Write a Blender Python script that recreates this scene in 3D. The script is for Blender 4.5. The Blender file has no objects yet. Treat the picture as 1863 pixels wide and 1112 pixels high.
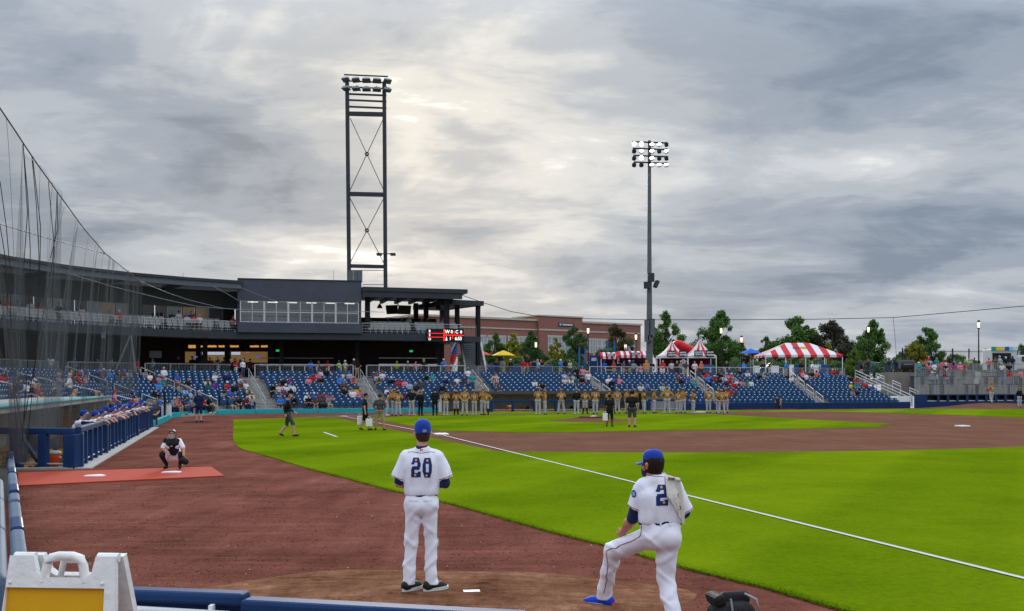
import bpy, bmesh, math, random
import numpy as np
from mathutils import Vector, Matrix
from mathutils.bvhtree import BVHTree
from mathutils.geometry import tessellate_polygon
SC = bpy.context.scene
COL = SC.collection
R = math.radians
FPX, CX, HZ, HC = 1860.0, 931.5, 700.0, 2.2      # focal length and horizon in photo pixels, eye height in metres
cam_data = bpy.data.cameras.new('camera')
cam = bpy.data.objects.new('camera', cam_data)
COL.objects.link(cam)
cam.location = (0, 0, HC)
cam.rotation_euler = (R(90), 0, 0)
cam_data.sensor_width = 36.0
cam_data.lens = 36.0 * FPX / 1863.0
cam_data.shift_y = (HZ - 556.0) / 1863.0
cam_data.clip_start = 0.1
cam_data.clip_end = 8000
SC.camera = cam
SUN_AZ, SUN_EL = math.atan2((742 - CX), FPX), math.atan2(HZ - 250, FPX)
SUN_DIR = Vector((math.sin(SUN_AZ) * math.cos(SUN_EL), math.cos(SUN_AZ) * math.cos(SUN_EL), math.sin(SUN_EL)))
sd = bpy.data.lights.new('sun', 'SUN')
sd.energy = 1.1
sd.angle = R(14)
sd.color = (1.0, 0.95, 0.88)
sun = bpy.data.objects.new('sun', sd)
COL.objects.link(sun)
sun.rotation_euler = (-SUN_DIR).to_track_quat('-Z', 'Y').to_euler()
SC.view_settings.view_transform = 'Standard'
SC.view_settings.look = 'None'
SC.view_settings.exposure = 0.64
SC.view_settings.gamma = 1.0
SC.view_settings.use_curve_mapping = False
W = bpy.data.worlds.new('World')
SC.world = W
W.use_nodes = True
nt = W.node_tree
nt.nodes.clear()
def wn(kind, **kw):
 n = nt.nodes.new(kind)
 for k, v in kw.items():
  setattr(n, k, v)
 return n
def wl(a, b):
 nt.links.new(a, b)
def wmath(op, a, b=None, clamp=False):
 n = wn('ShaderNodeMath', operation=op, use_clamp=clamp)
 for i, v in enumerate((a, b)):
  if v is None:
   continue
  if isinstance(v, (int, float)):
   n.inputs[i].default_value = v
  else:
   wl(v, n.inputs[i])
 return n.outputs[0]
def wramp(fac, stops, interp='EASE'):
 n = wn('ShaderNodeValToRGB')
 n.color_ramp.interpolation = interp
 el = n.color_ramp.elements
 while len(el) < len(stops):
  el.new(0.5)
 for e, (p, c) in zip(el, stops):
  e.position = p
  e.color = (*c, 1) if len(c) == 3 else c
 wl(fac, n.inputs[0])
 return n.outputs[0]
def wnoise(vec, scale, detail, rough, dist=0.0, off=(0, 0, 0), sc=(1, 1, 1)):
 mp = wn('ShaderNodeMapping')
 mp.inputs['Location'].default_value = off
 mp.inputs['Scale'].default_value = sc
 wl(vec, mp.inputs['Vector'])
 n = wn('ShaderNodeTexNoise', noise_dimensions='3D')
 n.inputs['Scale'].default_value = scale
 n.inputs['Detail'].default_value = detail
 n.inputs['Roughness'].default_value = rough
 n.inputs['Distortion'].default_value = dist
 wl(mp.outputs[0], n.inputs['Vector'])
 return n.outputs[0]
SKO = [(13.59, 24.4, 0.0), (7.2, 23.13, 0.0), (3.62, 0.55, 0.0)]
tc = wn('ShaderNodeTexCoord')
sep = wn('ShaderNodeSeparateXYZ')
wl(tc.outputs['Generated'], sep.inputs[0])
zc = wmath('MAXIMUM', sep.outputs[2], 0.0)
zden = wmath('ADD', zc, 0.20)                       # clouds lie on a high, flat ceiling
px = wmath('DIVIDE', sep.outputs[0], zden)
py = wmath('DIVIDE', sep.outputs[1], zden)
comb = wn('ShaderNodeCombineXYZ')
wl(px, comb.inputs[0]); wl(py, comb.inputs[1])
pv = comb.outputs[0]
n_big = wnoise(pv, 0.85, 3, 0.45, 0.5, SKO[0], (1.0, 1.0, 1))
n_mid = wnoise(pv, 2.3, 8, 0.56, 0.55, SKO[1], (0.8, 1.0, 1))
n_fin = wnoise(pv, 7.5, 8, 0.62, 0.35, SKO[2], (0.6, 1.0, 1))
cl = wmath('ADD', wmath('ADD', wmath('MULTIPLY', n_big, 0.60), wmath('MULTIPLY', n_mid, 0.66)), wmath('ADD', wmath('MULTIPLY', n_fin, 0.24), 0.03))
dot = wn('ShaderNodeVectorMath', operation='DOT_PRODUCT')
nrm = wn('ShaderNodeVectorMath', operation='NORMALIZE')
wl(tc.outputs['Generated'], nrm.inputs[0])
wl(nrm.outputs[0], dot.inputs[0])
dot.inputs[1].default_value = SUN_DIR
dp = wmath('MAXIMUM', dot.outputs['Value'], 0.0)
wide = wmath('POWER', dp, 50.0)
tight = wmath('POWER', dp, 120.0)
core = wmath('POWER', dp, 1800.0)
clb = wmath('ADD', cl, wmath('ADD', wmath('MULTIPLY', tight, 0.022), wmath('MULTIPLY', core, 0.12)))
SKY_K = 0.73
cool = wramp(clb, [(0.58, (0.195, 0.245, 0.315)), (0.70, (0.300, 0.350, 0.420)), (0.79, (0.410, 0.450, 0.505)), (0.91, (0.57, 0.59, 0.62)), (1.0, (0.85, 0.85, 0.83))])
warm = wramp(clb, [(0.60, (0.19, 0.23, 0.285)), (0.70, (0.31, 0.345, 0.395)), (0.79, (0.45, 0.47, 0.49)), (0.91, (0.72, 0.705, 0.65)), (1.0, (1.45, 1.40, 1.28))])
mixw = wn('ShaderNodeMixRGB')
wl(wide, mixw.inputs[0]); wl(cool, mixw.inputs[1]); wl(warm, mixw.inputs[2])
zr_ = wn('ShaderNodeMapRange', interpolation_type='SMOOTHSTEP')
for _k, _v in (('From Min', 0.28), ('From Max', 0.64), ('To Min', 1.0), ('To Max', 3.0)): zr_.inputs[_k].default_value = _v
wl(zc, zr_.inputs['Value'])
zen_boost = zr_.outputs['Result']  # sky brightened above the view to put more light on the ground
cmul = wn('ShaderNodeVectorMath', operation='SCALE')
wl(mixw.outputs[0], cmul.inputs[0]); wl(zen_boost, cmul.inputs[3])
sky = wn('ShaderNodeTexSky', sky_type='NISHITA', sun_disc=False)
sky.sun_elevation = SUN_EL
sky.sun_rotation = SUN_AZ
sky.air_density = 1.0
sky.dust_density = 2.0
bg_sky = wn('ShaderNodeBackground')
bg_sky.inputs['Strength'].default_value = 0.05
wl(sky.outputs[0], bg_sky.inputs['Color'])
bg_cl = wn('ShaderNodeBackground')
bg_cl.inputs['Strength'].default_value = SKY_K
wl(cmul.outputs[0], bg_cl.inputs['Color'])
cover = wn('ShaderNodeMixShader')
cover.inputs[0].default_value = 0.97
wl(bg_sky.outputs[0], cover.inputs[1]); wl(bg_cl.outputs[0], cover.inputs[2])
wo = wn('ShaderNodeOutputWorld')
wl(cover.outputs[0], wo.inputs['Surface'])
def D(x, y, Y):
 return Vector(((x - CX) / FPX * Y, Y, HC - (y - HZ) / FPX * Y))
def G(x, y, z=0.0):
 return D(x, y, FPX * (HC - z) / (y - HZ))
def proj(p):
 return (CX + FPX * p[0] / p[1], HZ + FPX * (HC - p[2]) / p[1])
def s2l(c):
 return tuple(((v / 255.0) / 12.92 if v / 255.0 <= 0.04045 else ((v / 255.0 + 0.055) / 1.055) ** 2.4) for v in c)
_m = {}
def mat(name, rgb=(0.5, 0.5, 0.5), rough=0.7, var=0.12, scale=6.0, bump=0.0, bscale=40.0, metal=0.0, emit=None, spec=0.16, coat=0.0):
 if name in _m:
  return _m[name]
 m = bpy.data.materials.new(name)
 m.use_nodes = True
 t = m.node_tree
 b = t.nodes['Principled BSDF']
 b.inputs['Roughness'].default_value = rough
 b.inputs['Metallic'].default_value = metal
 b.inputs['Specular IOR Level'].default_value = spec
 b.inputs['Coat Weight'].default_value = coat
 b.inputs['Base Color'].default_value = (*rgb, 1)
 tcn = t.nodes.new('ShaderNodeTexCoord')
 if var > 0:
  n = t.nodes.new('ShaderNodeTexNoise')
  n.inputs['Scale'].default_value = scale
  n.inputs['Detail'].default_value = 6
  n.inputs['Roughness'].default_value = 0.65
  t.links.new(tcn.outputs['Object'], n.inputs['Vector'])
  r = t.nodes.new('ShaderNodeMapRange')
  r.inputs['From Min'].default_value = 0.3
  r.inputs['From Max'].default_value = 0.7
  r.inputs['To Min'].default_value = 1 - var
  r.inputs['To Max'].default_value = 1 + var
  t.links.new(n.outputs[0], r.inputs['Value'])
  v = t.nodes.new('ShaderNodeVectorMath')
  v.operation = 'SCALE'
  v.inputs[0].default_value = rgb
  t.links.new(r.outputs[0], v.inputs[3])
  t.links.new(v.outputs[0], b.inputs['Base Color'])
 if bump > 0:
  n2 = t.nodes.new('ShaderNodeTexNoise')
  n2.inputs['Scale'].default_value = bscale
  n2.inputs['Detail'].default_value = 5
  t.links.new(tcn.outputs['Object'], n2.inputs['Vector'])
  bp = t.nodes.new('ShaderNodeBump')
  bp.inputs['Strength'].default_value = bump
  bp.inputs['Distance'].default_value = 0.02
  t.links.new(n2.outputs[0], bp.inputs['Height'])
  t.links.new(bp.outputs[0], b.inputs['Normal'])
 if emit:
  b.inputs['Emission Color'].default_value = (*emit[0], 1)
  b.inputs['Emission Strength'].default_value = emit[1]
 _m[name] = m
 return m
def props(o, label=None, cat=None, group=None, kind=None):
 if label: o['label'] = label
 if cat: o['category'] = cat
 if group: o['group'] = group
 if kind: o['kind'] = kind
 return o
def empty(name, loc, label=None, cat=None, group=None):
 o = bpy.data.objects.new(name, None)
 o.empty_display_size = 0.2
 o.location = loc
 COL.objects.link(o)
 return props(o, label, cat, group)
def add(name, mesh, parent=None, loc=(0, 0, 0)):
 o = bpy.data.objects.new(name, mesh)
 o.location = loc
 if parent is not None:
  o.parent = parent
 COL.objects.link(o)
 return o
def root_loc(o):
 v = Vector((0, 0, 0))
 while o is not None:
  v = v + Vector(o.location)
  o = o.parent
 return v
class MB:
 """collects shapes in world coordinates; build() links them as one mesh object"""
 def __init__(s):
  s.v, s.f, s.m, s.sm = [], [], [], []
 def add(s, vs, fs, mi=0, smooth=False):
  b = len(s.v)
  s.v.extend([tuple(p) for p in vs])
  for f in fs:
   s.f.append(tuple(i + b for i in f)); s.m.append(mi); s.sm.append(smooth)
  return s
 def box(s, c, size, rz=0.0, mi=0, rx=0.0, ry=0.0):
  hx, hy, hz = size[0] / 2, size[1] / 2, size[2] / 2
  M = Matrix.Rotation(rz, 3, 'Z') @ Matrix.Rotation(ry, 3, 'Y') @ Matrix.Rotation(rx, 3, 'X')
  vs = [Vector(c) + M @ Vector((x * hx, y * hy, z * hz)) for z in (-1, 1) for y in (-1, 1) for x in (-1, 1)]
  return s.add(vs, [(0, 2, 3, 1), (4, 5, 7, 6), (0, 1, 5, 4), (2, 6, 7, 3), (0, 4, 6, 2), (1, 3, 7, 5)], mi)
 def bar(s, a, b, w, h, mi=0, up=Vector((0, 0, 1))):
  a, b = Vector(a), Vector(b)
  d = (b - a).normalized()
  u = Vector(up)
  if abs(d.dot(u)) > 0.97:
   u = Vector((0, 1, 0))
  x = d.cross(u).normalized(); z = x.cross(d).normalized()
  vs = [p + x * (sx * w / 2) + z * (sz * h / 2) for p in (a, b) for sx, sz in ((-1, -1), (1, -1), (1, 1), (-1, 1))]
  return s.add(vs, [(3, 2, 1, 0), (4, 5, 6, 7), (0, 1, 5, 4), (1, 2, 6, 5), (2, 3, 7, 6), (3, 0, 4, 7)], mi)
 def tube(s, pts, r, n=6, mi=0, cap=True, r2=None):
  pts = [Vector(p) for p in pts]
  rings = []
  for i, p in enumerate(pts):
   d = (pts[min(i + 1, len(pts) - 1)] - pts[max(i - 1, 0)]).normalized()
   u = Vector((0, 0, 1)) if abs(d.z) < 0.9 else Vector((0, 1, 0))
   x = d.cross(u).normalized(); y = x.cross(d).normalized()
   rr = r if r2 is None else r + (r2 - r) * i / max(1, len(pts) - 1)
   rings.append([p + x * (rr * math.cos(2 * math.pi * k / n)) + y * (rr * math.sin(2 * math.pi * k / n)) for k in range(n)])
  vs = [q for ring in rings for q in ring]
  fs = []
  for i in range(len(pts) - 1):
   for k in range(n):
    k2 = (k + 1) % n
    fs.append((i * n + k, i * n + k2, (i + 1) * n + k2, (i + 1) * n + k))
  s.add(vs, fs, mi, True)
  if cap:
   s.add(rings[0], [tuple(range(n))], mi); s.add(rings[-1], [tuple(reversed(range(n)))], mi)
  return s
 def prism(s, poly, z0, z1, mi=0):
  n = len(poly)
  vs = [(p[0], p[1], z0) for p in poly] + [(p[0], p[1], z1) for p in poly]
  fs = [tuple(reversed(range(n))), tuple(range(n, 2 * n))] + [(i, (i + 1) % n, n + (i + 1) % n, n + i) for i in range(n)]
  return s.add(vs, fs, mi)
 def lathe(s, c, prof, n=12, mi=0, smooth=True, sx=1.0, sy=1.0):
  vs = [(c[0] + r * sx * math.cos(2 * math.pi * k / n), c[1] + r * sy * math.sin(2 * math.pi * k / n), c[2] + z) for r, z in prof for k in range(n)]
  fs = [(i * n + k, i * n + (k + 1) % n, (i + 1) * n + (k + 1) % n, (i + 1) * n + k) for i in range(len(prof) - 1) for k in range(n)]
  return s.add(vs, fs, mi, smooth)
 def ball(s, c, r, n=10, m=6, mi=0):
  rx, ry, rz = r if hasattr(r, '__len__') else (r, r, r)
  prof = [(math.sin(math.pi * i / m), -math.cos(math.pi * i / m)) for i in range(m + 1)]
  vs = [(c[0] + rx * a * math.cos(2 * math.pi * k / n), c[1] + ry * a * math.sin(2 * math.pi * k / n), c[2] + rz * z) for a, z in prof for k in range(n)]
  fs = [(i * n + k, i * n + (k + 1) % n, (i + 1) * n + (k + 1) % n, (i + 1) * n + k) for i in range(m) for k in range(n)]
  return s.add(vs, fs, mi, True)
 def sheet(s, loops, z, mi=0):
  """flat polygon with holes"""
  L = [[Vector((p[0], p[1], 0)) for p in lp] for lp in loops]
  tri = tessellate_polygon(L)
  flat = [v for lp in L for v in lp]
  vs = [(v.x, v.y, z) for v in flat]
  fs = []
  for a, b, c in tri:
   n = (flat[b] - flat[a]).cross(flat[c] - flat[a]).z
   fs.append((a, b, c) if n > 0 else (a, c, b))
  return s.add(vs, fs, mi)
 def mesh(s, name, mats, org=(0, 0, 0)):
  me = bpy.data.meshes.new(name)
  o = Vector(org)
  me.from_pydata([(p[0] - o.x, p[1] - o.y, p[2] - o.z) for p in s.v], [], s.f)
  for m in (mats if isinstance(mats, (list, tuple)) else [mats]):
   me.materials.append(m)
  me.polygons.foreach_set('material_index', s.m)
  me.polygons.foreach_set('use_smooth', s.sm)
  me.update()
  return me
 def build(s, name, mats, parent=None, label=None, cat=None, group=None, kind=None, org=None):
  if parent is not None:
   o = add(name, s.mesh(name, mats, root_loc(parent)), parent)
  else:
   if org is None:
    a = np.array(s.v)
    org = (float(a[:, 0].mean()), float(a[:, 1].mean()), float(a[:, 2].min()))
   o = add(name, s.mesh(name, mats, org), None, org)
  return props(o, label, cat, group, kind)
def bevel(o, w, seg=2):
 m = o.modifiers.new('bevel', 'BEVEL')
 m.width = w; m.segments = seg; m.limit_method = 'ANGLE'
 return o
def copy_tree(o, parent=None):
 c = o.copy()
 COL.objects.link(c)
 c.parent = parent
 for ch in list(o.children):
  copy_tree(ch, c)
 return c
_txt = {}
def text_mesh(s, size=1.0, extrude=0.01, bold=False):
 key = (s, size, extrude, bold)
 if key in _txt:
  return _txt[key]
 cu = bpy.data.curves.new('t', 'FONT')
 cu.body = s; cu.size = size; cu.extrude = extrude; cu.align_x = 'CENTER'; cu.align_y = 'CENTER'
 cu.resolution_u = 3
 if bold:
  cu.offset = 0.022 * size
 o = bpy.data.objects.new('t', cu)
 COL.objects.link(o)
 bpy.context.view_layer.update()
 dg = bpy.context.evaluated_depsgraph_get()
 me = bpy.data.meshes.new_from_object(o.evaluated_get(dg))
 me.name = 'lettering'
 if not me.materials: me.materials.append(None)
 COL.objects.unlink(o)
 bpy.data.objects.remove(o); bpy.data.curves.remove(cu)
 _txt[key] = me
 return me
for _t, _s, _e, _b in [(str(k), 0.24, 0.004, True) for k in (2, 5, 10, 11, 12, 14, 15, 16, 17, 21, 22, 25, 27, 31, 33, 38)] + [
  ('B', 0.3, 0.005, True), ('S', 0.3, 0.005, True), ('O', 0.3, 0.005, True), ('W', 0.55, 0.005, True), ('0', 0.48, 0.005, True), ('C', 0.5, 0.005, True),
  ('1', 0.48, 0.005, True), ('6:53', 0.5, 0.005, True), ('2', 0.5, 0.004, True), ('G', 0.1, 0.001, True), ('DE', 0.1, 0.001, True), ('BEER', 0.42, 0.01, True), ('SAUSAGES', 0.4, 0.01, True), ('E', 0.1, 0.001, True), ('IE', 0.1, 0.001, True)]:
 text_mesh(_t, _s, _e, _b)
def put_text(name, s, size, extrude, bold, m, parent, loc, rz=0.0, label=None):
 """upright lettering that faces -Y before rz; loc in world coordinates"""
 me = text_mesh(s, size, extrude, bold).copy()
 me.materials.clear(); me.materials.append(m)
 o = add(name, me, parent, Vector(loc) - root_loc(parent))
 o.rotation_euler = (R(90), 0, rz)
 return props(o, label)
rng = random.Random(7)
# ================================================================== the field
U0 = G(803, 792.5); S0 = G(1751, 777.3); T0 = G(1275.5, 751.6)          # first, second and third base
FIRST, SECOND, THIRD = (Vector((p.x, p.y)) for p in (U0, S0, T0))
HOME = FIRST + THIRD - SECOND
eu = (FIRST - HOME).normalized(); ev = (THIRD - HOME).normalized()
BASE = ((FIRST - HOME).length + (THIRD - HOME).length) / 2
def fld(u, v):
 p = HOME + eu * u + ev * v
 return (p.x, p.y)
MOUND = HOME + (eu + ev).normalized() * (18.44 * BASE / 27.43)
LEFT_WALL = [(-5.6, 10.6), (-13.2, 27.3)]
INNER = [(-11.4, 26.7), (-15.0, 39.6), (-18.5, 52.5), (-20.8, 61.5), (-22.6, 68.0), (-22.2, 74.0), (-19.5, 77.6), (-11.5, 79.6), (-5.0, 81.9)]
def third_wall(x_px, off=0.0):
 """point of the third base side wall line seen at pixel column x_px, off metres behind it"""
 k = (x_px - CX) / FPX
 Y = (83.5 + off * 1.053) / (1 - 0.33 * k)
 return (k * Y, Y)
inner_r = [third_wall(x) for x in (800, 900, 1110, 1240, 1330, 1500, 1655, 1863, 2200)]
grass_rgb = (0.150, 0.300, 0.012)
def ground_mat(name, stops, sc_big, sc_fine, bump, bdist, stripes=None, rough=0.95, big=.5, rake=None):
 m = bpy.data.materials.new(name)
 m.use_nodes = True
 t = m.node_tree
 b = t.nodes['Principled BSDF']
 b.inputs['Roughness'].default_value = rough
 b.inputs['Specular IOR Level'].default_value = 0.0
 geo = t.nodes.new('ShaderNodeNewGeometry')
 def noise(scale, det, rg=0.6):
  n = t.nodes.new('ShaderNodeTexNoise')
  n.inputs['Scale'].default_value = scale; n.inputs['Detail'].default_value = det; n.inputs['Roughness'].default_value = rg
  t.links.new(geo.outputs['Position'], n.inputs['Vector'])
  return n.outputs[0]
 def mth(op, a, c):
  n = t.nodes.new('ShaderNodeMath'); n.operation = op
  for i, v in enumerate((a, c)):
   if isinstance(v, (int, float)): n.inputs[i].default_value = v
   else: t.links.new(v, n.inputs[i])
  return n.outputs[0]
 f = mth('ADD', mth('MULTIPLY', noise(sc_big, 5, .7), big), mth('MULTIPLY', noise(sc_fine, 8, 0.82), 1 - big))
 f = mth('ADD', f, mth('MULTIPLY', mth('SUBTRACT', noise(sc_fine * 5.5, 3, .8), .5), .32))
 if rake:
  for (sc3, wgt) in rake:
   mp = t.nodes.new('ShaderNodeMapping'); mp.inputs['Scale'].default_value = sc3; mp.inputs['Rotation'].default_value = (0, 0, .35)
   t.links.new(geo.outputs['Position'], mp.inputs[0]); nn = t.nodes.new('ShaderNodeTexNoise'); nn.inputs['Scale'].default_value = 1.0; nn.inputs['Detail'].default_value = 4; nn.inputs['Distortion'].default_value = .6
   t.links.new(mp.outputs[0], nn.inputs['Vector']); f = mth('ADD', f, mth('MULTIPLY', mth('SUBTRACT', nn.outputs[0], .5), wgt))
  sc_ = mth('GREATER_THAN', noise(3.3, 3, .6), .655); sg = mth('MULTIPLY', sc_, noise(.5, 2)); f = mth('SUBTRACT', f, mth('MULTIPLY', sg, .16))
 if stripes:
  d, width, amt = stripes
  dt = t.nodes.new('ShaderNodeVectorMath'); dt.operation = 'DOT_PRODUCT'
  t.links.new(geo.outputs['Position'], dt.inputs[0]); dt.inputs[1].default_value = (d[0], d[1], 0)
  sn = mth('SINE', mth('MULTIPLY', dt.outputs['Value'], math.pi / width), 0)
  cp = t.nodes.new('ShaderNodeClamp'); t.links.new(mth('MULTIPLY', sn, 3.0), cp.inputs[0]); cp.inputs[1].default_value = -1; cp.inputs[2].default_value = 1
  f = mth('ADD', f, mth('MULTIPLY', cp.outputs[0], amt))
 r = t.nodes.new('ShaderNodeValToRGB')
 el = r.color_ramp.elements
 while len(el) < len(stops): el.new(0.5)
 for e, (p, c) in zip(el, stops):
  e.position = p; e.color = (*c, 1)
 t.links.new(f, r.inputs[0])
 t.links.new(r.outputs[0], b.inputs['Base Color'])
 bp = t.nodes.new('ShaderNodeBump'); bp.inputs['Strength'].default_value = bump; bp.inputs['Distance'].default_value = bdist
 t.links.new(mth('ADD', noise(sc_fine * 0.6, 6, 0.7), mth('MULTIPLY', noise(2.2, 4), 0.6)), bp.inputs['Height'])
 t.links.new(bp.outputs[0], b.inputs['Normal'])
 return m
M_grass = ground_mat('mown_grass', [(0.30, (0.068, 0.118, 0.003)), (0.5, (0.126, 0.198, 0.004)), (0.70, (0.195, 0.268, 0.008))], 0.22, 11.0, 0.6, 0.03, ((eu + ev).normalized(), 3.2, 0.046), .95, .46)
M_track = ground_mat('crushed_brick', [(0.28, (0.044, 0.018, 0.012)), (0.42, (0.134, 0.050, 0.035)), (0.56, (0.214, 0.081, 0.058)), (0.70, (0.35, 0.162, 0.116))], 0.35, 14.0, 1.0, 0.04, None, .95, .5, (((.5, 5, 1), .22), ((2.2, .35, 1), .20)))
M_clay = ground_mat('infield_clay', [(0.30, (0.115, 0.054, 0.034)), (0.5, (0.162, 0.080, 0.052)), (0.7, (0.22, 0.112, 0.076))], 0.3, 12.0, 0.4, 0.02, None, .95, .5, (((.25, 3, 1), .25), ((1, .2, 1), .18)))
M_pen = ground_mat('bullpen_clay', [(0.30, (0.060, 0.026, 0.015)), (0.44, (0.165, 0.074, 0.042)), (0.57, (0.255, 0.122, 0.072)), (0.70, (0.42, 0.23, 0.145))], 0.8, 11.0, 1.0, 0.05, None, .95, .5, (((1.5, 7, 1), .30), ((4, 1, 1), .25)))
M_soil = ground_mat('plaza_paving', [(0.3, (0.16, 0.155, 0.15)), (0.7, (0.26, 0.25, 0.24))], 0.3, 4.0, 0.2, 0.01)
M_white = mat('white_paint', (0.80, 0.80, 0.80), 0.6, 0.06, 8)
M_chalk = mat('chalk', (0.55, 0.55, 0.53), 0.95, 0.12, 14)
field = LEFT_WALL + INNER[:] + inner_r + [(140, 130), (140, -40), (-5.6, -40)]
MB().sheet([field], 0.0).build('warning_track', M_track, kind='structure', org=(0, 0, 0))
def arc(c, r, a0, a1, n):
 return [(c[0] + r * math.cos(a0 + (a1 - a0) * i / n), c[1] + r * math.sin(a0 + (a1 - a0) * i / n)) for i in range(n + 1)]
def ang(v): return math.atan2(v[1], v[0])
SK = BASE / 27.43
foot = 0.3048 * SK
RA = 95 * foot
def on_line(u0, along, sgn):
 """where the line parallel to a foul line meets the infield arc"""
 lo, hi = 20 * foot, 200 * foot
 for _ in range(50):
  mid = (lo + hi) / 2
  p = fld(mid, u0) if along == 'u' else fld(u0, mid)
  if (Vector(p) - MOUND).length < RA: lo = mid
  else: hi = mid
 return fld(lo, u0) if along == 'u' else fld(u0, lo)
w3 = 3 * foot
pa = on_line(-w3, 'u', 1); pb = on_line(-w3, 'v', 1)
a0 = ang(Vector(pa) - MOUND); a1 = ang(Vector(pb) - MOUND)
if a1 < a0: a1 += 2 * math.pi
arcpts = arc(MOUND, RA, a0, a1, 48)
home_ang0 = ang(Vector(fld(10, -w3)) - HOME); home_ang1 = ang(Vector(fld(-w3, 10)) - HOME)
RH = 13 * foot
hc = arc(HOME, RH, 0, 2 * math.pi, 40)
clay_poly = [fld(0, -w3)] + [pa] + arcpts[1:-1] + [pb] + [fld(-w3, 0)]
clay_poly = [fld(-w3, -w3)] + [pa] + arcpts[1:-1] + [pb]
G1 = 0.022   # the grass stands a little proud of the clay
g0, g1 = 3.2 * foot, 90 * foot - 3.2 * foot
rb = 13 * foot
def cut(corner, d1, d2):
 pts = []
 c = Vector(corner)
 A = ang(d1); B = ang(d2)
 while B - A > math.pi: B -= 2 * math.pi
 while A - B > math.pi: B += 2 * math.pi
 return [(c.x + rb * math.cos(A + (B - A) * i / 8), c.y + rb * math.sin(A + (B - A) * i / 8)) for i in range(9)]
dia = cut(fld(0, 0), ev, eu)[::1]
dia = cut(fld(0, 0), ev, eu) + cut(fld(90 * foot, 0), -eu, ev) + cut(fld(90 * foot, 90 * foot), -ev, -eu) + cut(fld(0, 90 * foot), eu, -ev)
def inset(p):
 q = Vector(p) - HOME
 u, v = q.dot(eu), q.dot(ev)
 return fld(min(max(u, g0), g1), min(max(v, g0), g1))
dia = [inset(p) for p in dia]
RM = 9 * foot
mound_hole = arc(MOUND, RM - 0.05, 0, 2 * math.pi, 36)[:-1]
MB().sheet([clay_poly], 0.006).build('infield_clay', M_clay, kind='structure', org=(0, 0, 0))
MB().sheet([hc[:-1]], 0.010).build('home_plate_clay', M_clay, kind='structure', org=(0, 0, 0))
def turf(name, loops):
 mb = MB().sheet(loops, G1)
 for lp in loops:
  n = len(lp)
  for i in range(n):
   a, b = lp[i], lp[(i + 1) % n]
   mb.add([(a[0], a[1], 0), (b[0], b[1], 0), (b[0], b[1], G1), (a[0], a[1], G1)], [(0, 1, 2, 3)])
 return mb.build(name, M_grass, kind='structure', org=(0, 0, 0))
turf('infield_grass', [dia, mound_hole])
edge_px = [(1540, 1114), (1400, 1073), (1250, 1036), (1130, 1001), (1000, 968), (900, 940), (820, 918), (700, 890), (560, 853), (480, 829), (440, 818), (428, 810), (424, 800), (424, 785), (425, 764)]
edge = [tuple(G(x, y)[:2]) for x, y in edge_px]
u_home = 12.5 * foot
first_side = [tuple(G(560, 760.5)[:2]), tuple(G(600, 760.8)[:2])] + [fld(u_home, -w3)]
out = edge + first_side + [pa] + arcpts[1:-1] + [pb]
far_v = on_line(-w3, 'v', 1)
out += [fld(-w3, 60), (70, 96), (120, 110), (120, -30), (14, -30), (6.5, 8.5)]
turf('outfield_grass', [out])
f3 = [fld(-w3 - 0.1, v) for v in (RH + 0.5, 35, 50)]
wall_g = [(p[0] + 0.5, p[1] - 3.2) for p in ((third_wall(1863)), third_wall(1655), third_wall(1330))]
wall_d = [(p[0], p[1] - 1.2) for p in (third_wall(1240), third_wall(1000), third_wall(830))]
turf('foul_grass', [[fld(-w3 - 0.15, RH + 1.0), fld(-w3 - 0.15, 62)] + wall_g + wall_d + [tuple(G(735, 755.8)[:2])]])
def strip(a, b, w, z):
 a, b = Vector(a[:2]), Vector(b[:2])
 n = (b - a).normalized(); n = Vector((-n.y, n.x)) * (w / 2)
 return [(*(a + n), z), (*(a - n), z), (*(b - n), z), (*(b + n), z)]
fl_end = G(1863, 1057); fl_dir = (Vector(fl_end[:2]) - FIRST).normalized()
ml = MB()
ml.add(strip(HOME + eu * 1.2, FIRST, 0.10, 0.030), [(0, 1, 2, 3)])
ml.add(strip(FIRST, FIRST + fl_dir * 60, 0.09, 0.034), [(0, 1, 2, 3)])
ml.build('foul_line', M_chalk, kind='structure', org=(0, 0, 0))
ml = MB(); ml.add(strip(HOME + ev * 1.2, THIRD + ev * 30, 0.10, 0.030), [(0, 1, 2, 3)])
ml.build('foul_line', M_chalk, kind='structure', org=(0, 0, 0))
ml = MB()
for sx in (-1, 1):
 c = HOME + (eu - ev).normalized() * (sx * 1.1)
 du, dv = (eu + ev).normalized(), (eu - ev).normalized()
 q = [c + du * a * 0.9 + dv * b * 0.6 for a, b in ((-1, -1), (1, -1), (1, 1), (-1, 1))]
 for i in range(4):
  ml.add(strip(q[i], q[(i + 1) % 4], 0.09, 0.018), [(0, 1, 2, 3)])
ml.build('batter_box_line', M_chalk, kind='structure', org=(0, 0, 0))
a, b = G(589, 787.5), G(613, 796.0)
MB().add(strip(a, b, 0.12, 0.030), [(0, 1, 2, 3)]).build('coach_box_line', M_chalk, kind='structure', org=(0, 0, 0))
def base_thing(p, label):
 mb = MB(); mb.box((p[0], p[1], 0.055), (0.55, 0.55, 0.09), ang(eu))
 return bevel(mb.build('base', M_white, label=label, cat='base', group='bases of the infield'), 0.025)
base_thing(FIRST, 'white first base on the foul line beside the tall number 20 player')
base_thing(SECOND, 'white second base alone on the clay far from the players')
base_thing(THIRD, 'white third base at the feet of the gold jersey players')
pl = [(-0.22, 0), (-0.22, 0.22), (0, 0.43), (0.22, 0.22), (0.22, 0)]
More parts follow.
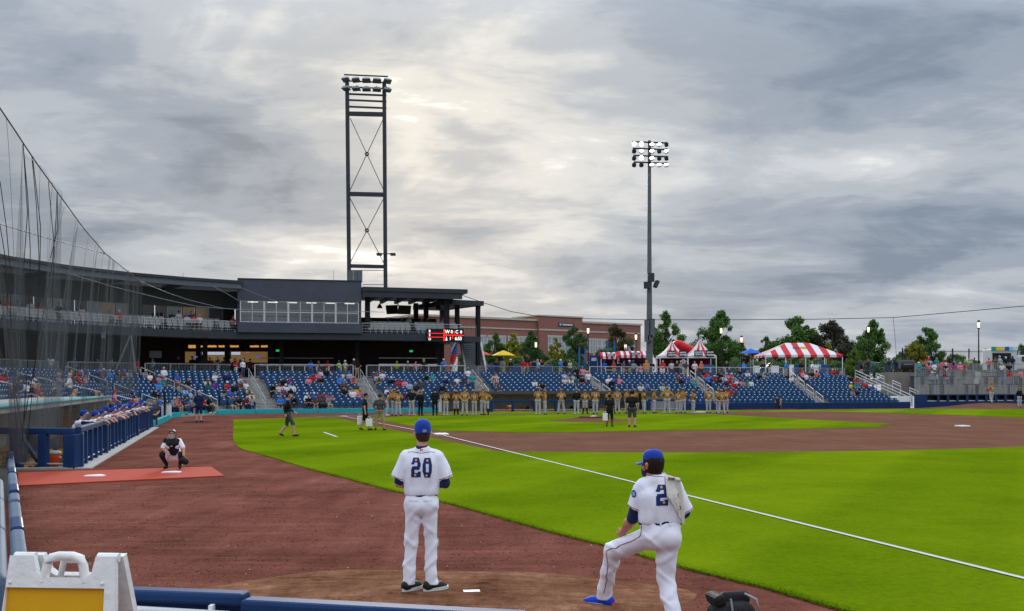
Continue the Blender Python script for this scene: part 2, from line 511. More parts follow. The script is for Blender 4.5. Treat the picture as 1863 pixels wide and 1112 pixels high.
def plate(name, p, a, label, k=1.0, z=0.012):
 ca, sa = math.cos(a), math.sin(a)
 poly = [(p[0] + k * (x * ca - y * sa), p[1] + k * (x * sa + y * ca)) for x, y in pl]
 MB().prism(poly[::-1], z, z + 0.025).build(name, M_white, label=label, cat='home plate')
plate('home_plate', HOME, ang(eu + ev), 'white home plate in the clay circle before the teal wall')
prof = [(RM, 0.0), (RM * 0.8, 0.03), (RM * 0.5, 0.14), (RM * 0.28, 0.24), (0.9, 0.255), (0.0, 0.255)]
MB().lathe((MOUND.x, MOUND.y, 0.0), prof, 40).build('pitcher_mound', M_clay, kind='structure', org=(MOUND.x, MOUND.y, 0))
MB().box((MOUND.x, MOUND.y, 0.285), (0.61, 0.16, 0.05), ang(eu + ev) + R(90)).build('pitching_rubber', M_white, label='white pitching rubber on the clay mound beyond the two men in black', cat='pitching rubber')
bm_c = G(770, 1076)
def pen_height(x, y):
 d = math.hypot((x - bm_c.x - 0.1) / 2.6, (y - bm_c.y + 0.4) / 1.7)
 return 0.0 + 0.10 * max(0.0, 1 - d ** 2.5) if d < 1 else 0.0
vs, fs = [], []
nr, na = 14, 48
for i in range(nr + 1):
 for k in range(na):
  rr = i / nr; a = 2 * math.pi * k / na
  jag = 1 + (0.05 * math.sin(3 * a + 1) + 0.04 * math.sin(7 * a)) * rr
  x = bm_c.x + 0.1 + 2.6 * rr * jag * math.cos(a); y = bm_c.y - 0.4 + 1.7 * rr * jag * math.sin(a)
  vs.append((x, y, (0.0 if i == nr else 0.008) + 0.06 * max(0, 1 - rr ** 2.2)))
for i in range(nr):
 for k in range(na):
  fs.append((i * na + k, (i + 1) * na + k, (i + 1) * na + (k + 1) % na, i * na + (k + 1) % na))
PEN = MB(); PEN.add(vs, fs, 0, True); PEN.build('bullpen_mound', M_pen, kind='structure', org=(bm_c.x, bm_c.y, 0))
r_c = G(858, 1076.5, 0.06)
MB().box((r_c.x, r_c.y, 0.055), (0.17, 0.10, 0.03), R(8)).build('pitching_rubber', M_white, label='short white rubber in the bullpen dirt right of the black shoes', cat='pitching rubber')
mt = [G(33, 862), G(33, 885.5), G(408, 867.5), G(384, 851)]
M_mat = mat('red_mat', (0.42, 0.058, 0.030), 0.9, 0.10, 3.0, 0.3, 120)
MB().prism([tuple(p[:2]) for p in mt], 0.004, 0.03).build('bullpen_mat', M_mat, label='long red orange mat laid across the bullpen dirt', cat='mat')
for (x, y, lab) in ((179, 868.5, 'white plate on the red mat away from the catcher'), (318, 862, 'white plate on the red mat in front of the crouching catcher')):
 p = G(x, y); plate('home_plate', (p.x - 0.05, p.y - 0.2), R(0), lab, 1.0, 0.031)
M_black = mat('black_rubber', (0.02, 0.02, 0.022), 0.8, 0.2, 6)
p = G(360, 768.5)
MB().lathe((p.x, p.y, 0.004), [(0.0, 0.03), (0.8, 0.03), (0.84, 0.0)], 24).build('on_deck_mat', M_black, label='round black mat under the person in navy shorts by the teal wall', cat='mat')
def blades(name, n, label):
 r = random.Random(3)
 vs, fs = [], []
 e = [Vector(q) for q in edge]
 seg = []
 for i in range(8):
  seg.append((e[i], e[i + 1], (e[i + 1] - e[i]).length / (e[i].y * e[i].y)))
 tot = sum(q[2] for q in seg)
 for _ in range(n):
  t = r.random() * tot
  for a, b, l in seg:
   if t < l: break
   t -= l
  p = a.lerp(b, r.random())
  nn = Vector((b - a)); nn = Vector((nn.y, -nn.x)).normalized()
  if nn.x < 0: nn = -nn
  dist = (r.random() ** 2) * .16 - 0.045
  p = p + nn * dist
  h = r.uniform(0.004, 0.016); w = 0.003 + 0.0003 * p.y; an = r.uniform(0, 6.28)
  lean = Vector((r.gauss(0, 0.02), r.gauss(0, 0.02)))
  dx, dy = math.cos(an) * w, math.sin(an) * w
  k = len(vs)
  vs += [(p.x - dx, p.y - dy, G1 - 0.01), (p.x + dx, p.y + dy, G1 - 0.01), (p.x + lean.x, p.y + lean.y, G1 + h)]
  fs.append((k, k + 1, k + 2))
 MB_ = MB(); MB_.add(vs, fs)
 MB_.build(name, M_grass, kind='stuff', label=label, cat='grass', org=(0, 0, 0))
blades('grass_blades', 9000, 'short green grass blades along the near edge of the turf')
def clods(n):
 r = random.Random(5)
 mb = MB()
 for _ in range(n):
  y = 720 + 400 * r.random() ** 0.5 if r.random() < .3 else r.uniform(880, 1111)
  x = r.uniform(20, 1300)
  p = G(x, y)
  s = r.uniform(0.004, 0.013) * (0.7 + p.y / 25)
  if any(False for _ in ()): continue
  ex = np.interp(p.y, [q[1] for q in edge[:14]], [q[0] for q in edge[:14]])
  if p.x > ex - 0.05 or p.y > 40: continue
  vs = [(p.x + s * r.uniform(-1, 1), p.y + s * r.uniform(-1, 1), -0.002) for _ in range(3)] + [(p.x, p.y, s * r.uniform(.5, .9))]
  vs[0] = (p.x - s, p.y - s * .6, -0.002); vs[1] = (p.x + s, p.y - s * .5, -0.002); vs[2] = (p.x + s * .2, p.y + s, -0.002)
  mb.add(vs, [(0, 1, 3), (1, 2, 3), (2, 0, 3)], 2 if r.random() < .5 else (0 if r.random() < .96 else 1))
 mb.build('dirt_clods', [M_track, mat('pale_grit', (0.55, 0.42, 0.30), .9), mat('dark_clod', (0.045, 0.02, 0.014), .95)], kind='stuff', label='loose clods and pale grit on the bullpen dirt', cat='dirt', org=(0, 0, 0))  # part of the clods take a darker brown
clods(7000)
# ================================================================== the seating bowl
M_conc = mat('concrete', (0.34, 0.33, 0.31), 0.85, 0.22, 1.4, 0.25, 18)
M_conc_l = mat('pale_concrete', (0.46, 0.45, 0.42), 0.85, 0.25, 1.1, 0.2, 16)
M_navy = mat('navy_paint', (0.012, 0.040, 0.125), 0.62, 0.12, 3)
M_navy_pad = mat('navy_vinyl', (0.010, 0.034, 0.115), 0.38, 0.15, 2.0, 0.1, 6)
M_teal = mat('teal_vinyl', (0.02, 0.40, 0.44), 0.45, 0.12, 2.5)
M_seat = mat('blue_seat_plastic', (0.010, 0.058, 0.152), 0.42, 0.10, 4)
M_plate = mat('seat_number_plate', (0.85, 0.87, 0.90), 0.4, 0.0)
M_galv = mat('galvanised_steel', (0.55, 0.56, 0.57), 0.45, 0.12, 6, 0, 10, 0.35)
M_galv_d = mat('dull_grey_steel', (0.27, 0.28, 0.29), 0.5, 0.12, 6, 0, 10, 0.3)
M_dark = mat('charcoal_metal', (0.045, 0.050, 0.062), 0.55, 0.15, 2)
M_char = mat('charcoal_panel', (0.075, 0.085, 0.110), 0.6, 0.10, 0.6)
M_steelb = mat('slate_steel', (0.12, 0.14, 0.17), 0.5, 0.12, 3)
M_ink = mat('black_paint', (0.016, 0.017, 0.020), 0.6, 0.15, 2)
ST = [((-11.6, 26.7), (-24.0, 23.2)), ((-15.0, 39.6), (-28.0, 36.4)), ((-18.5, 52.5), (-32.2, 50.5)), ((-20.6, 60.5), (-34.8, 66.0)),
      ((-22.5, 67.4), (-33.8, 77.2)), ((-21.4, 75.6), (-30.0, 82.4)), ((-18.7, 78.0), (-22.9, 88.8)), (third_wall(690), third_wall(655, 12)),
      (third_wall(905), third_wall(858, 12)), (third_wall(1135), third_wall(1062, 12)), (third_wall(1320), third_wall(1255, 12)),
      (third_wall(1502), third_wall(1437, 12)), (third_wall(1655), third_wall(1545, 12))]
NR, RISE, Z0 = 12, 0.222, 0.12
CONC_Z = Z0 + RISE * NR + 0.05
def lerp2(a, b, t): return Vector((a[0] + (b[0] - a[0]) * t, a[1] + (b[1] - a[1]) * t))
def under_dugout(sec, r, p):
 x = proj((p[0], p[1], 1.0))[0]
 if r >= 4: return False
 if sec < 2: return True
 kx = proj((p[0], p[1], 0))[0]
 return sec >= 7 and p[1] > 80 and 792 < kx < 1238
bowl = MB()
NSUB = 6
for i in range(len(ST) - 1):
 (Ia, Oa), (Ib, Ob) = ST[i], ST[i + 1]
 for r in range(NR):
  t0, t1 = (r + 0.15) / (NR + 0.3), (r + 1.15) / (NR + 0.3)
  z = Z0 + RISE * r
  for k in range(NSUB):
   s0, s1 = k / NSUB, (k + 1) / NSUB
   q = lambda t, s: lerp2(lerp2(Ia, Oa, t), lerp2(Ib, Ob, t), s)
   mid = q((t0 + t1) / 2, (s0 + s1) / 2)
   if under_dugout(i, r, mid): continue
   a, b, c, d = q(t0, s0), q(t0, s1), q(t1, s1), q(t1, s0)
   bowl.add([(*a, z), (*b, z), (*c, z), (*d, z)], [(0, 1, 2, 3)])
   bowl.add([(*a, z - RISE), (*b, z - RISE), (*b, z), (*a, z)], [(0, 1, 2, 3)])
bowl.build('seating_bowl', M_conc, kind='structure', org=(0, 0, 0))
def offp(p, q, d):
 """point d metres beyond q on the line p->q"""
 v = (Vector(q) - Vector(p)).normalized()
 return tuple(Vector(q) + v * d)
conc = [s[1] for s in ST]
conc_far = [(-60, 10), (-62, 60), (-52, 96), (-30, 116), (0, 122), (40, 134), (third_wall(1545, 45)[0], third_wall(1545, 45)[1])]
MB().sheet([conc + conc_far[::-1]], CONC_Z).build('concourse', M_soil, kind='structure', org=(0, 0, 0))
ring_in = [(-14, -60), (-14, 12), (-24.0, 23.2)] + conc_far + [third_wall(1560, 12), third_wall(2300, 14), (200, 140), (200, -60)]
MB().sheet([[(-4000, -4000), (4000, -4000), (4000, 6000), (-4000, 6000)], ring_in], CONC_Z - 0.02).build('ground', M_soil, kind='structure', org=(0, 0, 0))
def seat_mb(down):
 mb = MB()
 def slab(cx, cy, cz, w, d, h, rx, mi):
  mb.box((cx, cy, cz), (w, d, h), 0, mi, rx)
 for sx, a in ((-1, R(16)), (0, 0.0), (1, -R(16))):
  mb.box((sx * 0.148, 0.17 - abs(sx) * 0.02, 0.63), (0.155, 0.035, 0.44), a, 0, R(-12))
 if down:
  mb.box((0, -0.02, 0.43), (0.43, 0.42, 0.05), 0, 1, R(4))
 else:
  mb.box((0, 0.085, 0.56), (0.41, 0.05, 0.36), 0, 1, R(-14))
  mb.box((0, 0.03, 0.40), (0.36, 0.06, 0.06), 0, 1)
 return mb
def seat_parts(down):
 full = seat_mb(down)
 b, p, l, n = MB(), MB(), MB(), MB()
 for k in range(0, 3):
  b.add(full.v[k * 8:k * 8 + 8], [tuple(i - k * 8 for i in f) for f in full.f[k * 6:k * 6 + 6]])
 nb = (len(full.v) - 24) // 8
 for k in range(3, 3 + nb):
  p.add(full.v[k * 8:k * 8 + 8], [tuple(i - k * 8 for i in f) for f in full.f[k * 6:k * 6 + 6]])
 l.box((0.25, 0.10, 0.30), (0.035, 0.22, 0.60)); l.box((0.25, -0.02, 0.60), (0.045, 0.30, 0.03))
 n.box((0, 0.052 if not down else 0.14, 0.735 if not down else 0.80), (0.105, 0.012, 0.06), 0, 0, R(-13))
 return b, p, l, n
SEAT = {}
for down in (False, True):
 b, p, l, n = seat_parts(down)
 SEAT[down] = [('backrest', b.mesh('backrest', M_seat)), ('seat_pan', p.mesh('seat_pan', M_seat)), ('arm_stand', l.mesh('arm_stand', M_navy)), ('number_plate', n.mesh('number_plate', M_plate))]
seats = []      # (pos, rz, sec, row, index, count, z)
for i in range(len(ST) - 1):
 (Ia, Oa), (Ib, Ob) = ST[i], ST[i + 1]
 for r in range(NR):
  t = (r + 0.72) / (NR + 0.3)
  a, b = lerp2(Ia, Oa, t), lerp2(Ib, Ob, t)
  L = (b - a).length
  d = (b - a) / L
  n = int((L - 1.5) / 0.535)
  nrm2 = Vector((d.y, -d.x))
  for k in range(n):
   p = a + d * (L / 2 + (k - (n - 1) / 2) * 0.535)
   if under_dugout(i, r, p): continue
   rz = math.atan2(-nrm2.x, nrm2.y) + math.pi     # local -Y looks to the field
   fx = Vector((math.sin(rz), -math.cos(rz)))
   cen = HOME + (eu + ev) * 8
   if fx.dot(cen - p) < 0: rz += math.pi
   seats.append([p, rz, i, r, k, n, Z0 + RISE * r, False])
def aisle_rail(i, r0, r1, label):
 I, O = ST[i]
 def pt(r):
  t = (r + 0.72) / (NR + 0.3)
  q = lerp2(I, O, t)
  return Vector((q.x, q.y, Z0 + RISE * r))
 a, b = pt(r0), pt(r1)
 e = empty('aisle_railing', a, label, 'railing', 'handrails in the stand aisles')
 up = Vector((0, 0, 0.95)); md = Vector((0, 0, 0.5))
 MB().tube([a, a + up], 0.035, 6).build('post', M_galv, e)
 MB().tube([b, b + up], 0.035, 6).build('post', M_galv, e)
 MB().tube([a + up, b + up], 0.035, 6).build('top_rail', M_galv, e)
 MB().tube([a + md, b + md], 0.025, 6).build('mid_rail', M_galv, e)
AISLE = {3: 'left of the sections behind the near dugout', 4: 'where the stand bends by home plate', 5: 'below the concession stand', 6: 'beside the white rail under the press box', 7: 'under the open pavilion', 8: 'below the grey staircase', 9: 'below the brick building', 10: 'below the peaked tents', 11: 'below the long striped tent'}
HGT = ['lowest', 'lower middle', 'upper middle', 'topmost']
for i in AISLE:
 spans = [(0.0, 2.3), (3.1, 5.4), (6.2, 8.5), (9.2, 11.4)]
 if i in (8, 9): spans = spans[1:]
 for k, (r0, r1) in enumerate(spans):
  aisle_rail(i, r0, r1, f'{HGT[k + 4 - len(spans)]} grey handrail of the aisle {AISLE[i]}')
for k, (r0, r1) in enumerate([(5.0, 7.4), (8.4, 11)]):
 aisle_rail(2, r0, r1, ('lower' if k == 0 else 'upper') + ' grey handrail above the near dugout roof')
def end_rail():
 I, O = ST[-1]
 e = empty('guard_railing', (I[0], I[1], 0), 'long sloping white guard rail at the end of the blue stand', 'railing')
 P = lambda r: Vector((*lerp2(I, O, (r + .5) / 12.3), Z0 + RISE * r))
 mb = MB()
 for h in (1.05, 0.75, 0.45):
  MB().tube([P(0) + Vector((0.5, 0, h)), P(11.5) + Vector((0.5, 0, h))], 0.04, 6).build('rail', M_galv, e)
 for k in range(6):
  q = P(k * 2.3) + Vector((0.5, 0, 0)); MB().tube([q, q + Vector((0, 0, 1.05))], 0.035, 6).build('post', M_galv, e)
 for k in range(3):
  q = P(1 + 3.3 * k) + Vector((1.6, 0, 0.2))
  s = P(2.6 + 3.3 * k) + Vector((1.6, 0, 0.2))
  mb = MB()
  for h in (1.0, 0.75): mb.tube([q + Vector((0, 0, h)), s + Vector((0, 0, h))], 0.04, 6)
  mb.tube([q, q + Vector((0, 0, 1))], .04); mb.tube([s, s + Vector((0, 0, 1))], .04)
  mb.build('handrail', M_galv, e)
 MB().box((I[0] - 0.2, I[1] + 0.7, 0.62), (1.3, 0.12, 0.95)).build('end_panel', M_white, e)
end_rail()
def picket_rail(name, a, b, z, h, label, m_post, m_pick, gap=0.13, post=2.0, top_w=0.06, group=None, pick_w=0.02, parts_top=None):
 a, b = Vector((*a[:2], z)), Vector((*b[:2], z))
 L = (b - a).length; d = (b - a) / L
 e = empty(name, a, label, 'railing', group)
 MB().bar(a + Vector((0, 0, h)), b + Vector((0, 0, h)), top_w, 0.06).build('top_rail', parts_top or m_post, e)
 MB().bar(a + Vector((0, 0, 0.1)), b + Vector((0, 0, 0.1)), 0.04, 0.04).build('bottom_rail', m_post, e)
 n = max(1, round(L / post))
 for k in range(n + 1):
  q = a + d * (L * k / n)
  MB().bar(q, q + Vector((0, 0, h)), 0.09, 0.09).build('post', m_post, e)
 mb = MB()
 for k in range(int(L / gap)):
  q = a + d * (gap * (k + .5))
  mb.bar(q + Vector((0, 0, 0.1)), q + Vector((0, 0, h)), pick_w, pick_w)
 o = mb.build('pickets', m_pick, e); o['kind'] = 'stuff'
 return e
RL = {3: 'dark picket railing at the top of the leftmost blue section', 4: 'dark picket railing behind the bend of the stand', 5: 'long dark picket railing in front of the concession stand', 6: 'white topped rail below the press box', 7: 'white topped rail below the scoreboard', 8: 'dark picket rail below the brick building', 9: 'silver railing below the striped awnings', 10: 'silver rail in front of the peaked tents', 11: 'low grey rail in front of the long striped tent'}
for i, lab in RL.items():
 a, b = offp(ST[i][0], ST[i][1], 0.25), offp(ST[i + 1][0], ST[i + 1][1], 0.25)
 a, b = lerp2(a, b, 0.06), lerp2(a, b, 0.94)
 if i in (6, 7):
  picket_rail('concourse_railing', a, b, CONC_Z, 1.12, lab, M_white if False else M_galv, M_galv_d, 0.14, 1.1, 0.22, 'railings along the concourse', 0.022)
 elif i in (9, 10):
  picket_rail('concourse_railing', a, b, CONC_Z, 1.12, lab, M_galv, M_galv_d, 0.16, 1.6, 0.10, 'railings along the concourse', 0.016)
 else:
  picket_rail('concourse_railing', a, b, CONC_Z, 1.1, lab, M_galv_d, M_galv_d, 0.13, 2.4, 0.06, 'railings along the concourse', 0.02)
def wall_run(name, pts, z0, z1, th, m, cap_m, label, cap_h=0.0, seg=2.6, group=None):
 e = empty(name, (*pts[0], 0), label, 'wall', group)
 for a, b in zip(pts[:-1], pts[1:]):
  a, b = Vector(a), Vector(b)
  L = (b - a).length; n = max(1, round(L / seg)); d = (b - a) / L
  for k in range(n):
   p, q = a + d * (L * k / n + 0.008), a + d * (L * (k + 1) / n - 0.008)
   o = MB().bar((*p, (z0 + z1 - cap_h) / 2), (*q, (z0 + z1 - cap_h) / 2), th, z1 - z0 - cap_h).build('wall_pad', m, e)
   bevel(o, 0.02)
   if cap_m:
    MB().bar((*p, z1 - cap_h / 2 + .002), (*q, z1 - cap_h / 2 + .002), th + 0.06, cap_h).build('cap', cap_m, e)
 return e
teal_pts = [INNER[2], INNER[3], INNER[4], INNER[5], INNER[6], third_wall(690), third_wall(797)]
wall_run('backstop_wall', teal_pts, 0.0, 0.34, 0.22, M_teal, None, 'low teal padded wall curving round behind home plate')
wall_run('field_wall', [third_wall(x) for x in (1243, 1330, 1420, 1502, 1655)], 0.0, 0.60, 0.24, M_navy_pad, None, 'low navy padded wall below the blue seats beyond third base')
dg_a, dg_b = Vector((-11.4, 26.9)), Vector((-18.4, 52.2))        # rail line, near to far
dd = (dg_b - dg_a).normalized(); dn = Vector((-dd.y, dd.x))      # dn points to the stand
M_floor = mat('dugout_floor', (0.20, 0.17, 0.13), 0.9, 0.35, 1.2, 0.2, 20)
def dpt(s, o): return dg_a + dd * s + dn * o
DL = (dg_b - dg_a).length
dug = empty('dugout', (*dg_a, 0), 'sunken concrete dugout with teal edged flat roof beside the bullpen mat', 'dugout')
FZ = -1.05
def quad_slab(pts, z0, z1): return MB().prism([tuple(p) for p in pts], z0, z1)
quad_slab([dpt(-4, 0.3), dpt(DL, 0.3), dpt(DL, 3.8), dpt(-4, 3.8)][::1], FZ - 0.1, FZ).build('floor', M_floor, dug)
quad_slab([dpt(-4, 3.6), dpt(DL - .9, 3.6), dpt(DL - .9, 3.9), dpt(-4, 3.9)], FZ, 1.45).build('back_wall', M_conc_l, dug)
quad_slab([dpt(DL - 1.0, 2.0), dpt(DL - .7, 2.0), dpt(DL - .7, 3.9), dpt(DL - 1.0, 3.9)], FZ, 1.45).build('side_wall', M_conc_l, dug)
quad_slab([dpt(DL - 4.3, 2.2), dpt(DL - 4.1, 2.2), dpt(DL - 4.1, 3.6), dpt(DL - 4.3, 3.6)], FZ, 1.45).build('partition_wall', M_conc_l, dug)
quad_slab([dpt(-4, 1.85), dpt(DL - .6, 1.85), dpt(DL - .6, 5.0), dpt(-4, 5.0)], 1.45, 1.60).build('roof', M_conc_l, dug)
quad_slab([dpt(-4, 1.80), dpt(DL - .6, 1.80), dpt(DL - .6, 2.6), dpt(-4, 2.6)], 1.602, 1.64).build('roof_edge', mat('teal_trim', (0.10, 0.36, 0.38), 0.5), dug)
quad_slab([dpt(0, 0.26), dpt(DL, 0.26), dpt(DL, 0.42), dpt(0, 0.42)], FZ, 0.03).build('retaining_wall', M_conc, dug)
quad_slab([dpt(-0.3, -0.35), dpt(DL, -0.35), dpt(DL, 0.25), dpt(-0.3, 0.25)], -0.2, 0.035).build('kerb', mat('kerb_concrete', (0.42, 0.41, 0.39), 0.9, 0.3, 3), dug)
quad_slab([dpt(DL, 0.3), dpt(DL + 0.25, 0.3), dpt(DL + 0.25, 3.8), dpt(DL, 3.8)], FZ, 0.6).build('end_wall', M_conc, dug)
quad_slab([dpt(-0.3, 0.25), dpt(0.0, 0.25), dpt(0.0, 3.6), dpt(-0.3, 3.6)], FZ, 0.05).build('end_kerb', M_conc, dug)
def dugout_rail(name, pts, h, z, label, spacing, w, group='navy dugout railings'):
 e = empty(name, (*pts[0], z), label, 'railing', group)
 for a, b in zip(pts[:-1], pts[1:]):
  a, b = Vector(a), Vector(b); L = (b - a).length; n = max(1, round(L / spacing)); d = (b - a) / L
  bevel(MB().bar((*(a - d * .05), z + h), (*(b + d * .05), z + h), 0.16, 0.17).build('top_rail', M_navy, e), 0.03)
  for k in range(n + 1):
   q = a + d * (L * k / n)
   wk = w * (1.5 if k % 5 == 0 else 1)
   bevel(MB().box((*q, z + h / 2 - .04), (wk, wk, h - .08), math.atan2(d.y, d.x)).build('post', M_navy, e), 0.02)
  MB().tube([(*a, z + 0.12), (*b, z + 0.12)], 0.025, 6).build('bottom_rail', M_galv, e)
 return e
dugout_rail('dugout_railing', [tuple(dpt(0.1, 0.02)), tuple(dpt(DL, 0.02))], 0.98, 0.03, 'long navy post railing where the players lean along the near dugout', 1.12, 0.17)
dugout_rail('dugout_railing', [tuple(dpt(-0.1, 0.15)), (-13.9, 27.1)], 0.98, 0.0, 'navy railing across the open end of the near dugout', 0.95, 0.22)
e = empty('stair_railing', (*dpt(2.0, 1.5), FZ), 'sloping navy handrail going down into the near dugout', 'railing')
MB().bar((*dpt(1.0, 1.6), 0.85), (*dpt(4.2, 1.6), -0.2), 0.10, 0.12).build('top_rail', M_navy, e)
for s_, z_ in ((1.2, 0.78), (4.0, -0.12)):
 MB().bar((*dpt(s_, 1.6), FZ), (*dpt(s_, 1.6), z_), 0.1, 0.1).build('post', M_navy, e)
M_wood = mat('varnished_wood', (0.52, 0.27, 0.075), 0.5, 0.25, 5)
M_orange = mat('orange_plastic', (0.72, 0.09, 0.02), 0.4, 0.05)
M_bag = mat('black_nylon', (0.013, 0.013, 0.015), 0.6, 0.3, 6, 0.3, 25)
e = empty('bench', (*dpt(8, 3.8), FZ), 'long varnished wood bench with slatted back against the near dugout wall', 'bench')
for o_ in (2.7, 2.92, 3.14):
 MB().bar((*dpt(5.0, o_), FZ + 0.50), (*dpt(18.2, o_), FZ + 0.50), 0.21, 0.05).build('slat', M_wood, e)
for k in range(3):
 MB().bar((*dpt(5.0, 3.30 + .05 * k), FZ + 0.72 + .19 * k), (*dpt(18.2, 3.30 + .05 * k), FZ + 0.72 + .19 * k), 0.05, 0.16).build('back_slat', M_wood, e)
for k in range(6):
 MB().box((*dpt(5.3 + 2.5 * k, 2.9), FZ + 0.24), (0.6, 0.1, 0.47), math.atan2(dn.y, dn.x)).build('leg', M_galv_d, e)
e = empty('helmet_cabinet', (*dpt(21.4, 3.4), 0.2), 'yellow wood cubby cabinet hung on the near dugout wall', 'cabinet')
ra = math.atan2(dd.y, dd.x)
MB().box((*dpt(21.5, 3.5), 0.55), (2.3, 0.05, 1.15), ra).build('back_panel', M_wood, e)
for s_ in (20.35, 21.1, 21.9, 22.65): MB().box((*dpt(s_, 3.25), 0.55), (0.05, 0.45, 1.15), ra).build('divider', M_wood, e)
for z_ in (0.0, 0.55, 1.1): MB().box((*dpt(21.5, 3.25), z_), (2.25, 0.44, 0.045), ra).build('shelf', M_wood, e)
MB().ball((*dpt(20.8, 3.2), 0.68), (.13, .13, .11)).build('helmet', M_navy, e); MB().ball((*dpt(22.3, 3.2), 0.13), (.13, .13, .11)).build('helmet', M_ink, e)
e = empty('locker_box', (*dpt(20.5, 3.2), FZ), 'small varnished wood locker under the hanging cabinet', 'cabinet')
MB().box((*dpt(20.5, 3.2), FZ + .5), (1.5, .6, 1.0), ra).build('case', M_wood, e); MB().box((*dpt(20.5, 2.88), FZ + .5), (1.1, .03, .8), ra).build('opening', M_ink, e)  # black plate on the front stands for the shaded inside
def cooler(p, label, col=M_orange):
 e = empty('drink_cooler', p, label, 'cooler')
 MB().lathe(p, [(0.0, 0.0), (0.22, 0.0), (0.235, 0.05), (0.25, 0.42), (0.24, 0.44)], 16).build('barrel', col, e)
 MB().lathe((p[0], p[1], p[2] + 0.44), [(0.265, 0.0), (0.27, 0.05), (0.2, 0.09), (0.0, 0.10)], 16).build('lid', M_white, e)
 MB().box((p[0] + .26, p[1], p[2] + .3), (.04, .12, .05)).build('handle', M_white, e)
 MB().box((p[0], p[1] - .26, p[2] + .08), (.05, .06, .06)).build('tap', M_white, e)
pcool = Vector((*dpt(9.6, 2.1), FZ))
cooler(pcool + Vector((0, 0, 0.42)), 'orange barrel drink cooler with white lid by the near dugout bench')
MB().box((pcool.x, pcool.y, FZ + .2), (.6, .6, .41)).build('cooler_stand', M_galv_d, label='low grey stand under the orange drink cooler', cat='stand')
def backpack(p, sc, label, m=M_bag, rz=0):
 e = empty('equipment_bag', p, label, 'bag')
 mb = MB(); mb.ball((p[0], p[1], p[2] + .34 * sc), (.22 * sc, .17 * sc, .35 * sc), 12, 8)
 mb.build('body', m, e)
 MB().ball((p[0], p[1] - .14 * sc, p[2] + .2 * sc), (.15 * sc, .09 * sc, .16 * sc), 10, 6).build('pocket', m, e)
 for s in (-1, 1):
  MB().tube([(p[0] + s * .1 * sc, p[1] + .16 * sc, p[2] + .1 * sc), (p[0] + s * .13 * sc, p[1] + .26 * sc, p[2] + .35 * sc), (p[0] + s * .08 * sc, p[1] + .12 * sc, p[2] + .62 * sc)], .02 * sc, 5).build('strap', m, e)
backpack(Vector((*dpt(8.0, 2.9), FZ + .53)), 1.25, 'bulky black equipment bag slumped on the near end of the dugout bench')
backpack(Vector((*dpt(11.6, 3.15), FZ + .75)), 1.15, 'tall black backpack upright on the dugout bench against the wall')
backpack(Vector((*dpt(7.2, 2.4), FZ)), 0.9, 'black bag on the dugout floor under the bench')
backpack(Vector((*dpt(14.6, 2.9), FZ + .53)), 0.9, 'wide black bag beside the yellow crate on the bench')
e = empty('crate', (*dpt(12.6, 2.9), FZ + .53), 'yellow plastic crate holding orange gear on the dugout bench', 'crate')
pc = dpt(12.6, 2.9)
for sx, sy, w_, d_ in ((0, .22, .55, .04), (0, -.22, .55, .04), (.26, 0, .04, .4), (-.26, 0, .04, .4)):
 MB().box((pc.x + sx, pc.y + sy, FZ + .69), (w_, d_, .3)).build('side', mat('yellow_plastic', (.7, .33, .02), .5), e)
MB().ball((pc.x, pc.y, FZ + .85), (.2, .15, .12)).build('gear', M_orange, e)
MB().box((*dpt(24.6, 3.56), 0.45), (.02, .6, .75), ra + R(90)).build('paper_sheet', M_white, label='white paper notice taped to the near dugout wall', cat='paper')
d3 = empty('dugout', (*third_wall(800), 0), 'long low dugout behind the row of gold jersey players', 'dugout')
tA, tB = 803, 1238
def q3(x, o): return third_wall(x, o)
def slab3(x0, x1, o0, o1, z0, z1): return MB().prism([q3(x0, o0), q3(x1, o0), q3(x1, o1), q3(x0, o1)], z0, z1)
slab3(tA, tB, 0.1, 4.0, -0.75, -0.65).build('floor', M_floor, d3)
slab3(tA, tB, 3.7, 4.0, -0.65, 1.50).build('back_wall', M_conc_l, d3)
slab3(tA - 2, tB + 1, 0.5, 4.2, 1.50, 1.62).build('roof', M_conc_l, d3)
slab3(tA - 3, tB + 2, 0.42, 0.50, 1.42, 1.66).build('roof_edge', mat('maroon_brown_trim', (0.10, 0.075, 0.07), .6), d3)
slab3(tA - 3, tA + 1, 0.5, 4.0, -0.65, 1.5).build('side_wall', M_conc_l, d3)
slab3(1170, tB, 1.0, 1.25, 0.05, 1.5).build('screen_wall', mat('pale_grey_panel', (.36, .38, .41), .7, .1, 1), d3)
slab3(tB - 1, tB + 2, 0.5, 4.0, -0.65, 1.5).build('side_wall', M_conc_l, d3)
slab3(tA, tB, 0.0, 0.16, -0.7, 0.05).build('kerb', M_conc, d3)
e = empty('bench', (*q3(1000, 2.6), -0.65), 'pale wood bench along the far dugout behind the gold players', 'bench')
slab3(tA + 20, 1160, 2.2, 2.8, -0.25, -0.18).build('seat', M_wood, e)
slab3(tA + 20, 1160, 2.85, 2.95, -0.1, 0.28).build('backrest', M_wood, e)
for x in range(830, 1160, 60): slab3(x, x + 3, 2.3, 2.7, -0.65, -0.25).build('leg', M_galv_d, e)
dugout_rail('dugout_railing', [q3(893, 0.0), q3(1160, 0.0)], 0.85, 0.02, 'navy railing in front of the far dugout between the gold players', 1.75, 0.2)
dugout_rail('dugout_railing', [q3(1180, 0.0), q3(1240, 0.0)], 0.85, 0.02, 'short navy railing at the far end of the far dugout', 1.4, 0.2)
cooler(Vector((*q3(928, 1.2), -0.65 + .6)), 'orange cooler inside the far dugout')
